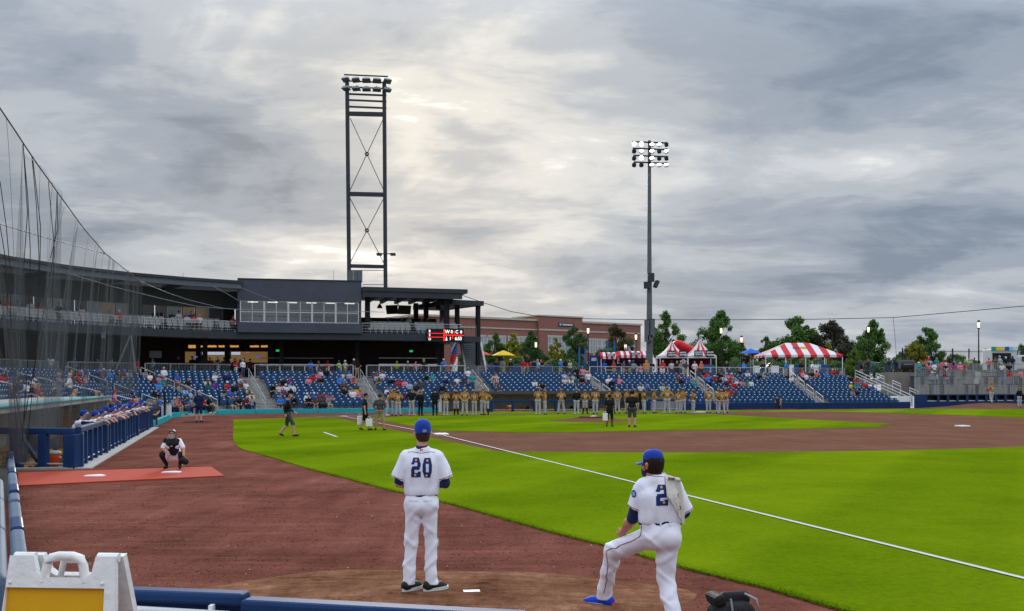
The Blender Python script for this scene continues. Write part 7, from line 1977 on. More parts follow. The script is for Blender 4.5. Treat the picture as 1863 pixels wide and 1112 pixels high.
STAND = [(325, 646, 92.5, 'black', 'black', 'man in black behind the dark railing left of the concession stand'), (350, 648, 92.8, 'black', 'khaki', 'man in black tee and pale shorts queueing at the concession stand'), (382, 650, 93.2, 'maroon', 'denim', 'person in red top and jeans queueing at the concession stand'), (397, 648, 92.6, 'dark teal', 'cream', 'man in grey green tee and white shorts at the concession stand'), (367, 650, 95.0, 'brown', 'black', 'person in brown in the shade of the concession stand'), (408, 651, 95.0, 'dark grey', 'black', 'person in dark grey at the concession pillar'), (428, 652, 95.4, 'black', 'black', 'person in black at the second concession counter'), (444, 652, 95.2, 'navy', 'navy', 'person in navy by the amber counter light'), (455, 653, 95.5, 'maroon', 'black', 'person in maroon at the end of the concession counter'),
         (250, 662, 85.3, 'red', 'khaki', 'usher in red shirt and khaki shorts at the top of the bend aisle'), (420, 664, 88.0, 'black', 'black', 'bald man in black standing at the railing by the white rail'), (429, 664, 88.0, 'red', 'cream', 'woman in red jacket standing at the railing by the white rail'), (437, 665, 88.3, 'dark grey', 'black', 'person in dark grey between the red jacket and white shirt'), (442, 660, 88.2, 'white', 'denim', 'man in white shirt and jeans at the top of the aisle'),
         (644, 653, 92.0, 'black', 'black', 'man in black standing in the gap between the white rails'), (650, 657, 91.0, 'black', 'khaki', 'woman in black standing in the gap between the white rails'), (565, 655, 92.5, 'bright blue', 'denim', 'man in bright blue at the white rail below the press box'), (580, 659, 92.6, 'navy', 'denim', 'person in navy at the white rail below the press box'), (596, 658, 92.7, 'red', 'denim', 'person in red at the white rail below the press box'), (617, 658, 92.8, 'lime', 'denim', 'person in lime green at the white rail below the press box'), (628, 656, 92.9, 'cream', 'khaki', 'person in cream at the end of the white rail'),
         (749, 697, None, 'navy', 'khaki', 'man in navy standing in the lower rows below the scoreboard'), (760, 694, None, 'dark grey', 'khaki', 'man in dark grey jacket standing in the lower rows below the scoreboard'), (771, 652, 96, 'black', 'black', 'person in black at the counter under the scoreboard'), (742, 658, 95, 'grey', 'black', 'person in grey behind the white rail under the scoreboard'), (756, 659, 95, 'pink', 'black', 'person in pink behind the white rail under the scoreboard'), (722, 660, 95, 'lime', 'black', 'person in lime behind the white rail under the pavilion'), (807, 653, 96, 'bright blue', 'denim', 'man in bright blue beside the balloon column'),
         (884, 681, None, 'red', 'khaki', 'vendor in red vest standing on the aisle below the staircase'), (870, 670, None, 'white', 'denim', 'man in white climbing the aisle below the staircase'), (864, 680, None, 'teal', 'denim', 'person in teal on the aisle below the staircase'), (901, 676, None, 'cream', 'denim', 'person in cream with red hat standing beside the aisle rail'),
         (871, 646, 101, 'bright blue', 'denim', 'man in bright blue jacket under the red umbrella'), (882, 650, 102, 'olive', 'denim', 'woman in olive under the umbrellas'), (862, 655, 101.5, 'red', 'black', 'person in red half hidden by the annex column'), (904, 650, 103, 'navy', 'black', 'person in navy under the yellow umbrella'), (915, 650, 103, 'grey', 'khaki', 'man in grey beside the yellow umbrella'), (929, 652, 103.5, 'black', 'denim', 'person in black reaching out below the slender yellow tree'), (952, 648, 103.5, 'red', 'khaki', 'tall man in red vest in the concourse group'), (962, 649, 104, 'red', 'denim', 'woman in red in the concourse group'), (971, 650, 104, 'navy', 'denim', 'person in navy in the concourse group'), (978, 649, 104, 'light blue', 'denim', 'blonde woman in pale blue in the concourse group'), (985, 652, 104.3, 'black', 'denim', 'person in black at the end of the concourse group'), (1020, 651, 105, 'bright blue', 'khaki', 'man in bright blue with white cap by the golden tree'), (1029, 650, 105, 'black', 'black', 'woman in black by the dark tall tree'), (1036, 649, 105.2, 'pale green', 'black', 'woman in pale green carrying a bag by the dark tall tree'), (1045, 667, None, 'black', 'black', 'person in black standing at the top of the awning aisle'), (1057, 664, None, 'pink', 'denim', 'person in pink plaid at the top of the awning aisle'), (1064, 676, None, 'white', 'denim', 'person in white with red bag on the awning aisle'),
         (1100, 652, 109, 'blue', 'denim', 'person in blue at the beer stall'), (1117, 652, 108.5, 'red', 'khaki', 'person in red before the beer sign stall'), (1126, 650, 110, 'black', 'denim', 'person in black between the two awning stalls'), (1135, 653, 109, 'plum', 'khaki', 'person in plum at the wide awning stall'), (1145, 651, 109, 'navy', 'khaki', 'man in navy with white cap at the wide awning stall'), (1152, 650, 110, 'grey', 'denim', 'person in grey at the wide awning stall'), (1166, 650, 108.8, 'pink', 'cream', 'child in pink running past the wide awning stall'), (1176, 654, 108.6, 'orange', 'khaki', 'heavy person in orange at the foot of the light pole'), (1186, 652, 110, 'navy', 'denim', 'person in navy right of the light pole'), (1206, 656, 109.5, 'red', 'white', 'person in red with white trousers under the nearer peaked tent'), (1222, 653, 110, 'pale grey', 'dark grey', 'man in pale grey at the peaked tent counter'), (1232, 651, 112, 'black', 'black', 'person in black at the peaked tent counter'), (1239, 653, 110.5, 'grey', 'denim', 'person in grey at the peaked tent counter'), (1247, 651, 110.5, 'dark grey', 'khaki', 'person with tan hat at the peaked tent counter'), (1264, 656, 112, 'white', 'black', 'person in white inside the farther peaked tent'), (1276, 655, 113, 'coral', 'black', 'person in coral inside the farther peaked tent'),
         (1322, 652, 112, 'black', 'denim', 'person in black by the tall leafy tree lamp post'), (1353, 656, 112.5, 'bright blue', 'navy', 'person in bright blue under the blue canopy'), (1388, 651, 113.5, 'navy', 'denim', 'man in navy and jeans at the left end of the striped tent'), (1430, 649, 113.5, 'bright blue', 'khaki', 'man in bright blue under the striped tent'), (1458, 656, 114, 'black', 'black', 'person in black under the middle of the striped tent'), (1478, 651, 113.8, 'white', 'dark grey', 'man in white with crossed arms under the striped tent'), (1489, 649, 113.8, 'light blue', 'black', 'man in light blue under the striped tent end'),
         (1567, 656, 113, 'dark grey', 'black', 'person in dark grey left on the top terrace'), (1579, 656, 113, 'maroon', 'denim', 'person with red cap on the top terrace'), (1587, 656, 113.2, 'teal', 'denim', 'person in teal on the top terrace'), (1618, 657, 114, 'black', 'denim', 'person in black left of the smoker'), (1627, 651, 115, 'navy', 'denim', 'person in navy standing left of the smoker'), (1684, 653, 113, 'coral', 'denim', 'person in coral in the top terrace group'), (1690, 648, 114, 'red', 'denim', 'person in red in the top terrace group'), (1692, 656, 112.6, 'light blue', 'denim', 'person in pale blue in the top terrace group'), (1704, 651, 113.5, 'teal', 'denim', 'woman in sea green beside the red waste bin'), (1728, 651, 113.5, 'black', 'black', 'woman in black right of the red waste bin'), (1736, 654, 113.8, 'grey', 'denim', 'person in grey right of the red waste bin'), (1763, 655, 113, 'lime', 'denim', 'person in lime green on the top terrace'), (1773, 651, 113, 'dark grey', 'denim', 'man with backpack by the terrace lamp post'), (1799, 652, 114, 'coral', 'black', 'person in bright tie dye before the food truck'), (1811, 649, 115, 'olive', 'black', 'person in olive at the food truck'), (1819, 647, 115, 'light blue', 'black', 'man in sky blue at the food truck hatch'), (1830, 649, 115, 'black', 'black', 'person in black at the food truck hatch'), (1842, 648, 115, 'navy', 'dark grey', 'tall person in navy by the truck cab'),
         (92, 647, 79.5, 'white', 'grey', 'person in white standing on the dark concourse at the left'), (92, 685, None, 'grey', 'grey', 'grey haired man in grey standing in the rows behind the dugout'), (113, 696, None, 'white', 'denim', 'woman in white standing in the rows behind the dugout'), (136, 656, 84, 'bright blue', 'denim', 'person in bright blue at the dark railing'), (160, 656, 85, 'black', 'black', 'person in black in the dark under the curved deck'), (178, 655, 85, 'dark grey', 'black', 'person in dark grey in the dark under the curved deck'), (205, 650, 86, 'grey', 'denim', 'person in grey by the sloping braces'), (278, 652, 90, 'light blue', 'denim', 'person in pale blue below the grey hanging screen')]
for i, (x, y, Y, top, tr_, lab) in enumerate(STAND):
 hd = HEADS[(i * 7 + int(x)) % 12]
 if 'white cap' in lab: hd = ('cap', 'white')
 if 'red cap' in lab or 'red hat' in lab: hd = ('cap', 'red')
 if 'tan hat' in lab: hd = ('cap', 'tan')
 if 'blonde' in lab: hd = ('long', 'blonde hair')
 if 'woman' in lab and hd[0] != 'long': hd = ('long', 'dark hair')
 if 'man in white' in lab or 'bald' in lab: hd = ('short', 'grey hair') if 'bald' not in lab else None
 if 'grey haired' in lab: hd = ('short', 'grey hair')
 h_ = 1.8
 if Y is None:      # on the steps: find the row whose floor fits
  best = None
  for s in seats:
   px_, py_ = proj((s[0].x, s[0].y, s[6] + 1.78)); q = abs(px_ - x) + 1.5 * abs(py_ - y)
   if not s[7] and (best is None or q < best[0]): best = (q, s)
  s = best[1]; loc = Vector((s[0].x, s[0].y, s[6])); fx = Vector((math.sin(s[1]), -math.cos(s[1]))); loc = loc + Vector((*(fx * .38), 0))
  rz = s[1]
 else:
  p = D(x, y, Y); fl = 3.5 if (x > 1560 and Y > 112) else CONC_Z
  loc = Vector((p.x, p.y, fl)); h_ = min(1.95, max(1.55, p.z - fl)); rz = R(sr.uniform(-70, 70)) if sr.random() < .5 else R(sr.uniform(120, 240))
 person(['stand', 'front', 'folded', 'onehip', 'behind', 'walk', 'hips', 'point'][(i * 5) % 8], loc, rz, top, tr_, hd, lab, 'people standing round the concourse', h_ / 1.81 * (.8 if 'child' in lab else 1), (0, 1, 0, 0, 2)[i % 5], 'white' if i % 3 == 0 else 'dark grey', top if i % 3 == 1 else None, 'skin' if ('shorts' in lab or i % 4 == 0) else None, None, 1.15 if 'heavy' in lab else 1.0)
TERR = [(1690, 8.0, 2.75, 'pink', 'white haired person in pink on the third terrace'), (1700, 7.4, 2.75, 'white', 'person in white and black with back turned on the third terrace'), (1718, 7.4, 2.75, 'navy', 'person in navy bending over the third terrace table'), (1735, 7.3, 2.75, 'magenta', 'person in magenta jacket on the third terrace'), (1747, 7.3, 2.75, 'pink', 'person in pale pink with khaki trousers on the third terrace'), (1754, 8.0, 2.75, 'red', 'person in red beside the pale pink top on the third terrace'), (1823, 8.0, 2.75, 'white', 'person in white and black on the third terrace below the food truck'), (1836, 8.0, 2.75, 'black', 'person in black on the third terrace below the food truck'), (1824, 5.0, 2.0, 'blue', 'child in royal blue crouched on the second terrace'), (1693, 4.6, 2.0, 'grey', 'man in grey with white cap at the lower terrace table'), (1701, 5.0, 2.0, 'light blue', 'woman in blue grey at the lower terrace table'), (1717, 4.8, 2.0, 'maroon', 'person in maroon at the lower terrace table'), (1840, 4.6, 2.0, 'red', 'person in red leaning on the second terrace rail'), (1857, 4.8, 2.0, 'pink', 'person in pale pink on the second terrace at the frame edge'), (1672, 8.0, 2.75, 'teal', 'person in teal at the start of the third terrace'), (1680, 8.0, 2.75, 'dark grey', 'person in dark grey at the start of the third terrace')]
for i, (x, o, z, top, lab) in enumerate(TERR):
 p = third_wall(x, o)
 low = i in (8,)
 ps = ['front', 'stand', 'bend', 'stand', 'behind', 'front', 'folded', 'front', 'front', 'front', 'front', 'front', 'bend', 'front', 'front', 'folded'][i]
 sc = .62 if low else (.62 if 8 < i < 12 else .98)
 if 8 < i < 12:
  person('sit_fwd', (p[0], p[1], z + .12), R((20, -20, 40)[i % 3]), top, 'denim', HEADS[(i * 5) % 12] if i != 9 else ('cap', 'white'), lab, 'people on the terraces', 1.0, 0); continue
 person(ps, (p[0], p[1], z), R((170, 190, 0, 175, 180, 20, 150, -20)[i % 8]), top, ['denim', 'black', 'navy', 'denim', 'khaki', 'denim'][i % 6], HEADS[(i * 5 + 2) % 12], lab, 'people on the terraces', sc, (0, 1, 0)[i % 3])
UPPER = [(9, 547, 'red', 'person in red on the upper deck behind the net'), (32, 549, 'grey', 'person in grey on the upper deck behind the net'), (55, 548, 'pale grey', 'person in pale grey on the upper deck by the net bundle'), (73, 552, 'pink', 'person in pink on the upper deck'), (107, 557, 'black', 'person in black sitting before the first suite window'), (148, 559, 'white', 'man in white outside the second suite'), (200, 565, 'pale grey', 'woman in white sitting before the third suite'), (216, 570, 'red', 'person in red standing at the deck railing'), (296, 570, 'dark teal', 'person in grey green on the right part of the upper deck'), (313, 570, 'dark grey', 'person in dark grey before the white framed suite door'), (324, 569, 'white', 'person in white before the white framed suite door'), (336, 573, 'black', 'person in black seated on the upper deck by the blue top'), (347, 569, 'blue', 'man in blue standing before the pale suite window'), (342, 579, 'cream', 'person in cream in the front deck seats'), (352, 585, 'coral', 'person in coral in the front deck seats'), (362, 580, 'white', 'woman in white in the second row of deck seats'), (425, 580, 'red', 'person in red at the corner beside the press box')]
up1, up2, up3 = offset_path(DECK, 1.0), offset_path(DECK, 2.0), offset_path(DECK, 3.0)
for i, (x, y, c, lab) in enumerate(UPPER):
 path = (up2, up3, up1)[2 if y > 578 or 'railing' in lab else i % 2]
 best = min(((abs(proj((*col_at(path, t / 300), 8))[0] - x), t / 300) for t in range(301)))[1]
 p = col_at(path, best); zh = D(0, y, p.y).z; sit_ = zh - DZ < 1.55
 person('sit' if sit_ else ['stand', 'front', 'folded'][i % 3], (p.x, p.y, DZ + (.1 if sit_ else 0)), R(35 + (i * 37) % 50 - 25), c, 'denim' if i % 2 else 'black', HEADS[(i * 5 + 1) % 12], lab, 'people on the upper deck', 1.0, (0, 0, 1)[i % 3])
PAV = [(672, 3.6, 'dark grey', 'person in dark grey behind the pavilion drink rail at the press box end'), (705, 4.6, 'black', 'person in black under the hanging screens'), (731, 4.4, 'black', 'person in black tee right of the hanging screens'), (744, 2.6, 'grey', 'woman in grey at the pavilion rail gap'), (767, 4.2, 'brown', 'person in brown under the pavilion'), (778, 4.4, 'dark grey', 'person in charcoal under the pavilion'), (806, 3.6, 'grey', 'person in grey at the outer end of the pavilion'), (813, 3.4, 'maroon', 'person in maroon at the outer end of the pavilion'), (817, 1.0, 'pink', 'person in pink and white seated at the pavilion front')]
for i, (x, o, c, lab) in enumerate(PAV):
 k = (x - CX) / FPX; b = B_ + vn * o; s = (k * b.y - b.x) / (vd.x - k * vd.y); p = vp(s, o)
 person('sit' if o < 1.5 else ['stand', 'front', 'folded'][i % 3], (p.x, p.y, DZ), R(-20 + i * 9), c, 'black', HEADS[(i * 7 + 3) % 12], lab, 'people on the pavilion deck', 1.0, i % 2)
p = ap(1.6, 2.5); person('stand', (p.x, p.y, DZ), R(10), 'bright blue', 'khaki', ('short', 'dark hair'), 'man in bright blue standing on the annex deck', None, 1.0)
for i, (f_, c) in enumerate(((.1, 'dark grey'), (.2, 'plum'), (.33, 'red'), (.43, 'blue'), (.55, 'teal'), (.64, 'dark grey'), (.8, 'navy'), (.93, 'dark teal'))):
 p = pbp(PL * f_, .9); person('sit', (p.x, p.y, DZ - .05), R(15), c, 'black', HEADS[i + 1], ['person in dark grey behind the first press box pane', 'person in plum behind the second press box pane', 'person in red behind the press box glass', 'person in blue behind the press box glass', 'person in teal behind the middle press box panes', 'person in grey behind the middle press box panes', 'person in navy behind the last but one press box panes', 'person in green blue behind the last press box pane'][i], 'press box staff', 1.0)
# ================================================================== the two players in front, the catchers
def bv_of(me):
 return BVHTree.FromPolygons([v.co.copy() for v in me.vertices], [tuple(p.vertices) for p in me.polygons])
def fabric(name, rgb):
 m = bpy.data.materials.new(name); m.use_nodes = True; t = m.node_tree; b = t.nodes['Principled BSDF']
 b.inputs['Base Color'].default_value = (*rgb, 1); b.inputs['Roughness'].default_value = .8; b.inputs['Specular IOR Level'].default_value = .2
 b.inputs['Sheen Weight'].default_value = .15
 tcn = t.nodes.new('ShaderNodeTexCoord'); mp = t.nodes.new('ShaderNodeMapping'); mp.inputs['Scale'].default_value = (1, 1, .45)
 n = t.nodes.new('ShaderNodeTexNoise'); n.inputs['Scale'].default_value = 9; n.inputs['Detail'].default_value = 4; n.inputs['Distortion'].default_value = 1.2
 bp = t.nodes.new('ShaderNodeBump'); bp.inputs['Strength'].default_value = .55; bp.inputs['Distance'].default_value = .02
 t.links.new(tcn.outputs['Object'], mp.inputs[0]); t.links.new(mp.outputs[0], n.inputs[0]); t.links.new(n.outputs[0], bp.inputs['Height']); t.links.new(bp.outputs[0], b.inputs['Normal'])
 return m
M_uni = fabric('white_uniform_knit', (.84, .86, .97)); M_pant = fabric('white_uniform_trousers', (.84, .85, .95))
M_nv = fabric('navy_undershirt', (.010, .022, .085)); M_royal = fabric('royal_cap_cloth', (.008, .045, .34)); M_numb = fabric('number_navy', (.008, .035, .165))
M_star = mat('gold_star', (.85, .42, .02), .6); M_pipe = mat('maroon_piping', (.26, .03, .07), .7); M_hairb = mat('cropped_brown_hair', (.045, .024, .014), .7, .3, 60, .4, 150)
M_shoe = mat('black_green_trainer', (.018, .022, .02), .5, .2, 20); M_sole = mat('white_sole', (.62, .62, .60), .6, .1, 9); M_shoeb = mat('blue_knit_trainer', (.010, .055, .52), .6, .15, 30); M_sred = mat('red_sole', (.75, .06, .03), .5)
M_fskin = mat('sunned_skin', (.58, .30, .21), .5, .10, 9); M_fskin2 = mat('sunned_skin_tan', (.52, .255, .165), .5, .10, 9)
A3 = lambda *v: np.array(v, float)
def folds(amp, f=1.0, seed=0):
 def w(X):
  x, y, z = X[..., 0], X[..., 1], X[..., 2]
  return amp * (np.sin(31 * f * x + 9 * z + seed) * np.sin(11 * f * z + 7 * y + seed * 2) * .6 + .4 * np.sin(23 * f * z + 17 * x + 3 * seed) * np.sin(19 * y + 5 * z))
 return w
def creases(amp, seed, kx=30, kz=9):
 rn_ = np.random.RandomState(seed)
 W_ = [(A3(rn_.choice((-1, 1)) * kx * rn_.uniform(.5, 1), rn_.uniform(-8, 8), kz * rn_.uniform(-1.2, 1.2)), rn_.uniform(0, 6.28), rn_.uniform(-1, 1, 3) * 6, rn_.uniform(0, 6.28)) for _ in range(7)]
 def w(X):
  r_ = 0
  for k_, p_, k2, p2 in W_:
   q = np.maximum(0, np.sin(X @ k_ + p_ + 1.1 * np.sin(X @ k2 + p2))) ** 4
   r_ = r_ + q * np.clip(np.sin(X @ k2 * 1.6 + p2 * 2), 0, 1)
  return amp * (.35 - r_)
 return w
def wrap_digit(parent, bv, fn, cx_, cz, w, h, m, name, off=.004, nu=26, nv2=44, d=(0, 1, 0), yb=-1.0, cell_bias=0):
 """flat print laid on a curved cloth: cells of the figure are dropped on the surface along d"""
 mb = MB(); vid = {}
 def vert(i, k):
  if (i, k) not in vid:
   x = cx_ + (i / nu - .5) * w; z = cz + (.5 - k / nv2) * h
   hit = bv.ray_cast(Vector((x, yb, z)), Vector(d))[0]
   if hit is None: return None
   vid[(i, k)] = len(mb.v); mb.v.append((hit.x, hit.y - off, hit.z))
  return vid[(i, k)]
 for i in range(nu):
  for k in range(nv2):
   if fn((i + .5) / nu, (k + .5) / nv2):
    q = [vert(i, k), vert(i, k + 1), vert(i + 1, k + 1), vert(i + 1, k)]
    if None not in q: mb.f.append(tuple(q)); mb.m.append(0); mb.sm.append(True)
 me = mb.mesh(name, m); return add(name, me, parent)
def rrect(u, v, x0, x1, y0, y1, c=.12):
 if not (x0 < u < x1 and y0 < v < y1): return False
 a = min(u - x0, x1 - u); b = min(v - y0, y1 - v)
 return a + b * .6 > c * .6
def dig0(u, v): return rrect(u, v, 0, 1, 0, 1, .34) and not (.36 < u < .64 and .30 < v < .72)
def dig2(u, v):
 if v < .24: return rrect(u, v, 0, 1, 0, 1, .34)
 if v < .34: return u < .36 and v < .34 or u > .64
 if v < .44: return u > .64
 if v < .62: return (u > .10 * (1 - (v - .44) / .18)) and rrect(u, v, 0, 1, .0, .64, .25) or (u < .36 and v > .55)
 if v < .78: return u < .36 or (u > .70 and v > .70)
 return rrect(u, v, 0, 1, .0, 1.0, .06)
def star(u, v):
 x, y = u - .5, .52 - v; r = math.hypot(x, y); a = math.atan2(x, y) % (2 * math.pi / 5); a = min(a, 2 * math.pi / 5 - a)
 return r * math.cos(a - math.pi / 5 * 0) < .5 * (1 - .62 * a / (math.pi / 5))
def shoe(parent, ank, direction, m_up, m_so, L=.29, name='shoe', accent=None):
 """trainer with sole; direction is a flat unit vector of the toe"""
 d = Vector((direction[0], direction[1], 0)).normalized(); s = Vector((-d.y, d.x, 0)); o = Vector((ank[0], ank[1], 0))
 def P(l, w, z): return o + d * l + s * w + Vector((0, 0, z))
 up = grow([(P(-.06, 0, .07), P(.02, 0, .065), .048, .050, 0), (P(-.05, 0, .055), P(.13, 0, .048), .050, .046, 0), (P(.10, .008, .045), P(.19, .006, .036), .046, .036, 0), (P(-.02, 0, .08), P(-.01, 0, .12), .045, .046, 0)], .008, .03, [((0, 0, .028), (0, 0, -1))], name='shoe', mats=[m_up])
 ob = add('shoe', up, parent)
 so = MB(); n = 16; out = []
 for k in range(n):
  t = 2 * math.pi * k / n; l = .065 + .178 * math.cos(t); w = (.068 if l > .05 else .060) * math.sin(t); out.append(P(l, w, 0))
 so.prism([(q.x, q.y) for q in out], ank[2] - .09 + .002, ank[2] - .09 + .034); sob = add('sole', so.mesh('sole', m_so), ob)
 if accent:
  a = MB(); a.prism([(q.x, q.y) for q in [P(l * 1.0 - .01, w * 1.02, 0) for l, w in ((-.10, -.03), (-.105, .03), (-.03, .047), (.03, .05), (.03, -.05), (-.03, -.047))]], ank[2] - .09 + .034, ank[2] - .09 + .05); add('heel_band', a.mesh('heel_band', accent), ob)
 for k in range(4):
  a = MB(); a.tube([P(.045 + .022 * k, -.028, .092 - .008 * k), P(.045 + .022 * k, .0, .100 - .008 * k), P(.045 + .022 * k, .028, .092 - .008 * k)], .004, 5); add('lace', a.mesh('lace', M_sole), ob)
 return ob
def player_cap(parent, c, yaw, r, tilt, m, seam=True):
 """six-panel cap with bill, button and back badge; -Y is the bill before yaw"""
 M4 = Matrix.Translation(Vector(c)) @ Matrix.Rotation(yaw, 4, 'Z') @ Matrix.Rotation(tilt, 4, 'X')
 def put(name, mb, mm, pr=None):
  mb.v = [tuple(M4 @ Vector(q)) for q in mb.v]; return add(name, mb.mesh(name, mm), pr or parent)
 k = r / .1
 dome = MB(); dome.lathe((0, .006 * k, 0), [(.1005 * k, -.035 * k), (.103 * k, .0), (.103 * k, .03 * k), (.098 * k, .058 * k), (.080 * k, .086 * k), (.05 * k, .104 * k), (.02 * k, .111 * k), (0, .112 * k)], 30, 0, True, .94, 1.10)
 cp = put('cap', dome, m)
 V, fs = [], []
 nb, nr_ = 18, 5
 for a in range(nr_ + 1):
  f = a / nr_
  for b in range(nb + 1):
   t = math.pi * (1.10 + .80 * b / nb); V.append((.098 * k * math.cos(t), (.01 + .108 * math.sin(t)) * k * (1 - f) + f * k * (-.045 + .165 * math.sin(t)), k * (-.024 - .020 * f + .016 * math.cos((b / nb - .5) * math.pi))))
 for a in range(nr_):
  for b in range(nb): q = a * (nb + 1) + b; fs.append((q, q + 1, q + nb + 2, q + nb + 1))
 bl = MB(); bl.add(V, fs, 0, True); bl.add([(x, y, z - .005) for x, y, z in V], [tuple(reversed(f)) for f in fs], 0, True); put('bill', bl, m, cp)
 bt = MB(); bt.ball((0, .006 * k, .112 * k), (.010, .010, .006), 8, 5); put('button', bt, m, cp)
 if seam:
  for s in range(3):
   a = s * math.pi / 3 + math.pi / 6; pts = []
   for i in range(13):
    e = math.pi * i / 12; rr = .1035 * k * math.cos(e); pts.append((rr * math.cos(a) * .94, rr * math.sin(a) * 1.10 + .006 * k, .1125 * k * math.sin(e) if math.sin(e) > .25 else .1125 * k * math.sin(e) + 0))
   sm = MB(); sm.tube(pts, .0022, 4, cap=False); put('seam', sm, m, cp)
 bd = MB(); bd.box((0, .118 * k, -.012 * k), (.040 * k, .006, .022 * k)); put('badge', bd, M_white, cp)
 bd = MB(); bd.box((-.009 * k, .1215 * k, -.012 * k), (.014 * k, .003, .016 * k)); put('badge_mark', bd, M_pipe, cp)
 bd = MB(); bd.box((.009 * k, .1215 * k, -.012 * k), (.012 * k, .003, .016 * k)); put('badge_mark', bd, M_royal, cp)
 for s in (-1, 1): e_ = MB(); e_.ball((s * .065 * k, .075 * k, .055 * k), .004, 6, 4); put('eyelet', e_, m, cp)
 sl = MB(); sl.box((.098 * k * -1, .03 * k, -.012 * k), (.005, .022, .018)); put('side_mark', sl, M_white, cp)
 return cp
def hand_prims(w, d, s, m=0, k=.92, curl=.9, thumb=1):
 """palm, four bent fingers and a thumb: w wrist, d direction of the hand, s towards the thumb side"""
 w = A3(*w); d = A3(*d) / np.linalg.norm(d); s = A3(*s); s = s - d * (s @ d); s = s / np.linalg.norm(s); nrm_ = np.cross(d, s)
 P = []
 for t in (-1, 0, 1): P.append((w + s * .014 * t, w + d * .085 * k + s * .024 * t, .021 * k, .016 * k, m, None, .012))
 for f, (o, l) in enumerate(((.033, .068), (.011, .078), (-.011, .072), (-.031, .056))):
  a = w + d * .088 * k + s * o * k; d1 = d * math.cos(curl) + nrm_ * math.sin(curl); b = a + d1 * l * .5 * k; d2 = d * math.cos(curl * 2.1) + nrm_ * math.sin(curl * 2.1); c = b + d2 * l * .5 * k
  P.append((a, b, .0105 * k, .0095 * k, m, None, .004)); P.append((b, c, .0095 * k, .0085 * k, m, None, .004))
 a = w + d * .025 + s * .026; b = a + (d * .5 + s * .75 * thumb + nrm_ * .25) * .038; c = b + (d * .9 + s * .1 + nrm_ * .5) * .034
 P.append((a, b, .014, .0115, m, None, .008)); P.append((b, c, .0115, .009, m, None, .004))
 return P
def head_prims(c, face, sc=1.0):
 """skull, jaw, cheeks, nose, ears and neck-top; returns prims and the feature positions"""
 c = A3(*c); f = A3(*face); f /= np.linalg.norm(f); u = A3(0, 0, 1); s = np.cross(f, u)
 P = [(c + u * .035 - f * .025, c + u * .035 + f * .012, .086 * sc, .084 * sc, 0, None, .02), (c - u * .02 - f * .02, c - u * .02 + f * .03, .074 * sc, .066 * sc, 0, None, .03), (c - u * .075 + f * .03, c - u * .085 + f * .062, .048 * sc, .034 * sc, 0, None, .03)]
 P += [(c + u * .012 + f * .088, c - u * .022 + f * .108, .010, .016, 0, None, .012), (c - u * .055 + f * .088 - s * .018, c - u * .055 + f * .088 + s * .018, .011, .011, 0, None, .008)]
 for t in (-1, 1):
  P += [(c + s * t * .045 + f * .062 - u * .02, c + s * t * .05 + f * .055 - u * .03, .028, .024, 0, None, .02), (c + s * t * .088 - f * .008 - u * .03, c + s * t * .096 - f * .014 + u * .012, .011, .017, 0, None, .006), (c + s * t * .035 + f * .086 + u * .028, c + s * t * .05 + f * .074 + u * .028, .010, .010, 0, None, .01)]
 return P, c, f, s, u
def face_features(o, c, f, s, u):
 for t in (-1, 1):
  e = MB(); e.ball(Vector(c + s * t * .034 + f * .082 + u * .008), .012, 8, 6); eo = add('eye', e.mesh('eye', M_white), o)
  e = MB(); e.ball(Vector(c + s * t * .034 + f * .092 + u * .008), .005, 8, 6); add('iris', e.mesh('iris', M_ink), eo)
  e = MB(); e.tube([Vector(c + s * t * .018 + f * .097 + u * .028), Vector(c + s * t * .05 + f * .088 + u * .031)], .005, 5); add('eyebrow', e.mesh('eyebrow', M_hairb), o)
 e = MB(); e.tube([Vector(c - s * .022 + f * .094 - u * .056), Vector(c + f * .100 - u * .055), Vector(c + s * .022 + f * .094 - u * .056)], .006, 6); add('lips', e.mesh('lips', mat('lip', (.42, .14, .12), .5)), o)
def hair_cap(o, c, f, u, low=-.07, m=None, thick=.0, ext=1.0):
 """cropped hair over the back and sides of the skull"""
 cuts = [(c + f * .035 + u * .0, f * 1.0), (c + u * low, -u)]
 P = [(c + u * .035 - f * .027, c + u * .035 + f * .010, .0895 + thick, .0875 + thick, 0), (c - u * .022 - f * .026, c - u * .022 + f * .02, .0765 + thick, .07 + thick, 0), (c - u * .05 - f * .035, c - u * .06 - f * .04, .055 + thick, .05 + thick, 0)]
 return add('hair', grow(P, .008, .03, cuts, name='hair', mats=[m or M_hairb], wob=folds(.0022, 3.0, 2)), o)
def stripe(o, bv, pts, name, m, r=.0045, n=30, dirs=None):
 """piping laid on the cloth: points are pushed to the surface from outside"""
 out = []
 for i in range(n + 1):
  t = i / n * (len(pts) - 1); k = min(int(t), len(pts) - 2); a, b = Vector(pts[k]), Vector(pts[k + 1]); p = a.lerp(b, t - k)
  if dirs is not None:
   loc = bv.ray_cast(Vector((p.x, -1, p.z)), Vector((0, 1, 0)))[0]
   if loc is not None: out.append(loc + Vector((0, -.001, 0)))
  else:
   loc = bv.find_nearest(p)[0]; out.append(loc + (p - loc).normalized() * .001)
 mb = MB(); mb.tube(out, r, 5); return add(name, mb.mesh(name, m), o)
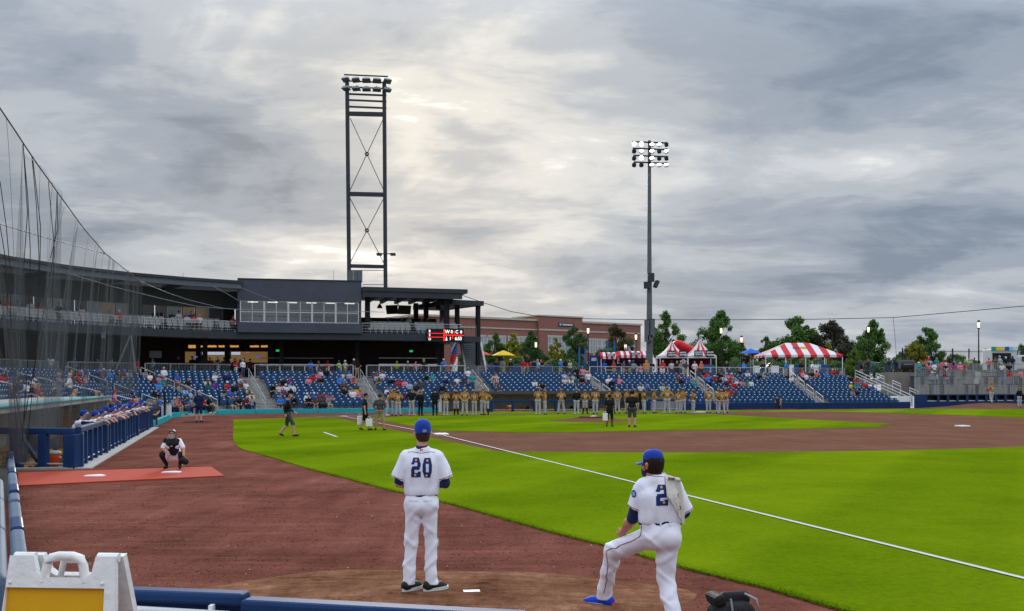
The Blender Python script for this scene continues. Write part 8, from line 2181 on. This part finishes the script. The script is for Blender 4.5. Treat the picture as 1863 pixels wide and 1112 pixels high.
def hem_ring(o, bv, q, d, R_=.14, r=.0032):
 a = np.cross(d, A3(0, 1, 0)); a /= np.linalg.norm(a); b = np.cross(d, a); run = []; mb = MB()
 for i in range(65):
  t = 2 * math.pi * i / 64; ray = Vector(-(a * math.cos(t) + b * math.sin(t))); hit = bv.ray_cast(Vector(q) - ray * .115, ray, .115)[0]
  ok = hit is not None and (hit - Vector(q)).length < .112
  if ok: run.append(hit - ray * .001)
  if (not ok or i == 64) and len(run) > 2: mb.tube(run, r, 5)
  if not ok: run = []
 if mb.v: add('piping', mb.mesh('piping', M_pipe), o)
def player20():
 base = G(767, 1075.5, .06); o_z = .055
 ax_ = {}
 hd, c, f, s, u = head_prims((.008, .03, 1.655), (-.28, .96, 0))
 shL, shR = A3(-.190, .0, 1.405), A3(.195, .0, 1.405); elL, elR = A3(-.275, .01, 1.145), A3(.285, .0, 1.14); wrL, wrR = A3(-.11, .20, 1.10), A3(.12, .21, 1.12)
 B = list(hd)
 B += [(A3(.0, .0, 1.46), A3(.006, .012, 1.58), .066, .060, 0, None, .02), (A3(-.09, 0, 1.30), A3(.09, 0, 1.30), .105, .105, 0, None, .05), (A3(0, 0, 1.0), A3(0, 0, 1.36), .085, .10, 0, None, .05), (A3(-.13, 0, 1.40), A3(.13, 0, 1.40), .06, .06, 0, None, .05), (A3(-.07, 0, .93), A3(.07, 0, .93), .085, .085, 0, None, .04)]
 for sh, el, wr in ((shL, elL, wrL), (shR, elR, wrR)):
  B += [(sh, el, .058, .045, 0, None, .02), (el, el + (wr - el) * .35, .046, .048, 0, None, .02), (el + (wr - el) * .35, wr, .047, .031, 0, None, .02)]
 B += hand_prims(wrL, (.45, .85, .05), (0, 0, 1)); B += hand_prims(wrR, (-.45, .85, .05), (0, 0, 1))
 hipL, hipR = A3(-.098, 0, .95), A3(.098, 0, .95); knL, knR = A3(-.125, .03, .50), A3(.115, .035, .50); anL, anR = A3(-.150, -.0, .10), A3(.115, -.0, .10)
 for h_, k_, a_ in ((hipL, knL, anL), (hipR, knR, anR)): B += [(h_, k_, .085, .055, 0, None, .02), (k_, a_, .052, .036, 0, None, .02)]
 body = add('person', grow(B, .0085, .02, name='body', mats=[M_fskin]), None, (base.x, base.y, o_z)); body.scale = (.87, .90, .985)
 props(body, 'tall player number 20 in white uniform and blue cap standing with back turned', 'person')
 face_features(body, c, f, s, u)
 for sh, el, wr, S in ((shL, elL, wrL, 'L'), (shR, elR, wrR, 'R')):
  d = (el - sh) / np.linalg.norm(el - sh)
  P = [(sh + (el - sh) * .5, el + (sh - el) * .04, .062, .055, 0)]
  if S == 'R': P += [(el, el + (wr - el) * .25, .055, .052, 0)]
  add('undershirt_sleeve', grow(P, .009, .02, name='undershirt_sleeve', mats=[M_nv]), body)
 add('undershirt_collar', grow([(A3(0, -.0, 1.50), A3(.003, .005, 1.535), .078, .072, 0)], .008, .02, [((0, 0, 1.543), (0, -.15, 1))], name='undershirt_collar', mats=[M_nv]), body)
 J = [(A3(-.10, 0, 1.32), A3(.10, 0, 1.32), .128, .128, 0, None, .05), (A3(-.105, .0, 1.20), A3(.105, .0, 1.20), .118, .118, 0, None, .06), (A3(-.10, 0, 1.09), A3(.10, 0, 1.09), .112, .112, 0, None, .05), (A3(-.095, .0, 1.05), A3(.095, .0, 1.05), .106, .106, 0, None, .03),
         (A3(-.13, 0, 1.40), A3(.135, 0, 1.40), .088, .088, 0, None, .05), (A3(0, .0, 1.49), A3(-.18, 0, 1.41), .056, .068, 0, None, .03), (A3(0, .0, 1.49), A3(.185, 0, 1.41), .056, .068, 0, None, .03), (A3(0, 0, 1.40), A3(0, .0, 1.48), .102, .082, 0, None, .03)]
 for sh, el in ((shL, elL), (shR, elR)):
  d = (el - sh) / np.linalg.norm(el - sh); e_ = sh + d * .225 + A3(np.sign(sh[0]) * .022, 0, 0)
  J += [(sh, e_ + d * .06, .080, .090, 0, (e_, d), .03)]
 jm = grow(J, .0085, .03, [((0, 0, 1.532), (0, -.22, 1)), ((0, 0, 1.018), (.03, 0, -1))], creases(.010, 1), 'jersey', [M_uni])
 jo = add('jersey', jm, body); bv = bv_of(jm)
 wrap_digit(jo, bv, dig2, -.100 + .045, 1.315, .112, .205, M_numb, 'jersey_number'); wrap_digit(jo, bv, dig0, .022 + .045 + .012, 1.312, .112, .205, M_numb, 'jersey_number')
 for x, z in ((-.055, 1.393), (-.063, 1.238), (.079, 1.388), (.070, 1.232)): wrap_digit(jo, bv, star, x, z, .034, .034, M_star, 'star', .0065, 10, 10)
 stripe(jo, bv, [(-.16, -.3, 1.47), (-.10, -.3, 1.475), (0, -.3, 1.462), (.10, -.3, 1.475), (.16, -.3, 1.47)], 'piping', M_pipe, .0032, 30, 1)
 for sh, el in ((shL, elL), (shR, elR)):
  d = (el - sh) / np.linalg.norm(el - sh); q = sh + d * .212 + A3(np.sign(sh[0]) * .022, 0, 0); hem_ring(jo, bv, q, d)
 em = MB(); hit = bv.ray_cast(Vector((.005, -1, 1.495)), Vector((0, 1, 0)))[0]
 if hit: em.box((hit.x - .008, hit.y - .003, hit.z), (.012, .004, .02)); em.box((hit.x + .01, hit.y - .003, hit.z + .002), (.012, .004, .016)); add('neck_emblem', em.mesh('neck_emblem', mat('emblem_red', (.7, .03, .05))), jo)
 T = [(A3(-.085, .0, .99), A3(.085, .0, .99), .098, .098, 0, None, .04), (A3(-.085, -.015, .91), A3(.085, -.015, .91), .118, .118, 0, None, .04)]
 for h_, k_, a_ in ((hipL, knL, anL), (hipR, knR, anR)):
  T += [(h_ + A3(0, -.01, -.02), k_, .101, .077, 0, None, .02), (k_, a_ + A3(0, 0, .10), .077, .069, 0, None, .03), (a_ + A3(0, 0, .12), a_ + A3(0, -.005, -.01), .069, .073, 0, None, .02)]
 tm = grow(T, .0085, .025, [((0, 0, .078), (0, 0, -1)), ((0, 0, 1.06), (0, 0, 1))], creases(.011, 4, 20, 26), 'trousers', [M_pant])
 to = add('trousers', tm, body); tb = bv_of(tm)
 stripe(to, tb, [(.28, -.03, 1.02), (.30, -.03, .80), (.27, -.03, .50), (.27, -.03, .12)], 'piping', M_pipe, .0038)
 stripe(to, tb, [(-.28, -.02, 1.02), (-.30, -.0, .80), (-.28, .02, .50), (-.30, .02, .12)], 'piping', M_pipe, .0038)
 for x in (-.085, .085):
  mb = MB(); pts = [tb.ray_cast(Vector((x + dx, -1, .965 - abs(dx) * .0)), Vector((0, 1, 0)))[0] for dx in (-.055, -.02, .02, .055)]
  if None not in pts: mb.tube([q + Vector((0, -.001, 0)) for q in pts], .0028, 4); add('pocket_seam', mb.mesh('pocket_seam', mat('seam_grey', (.42, .42, .48), .9)), to)  # thin grey line along each pocket edge
 bm_ = MB(); bm_.lathe((0, 0, 1.012), [(.196, -.018), (.199, .0), (.196, .018)], 24, 0, True, .94, .52); add('belt', bm_.mesh('belt', M_nv), body)
 shoe(body, anL, (.62, .78), M_shoe, M_sole); shoe(body, anR, (.80, .60), M_shoe, M_sole)
 hair_cap(body, c, f, u, -.075)
 player_cap(body, c + u * .048 - f * .006, math.atan2(f[0], -f[1]), .102, R(2), M_royal)
 g = grow([(wrL + A3(.06, .06, .0), wrL + A3(.10, .12, .02), .06, .075, 0), (wrL + A3(.10, .12, .06), wrL + A3(.12, .15, .14), .055, .03, 0)], .012, .03, name='glove', mats=[cloth('brown')]); add('glove', g, body)
player20()
def player2():
 Y = 9.45; base = D(1200, 1112, Y); bx0 = base.x
 X = lambda px_, Yy=Y: (px_ - CX) / FPX * Yy - bx0
 Z = lambda py_, Yy=Y: HC - (py_ - HZ) / FPX * Yy
 P3 = lambda px_, py_, dy: A3(X(px_, Y + dy), dy, Z(py_, Y + dy))
 head = P3(1187, 846, .02)
 hd, c, f, s, u = head_prims(head, (-.66, .75, 0), .90)
 neck0, neck1 = P3(1193, 872, .0), P3(1189, 856, .01)
 shL, shR = P3(1171, 885, .02), P3(1228, 888, .02); elL, wrL = P3(1151, 943, .08), P3(1133, 969, .28); elR, wrR = P3(1245, 934, .06), P3(1238, 934, .28)
 hipL, hipR = P3(1187, 977, .03), P3(1215, 977, .0); knL, anL = P3(1114, 1003, .42), A3(X(1099, Y + .66), .66, .10)
 knR, anR = P3(1211, 1052, .05), A3(X(1226, Y - .1), -.10, .10)
 waist, chest = P3(1201, 945, .0), P3(1199, 905, .0)
 lat = A3(1, .04, 0)
 B = list(hd) + [(neck0, neck1, .064, .058, 0, None, .02), (chest - lat * .09, chest + lat * .09, .10, .10, 0, None, .05), (waist, chest, .085, .10, 0, None, .05), (hipL, hipR, .085, .085, 0, None, .05), (shL, shR, .06, .06, 0, None, .04)]
 for sh, el, wr in ((shL, elL, wrL), (shR, elR, wrR)): B += [(sh, el, .058, .047, 0, None, .02), (el, el + (wr - el) * .35, .048, .051, 0, None, .02), (el + (wr - el) * .35, wr, .050, .033, 0, None, .02)]
 B += hand_prims(wrL, (-.42, .75, -.45), (-.2, .2, .9), curl=1.0); B += hand_prims(wrR, (-.4, .8, .1), (0, 0, 1))
 for h_, k_, a_ in ((hipL, knL, anL), (hipR, knR, anR)): B += [(h_, k_, .085, .055, 0, None, .02), (k_, a_, .052, .036, 0, None, .02)]
 body = add('person', grow(B, .0085, .02, name='body', mats=[M_fskin2]), None, (bx0, Y, .0))
 props(body, 'white uniformed player with a towel on his shoulder and one knee forward', 'person')
 face_features(body, c, f, s, u)
 mk = grow([(c - u * .045 + f * .05, c - u * .075 + f * .078, .062, .045, 0), (c - u * .03 + f * .085, c - u * .04 + f * .10, .034, .030, 0)], .009, .02, [(c + f * .02, -f), (c - u * .005, u)], name='face_mask', mats=[M_nv]); add('face_mask', mk, body)
 for t in (-1, 1): e = MB(); e.tube([Vector(c + s * t * .066 + f * .04 - u * .02), Vector(c + s * t * .092 - f * .01 + u * .0)], .003, 4); add('mask_loop', e.mesh('mask_loop', M_ink), body)
 dL = (elL - shL) / np.linalg.norm(elL - shL); dR = (elR - shR) / np.linalg.norm(elR - shR)
 add('undershirt_sleeve', grow([(shL + (elL - shL) * .55, elL, .064, .058, 0)], .009, .02, name='undershirt_sleeve', mats=[M_nv]), body)
 add('undershirt_sleeve', grow([(shR + (elR - shR) * .55, elR + (shR - elR) * .02, .062, .056, 0)], .009, .02, name='undershirt_sleeve', mats=[M_nv]), body)
 J = [(chest - lat * .085, chest + lat * .085, .120, .120, 0, None, .05), (waist + A3(0, 0, .09) - lat * .09, waist + A3(0, 0, .09) + lat * .09, .112, .112, 0, None, .06), (waist - lat * .10, waist + lat * .10, .102, .102, 0, None, .05), (shL + lat * .03, shR - lat * .03, .076, .076, 0, None, .05), (neck0, shL + A3(0, 0, .0), .066, .07, 0, None, .03), (neck0, shR, .066, .07, 0, None, .03), (chest + A3(0, 0, .06), neck0 + A3(0, 0, -.03), .11, .085, 0, None, .03)]
 eL = shL + dL * .215 + A3(-.012, 0, 0); eR = shR + dR * .235 + A3(.012, 0, 0)
 J += [(shL, eL + dL * .06, .076, .085, 0, (eL, dL), .03), (shR, eR + dR * .06, .076, .083, 0, (eR, dR), .03)]
 zc_ = Z(861); zh = Z(951.5)
 jm = grow(J, .0085, .03, [((0, 0, zc_), (0, -.2, 1)), ((0, 0, zh), (.02, 0, -1))], creases(.010, 3), 'jersey', [M_uni])
 jo = add('jersey', jm, body); bv = bv_of(jm)
 wrap_digit(jo, bv, dig2, X(1201), Z(898.5), .112, .19, M_numb, 'jersey_number')
 for px_, py_ in ((1200, 884), (1204.5, 911.5)): wrap_digit(jo, bv, star, X(px_), Z(py_), .032, .032, M_star, 'star', .0065, 10, 10)
 stripe(jo, bv, [(X(1172), -.3, Z(866)), (X(1185), -.3, Z(865)), (X(1200), -.3, Z(866)), (X(1220), -.3, Z(868))], 'piping', M_pipe, .0032, 30, 1)
 for q0, d in ((eL - dL * .012, dL), (eR - dR * .012, dR)):
  hem_ring(jo, bv, q0, d)
 hit = bv.ray_cast(Vector((X(1120), .03, Z(898))), Vector((1, 0, 0)))[0]
 hit = bv.ray_cast(Vector((X(1153), -1, Z(898))), Vector((0, 1, 0)))[0]
 if hit is not None:
  pm_ = MB(); nrm_ = Vector((-.75, -.65, 0)).normalized(); a = nrm_.cross(Vector((0, 0, 1))).normalized()
  ring = [hit + nrm_ * .004 + a * (.030 * math.cos(t)) + Vector((0, 0, .036 * math.sin(t))) for t in [2 * math.pi * i / 18 for i in range(18)]]
  pm_.add(ring, [tuple(range(18))]); po = add('sleeve_patch', pm_.mesh('sleeve_patch', M_numb), jo)
  pm_ = MB(); ring = [hit + nrm_ * .0065 + a * (.019 * math.cos(t)) + Vector((0, 0, .023 * math.sin(t))) for t in [2 * math.pi * i / 14 for i in range(14)]]
  pm_.add(ring, [tuple(range(14))]); add('patch_centre', pm_.mesh('patch_centre', cloth('light blue')), po)
 T = [(waist + A3(-.10, 0, -.035), waist + A3(.10, 0, -.035), .095, .095, 0, None, .03), (hipL + A3(.02, -.03, .01), hipR + A3(.0, -.03, .0), .128, .128, 0, None, .05), (hipL, knL, .106, .082, 0, None, .03), (knL, anL * .8 + knL * .2, .081, .066, 0, None, .03), (anL * .8 + knL * .2, anL, .066, .072, 0, None, .02), (hipR, knR, .110, .084, 0, None, .03), (knR, anR * .8 + knR * .2, .082, .073, 0, None, .03), (anR * .8 + knR * .2, anR, .073, .077, 0, None, .02)]
 tm = grow(T, .0085, .025, [((0, 0, .08), (0, 0, -1)), ((0, 0, Z(949)), (0, 0, 1))], creases(.011, 6, 20, 26), 'trousers', [M_pant])
 to = add('trousers', tm, body); tb = bv_of(tm)
 stripe(to, tb, [Vector(hipL + A3(-.16, -.10, .10)), Vector(hipL * .5 + knL * .5 + A3(-.1, -.22, .06)), Vector(knL + A3(-.12, -.1, .02)), Vector(knL * .5 + anL * .5 + A3(-.05, -.2, 0)), Vector(anL + A3(-.03, -.2, .02))], 'piping', M_pipe, .0040, 50)
 wc = waist + A3(0, 0, -.028)
 bm_ = MB(); bm_.lathe(tuple(wc), [(.212, -.020), (.215, .0), (.212, .020)], 24, 0, True, .94, .50); bo = add('belt', bm_.mesh('belt', M_nv), body)
 for dx in (-.01, .075): bm_ = MB(); bm_.box((wc[0] + dx, wc[1] - .108, wc[2]), (.014, .012, .045)); add('belt_loop', bm_.mesh('belt_loop', M_pant), bo)
 shoe(body, anL, (-.86, .5), M_shoeb, M_sole, accent=M_sred); shoe(body, anR, (-.3, .95), M_shoeb, M_sole, accent=M_sred)
 hair_cap(body, c, f, u, -.08, mat('wavy_dark_hair', (.022, .013, .009), .7, .3, 40, .5, 90), .002)
 player_cap(body, c + u * .046 - f * .004, math.atan2(f[0], -f[1]), .092, R(3), M_royal)
 nu, nv_ = 18, 40
 V, fs = [], []
 for i in range(nu + 1):
  a = i / nu
  for k in range(nv_ + 1):
   t = k / nv_
   if t < .12:          # the part that lies over the shoulder to the front
    w = t / .12; px_ = 1208 + 28 * a; py_ = 868 + 4 * a; base_y = .16 * (1 - w) + .0 * w; zz = Z(py_) - .03 * (1 - w) + .012
    hit = bv.ray_cast(Vector((X(px_), .13 * (1 - w) - .02, 3)), Vector((0, 0, -1)))[0]
    V.append((X(px_), .13 * (1 - w) - .02, (hit.z + .012) if hit else zz)); continue
   w = (t - .12) / .88
   left = 1208 + 1.0 * w; right = 1234 + 8 * min(1, w * 1.6) - 3 * max(0, w - .7)
   bot_l, bot_r = 919, 952
   if w > .62: left += (w - .62) * 42
   px_ = left + (right - left) * a; py_ = 866 + w * ((bot_l - 866) * (1 - a) ** 1.4 + (bot_r - 866) * (1 - (1 - a) ** 1.4)) + (1 - w) * 3 * a
   x, z = X(px_), Z(py_)
   hit = bv.ray_cast(Vector((x, -1, z)), Vector((0, 1, 0)))[0]
   y = hit.y if hit is not None else -.10
   V.append((x, y, z))
 A = np.array(V).reshape(nu + 1, nv_ + 1, 3)
 for i in range(nu + 1):
  m = 9
  for k in range(6, nv_ + 1):
   m = min(m, A[i, k, 1]); A[i, k, 1] = min(A[i, k, 1], m + .02)
 wv = .010 * np.sin(np.linspace(0, 9, nu + 1))[:, None] * np.linspace(0, 1, nv_ + 1)[None] ** .7
 A[:, 6:, 1] -= .014 + np.abs(wv)[:, 6:] + .006
 V = A.reshape(-1, 3)
 for i in range(nu):
  for k in range(nv_): q = i * (nv_ + 1) + k; fs.append((q, q + 1, q + nv_ + 2, q + nv_ + 1))
 tw_ = MB(); tw_.add([(p[0] + bx0, p[1] + Y, p[2]) for p in V], fs, 0, True)
 M_towel = mat('cream_towel', (.66, .63, .57), .95, .08, 12, .5, 60)
 te = empty('towel', (bx0 + X(1222), Y - .14, Z(952)), 'cream printed towel hanging over the kneeling stance player shoulder', 'towel')
 te['label'] = 'cream printed towel hanging down the back of the player in front'
 tw_o = tw_.build('cloth', M_towel, te); sm = tw_o.modifiers.new('thick', 'SOLIDIFY'); sm.thickness = .008; sm.offset = 0
 tbv = BVHTree.FromPolygons([Vector(v) for v in V.tolist()], fs)
 def on_towel(px_, py_, half, mm, shape, name):
  mb = MB()
  for poly in shape:
   vs = []
   for (a, b) in poly:
    x, z = X(px_) + a * half, Z(py_) + b * half
    hit = tbv.ray_cast(Vector((x, -1, z)), Vector((0, 1, 0)))[0]
    if hit is None: return
    vs.append((hit.x + bx0, hit.y - .006 + Y, hit.z))
   mb.add(vs, [tuple(range(len(vs)))])
  mb.build(name, mm, te)
 ringp = []
 for i in range(14):
  t0, t1 = math.radians(50 + i * 20), math.radians(50 + (i + 1) * 20)
  ringp.append([(math.cos(t0), math.sin(t0)), (math.cos(t1), math.sin(t1)), (.62 * math.cos(t1), .62 * math.sin(t1)), (.62 * math.cos(t0), .62 * math.sin(t0))])
 ringp.append([(.1, .05), (1, .05), (1, -.25), (.1, -.25)])
 M_print = mat('towel_print', (.03, .03, .034), .9)
 on_towel(1216.5, 871.5, .034, M_print, ringp, 'printed_letter')
 on_towel(1215, 870.5, .011, mat('towel_orange', (.65, .13, .05), .9), [[(-1, -1), (1, -1), (0, 1)]], 'printed_bolt')
 I_ = [[(-.3, -1), (.3, -1), (.3, 1), (-.3, 1)], [(-.7, .7), (.7, .7), (.7, 1), (-.7, 1)], [(-.7, -1), (.7, -1), (.7, -.7), (-.7, -.7)]]
 E_ = [[(-.6, -1), (-.1, -1), (-.1, 1), (-.6, 1)], [(-.6, .65), (.7, .65), (.7, 1), (-.6, 1)], [(-.6, -1), (.7, -1), (.7, -.65), (-.6, -.65)], [(-.6, -.18), (.45, -.18), (.45, .18), (-.6, .18)]]
 on_towel(1211.5, 906, .020, M_print, I_, 'printed_letter'); on_towel(1217.5, 905.5, .020, M_print, E_, 'printed_letter')
 on_towel(1230, 899, .016, M_print, E_, 'printed_letter'); on_towel(1231.5, 921.5, .018, M_print, [[(-.7, -1), (-.2, -1), (-.2, 1), (-.7, 1)], [(-.2, .6), (.5, .6), (.8, .2), (.8, -.2), (.5, -.6), (-.2, -.6), (-.2, -1), (.6, -1), (1.1, -.4), (1.1, .4), (.6, 1), (-.2, 1)]], 'printed_letter')
player2()
def catcher(base, rz, sc, label, dark, gear, cloth_m, pants_m, skin, helmet_m, glove_m, shirt_fore=None):
 hipL, hipR = A3(-.12, .17, .36), A3(.12, .17, .36); knL, knR = A3(-.30, -.17, .46), A3(.30, -.17, .46); anL, anR = A3(-.22, .02, .10), A3(.22, .02, .10)
 waist, chest = A3(0, .10, .55), A3(0, -.03, .76); shL, shR = A3(-.20, -.04, .90), A3(.20, -.04, .90); neck, head = A3(0, -.06, .97), A3(0, -.12, 1.11)
 elL, wrL = A3(-.33, -.10, .66), A3(-.06, -.32, .52); elR, wrR = A3(.36, -.12, .66), A3(.44, -.36, .40)
 P = [(hipL, hipR, .135, .135, 2, None, .04), (waist - A3(.08, 0, 0), waist + A3(.08, 0, 0), .125, .125, 1, None, .05), (chest - A3(.1, 0, 0), chest + A3(.1, 0, 0), .13, .13, 1, None, .05), (waist, chest, .13, .13, 1, None, .05), (shL, shR, .075, .075, 1, None, .04), (neck, neck + A3(0, -.02, .05), .058, .055, 0, None, .02)]
 hp, c, f, s, u = head_prims(head, (0, -1, -.1)); P += [(a, b, ra, rb, 0, pl_, k_) for a, b, ra, rb, _, pl_, k_ in hp]
 for sh, el, wr in ((shL, elL, wrL), (shR, elR, wrR)): P += [(sh, sh + (el - sh) * .8, .08, .078, 1, None, .03), (sh + (el - sh) * .6, el, .055, .05, 0, None, .02), (el, wr, .05, .034, 0, None, .02)]
 P += hand_prims(wrL, (.3, -.5, -.8), (-1, 0, 0));
 for h_, k_, a_, S in ((hipL, knL, anL, -1), (hipR, knR, anR, 1)):
  P += [(h_, k_, .105, .085, 2, None, .03), (k_, a_, .08, .055, 2, None, .03), (a_ + A3(0, 0, -.04), a_ + A3(S * .03, -.17, -.06), .05, .038, 3, None, .02)]
 o = add('person', grow(P, .014, .02, name='body', mats=[skin, cloth_m, pants_m, M_shoe]), None, base); o.rotation_euler = (0, 0, rz); o.scale = (sc,) * 3
 props(o, label, 'person')
 face_features(o, c, f, s, u)
 CP = [(chest + A3(-.09, -.04, .06), chest + A3(.09, -.04, .06), .125, .125, 0), (waist + A3(-.06, -.06, .05), waist + A3(.06, -.06, .05), .12, .12, 0), (waist + A3(0, -.07, .0), chest + A3(0, -.05, .06), .135, .135, 0), (shL + A3(.03, -.03, -.01), shR + A3(-.03, -.03, -.01), .085, .085, 0), (neck + A3(-.06, -.03, -.03), neck + A3(.06, -.03, -.03), .07, .07, 0)]
 cp = add('chest_protector', grow(CP, .014, .05, [((0, .03, 0), (0, 1, 0))], folds(.004, 1.6, 1), 'chest_protector', [gear]), o)
 em = MB(); em.box((0, chest[1] - .178, chest[2] - .02), (.06, .02, .025)); add('chest_badge', em.mesh('chest_badge', M_galv), cp)
 add('shoulder_pad', grow([(shL + A3(-.03, -.02, .03), shL + A3(-.05, -.03, -.09), .075, .07, 0)], .014, .03, name='shoulder_pad', mats=[gear]), o)
 for k_, a_, S in ((knL, anL, -1), (knR, anR, 1)):
  g = grow([(k_ + A3(0, -.015, .02), k_ + A3(0, -.03, -.02), .098, .095, 0), (k_ + A3(0, -.02, -.06), a_ + A3(0, -.03, .04), .078, .058, 0), (a_ + A3(0, -.05, -.0), a_ + A3(0, -.12, -.03), .05, .04, 0)], .014, .03, name='shin_guard', mats=[gear])
  go = add('shin_guard', g, o)
  kb = MB(); kb.ball(Vector(k_ + A3(0, -.09, .03)), (.055, .03, .05), 10, 6); add('knee_cap', kb.mesh('knee_cap', gear), go)
 hm = grow([(c + u * .035 - f * .03, c + u * .04 + f * .02, .115, .112, 0), (c - u * .02 - f * .05, c + u * .0 - f * .02, .105, .105, 0)], .012, .03, [(c + u * .03 + f * .02, (f * .75 - u * .66)), (c - u * .07, -u)], name='helmet', mats=[helmet_m])
 ho = add('helmet', hm, o)
 br = MB(); br.tube([Vector(c + s * .112 * math.cos(t) + f * (.02 + .115 * math.sin(t)) + u * .055) for t in [math.pi * i / 12 for i in range(13)]], .012, 6); add('brow_bar', br.mesh('brow_bar', helmet_m), ho)
 for zz, w in ((.0, .108), (-.045, .102), (-.085, .085), (-.12, .06)):
  b = MB(); b.tube([Vector(c + s * w * math.cos(t) + f * (.03 + (.125 if zz > -.1 else .11) * math.sin(t)) + u * zz) for t in [math.pi * i / 12 for i in range(13)]], .0065, 5); add('cage_bar', b.mesh('cage_bar', M_galv), ho)
 for x in (-.03, .03): b = MB(); b.tube([Vector(c + s * x + f * .148 + u * .05), Vector(c + s * x + f * .150 - u * .05), Vector(c + s * x + f * .135 - u * .12)], .0055, 5); add('cage_bar', b.mesh('cage_bar', M_galv), ho)
 mw = wrR + A3(.04, -.08, -.09)
 mt_ = grow([(wrR, mw, .05, .10, 0), (mw + A3(-.03, 0, -.02), mw + A3(.05, 0, -.05), .11, .10, 0), (mw + A3(-.05, -.02, .04), mw + A3(-.11, -.03, .0), .045, .04, 0)], .013, .03, name='mitt', mats=[glove_m]); add('mitt', mt_, o)
 return o
p = G(313, 855.5)
catcher((p.x, p.y + .12, .03), 0.0, .80, 'crouching catcher in black gear and silver caged helmet on the red mat', True, M_ink, M_uni, M_pant, M_fskin2, mat('gunmetal_helmet', (.07, .075, .08), .3, .2, 9), M_ink)
p = Vector((24.4, 93.3, 0)); p = D(1414, 746, 92.0)
catcher((p.x, 91.5, .0), R(-55), .98, 'gold jersey catcher crouching by the navy wall far across the field', True, M_ink, cloth('gold'), cloth('away grey'), SKIN[1], M_ink, M_ink)
MB().box((p.x - 1.2, 91.2, .012), (5.5, 1.4, .02), R(18)).build('bullpen_mat', M_mat, label='distant red mat under the far crouching catcher', cat='mat')
# ================================================================== past 300 people, the smallest in view become one distant crowd
folk = [o for o in COL.objects if o.get('category') == 'person']
keep_groups = ('gold', 'home players')
def seen_size(o):
 g = o.get('group') or ''
 if not g or g.startswith(keep_groups): return 9e9
 hidden = .6 if 'press box' in g else 1.0
 return o.scale[2] * (1.25 if 'seated' in g else 1.8) / o.location.y * hidden
folk.sort(key=seen_size)
extra = folk[:max(0, len(folk) - 298)]
bpy.context.view_layer.update()
CV, CF, CM, cmats = [], [], [], []
nvc = 0
for o in extra:
 for q in [o] + list(o.children):
  me = q.data; n = len(me.vertices)
  co = np.empty(n * 3); me.vertices.foreach_get('co', co)
  Mw = np.array(q.matrix_world); co = co.reshape(-1, 3) @ Mw[:3, :3].T + Mw[:3, 3]
  CV.append(co)
  for p in me.polygons:
   CF.append(tuple(i + nvc for i in p.vertices))
   m = q.material_slots[p.material_index].material
   if m not in cmats: cmats.append(m)
   CM.append(cmats.index(m))
  nvc += n
for o in extra:
 for q in list(o.children) + [o]: bpy.data.objects.remove(q)
if extra:
 me = bpy.data.meshes.new('distant_crowd'); me.from_pydata(np.concatenate(CV).tolist(), [], CF)
 for m in cmats: me.materials.append(m)
 me.polygons.foreach_set('material_index', CM); me.polygons.foreach_set('use_smooth', [True] * len(CF)); me.update()
 props(add('distant_crowd', me), 'the smallest people of the far crowd on concourse and terraces', 'crowd', None, 'stuff')
# ================================================================== put the blue seats out
def in_view(p, z):
 x, y = proj((p[0], p[1], z)); return -20 < x < 1885
vis = [s for s in seats if in_view(s[0], s[6])]
vis.sort(key=lambda s: s[0].y)
near, rest = vis[:300], vis[300:]
for s in near:
 e = empty('stadium_chair', (s[0].x, s[0].y, s[6]), 'blue folding stadium seat in the rows behind the near dugout and home plate', 'seat', 'blue seats nearest the first base dugout')
 e.rotation_euler = (0, 0, s[1])
 for nm, me in SEAT[s[7]]:
  add(nm, me, e)
def bake(rows):
 V, Fs, MI = [], [], []
 nv = 0
 tmpl = {}
 for dn_ in (False, True):
  vs, fs, mi = [], [], []
  for j, (nm, me) in enumerate(SEAT[dn_]):
   b = len(vs); vs += [tuple(v.co) for v in me.vertices]; fs += [tuple(i + b for i in p.vertices) for p in me.polygons]
   mi += [(0, 0, 1, 2)[j]] * len(me.polygons)
  tmpl[dn_] = (np.array(vs), np.array(fs), mi)
 for s in rows:
  vs, fs, mi = tmpl[s[7]]
  c, n = math.cos(s[1]), math.sin(s[1])
  V.append(np.stack([vs[:, 0] * c - vs[:, 1] * n + s[0].x, vs[:, 0] * n + vs[:, 1] * c + s[0].y, vs[:, 2] + s[6]], 1))
  Fs.append(fs + nv); nv += len(vs); MI += mi
 V = np.concatenate(V); Fs = np.concatenate(Fs)
 me = bpy.data.meshes.new('seat_rows')
 me.from_pydata(V.tolist(), [], Fs.tolist())
 for m in (M_seat, M_navy, M_plate): me.materials.append(m)
 me.polygons.foreach_set('material_index', MI); me.update()
 o = add('seat_rows', me); props(o, 'the many further rows of blue folding stadium seats', 'seats', None, 'stuff')
bake(rest)
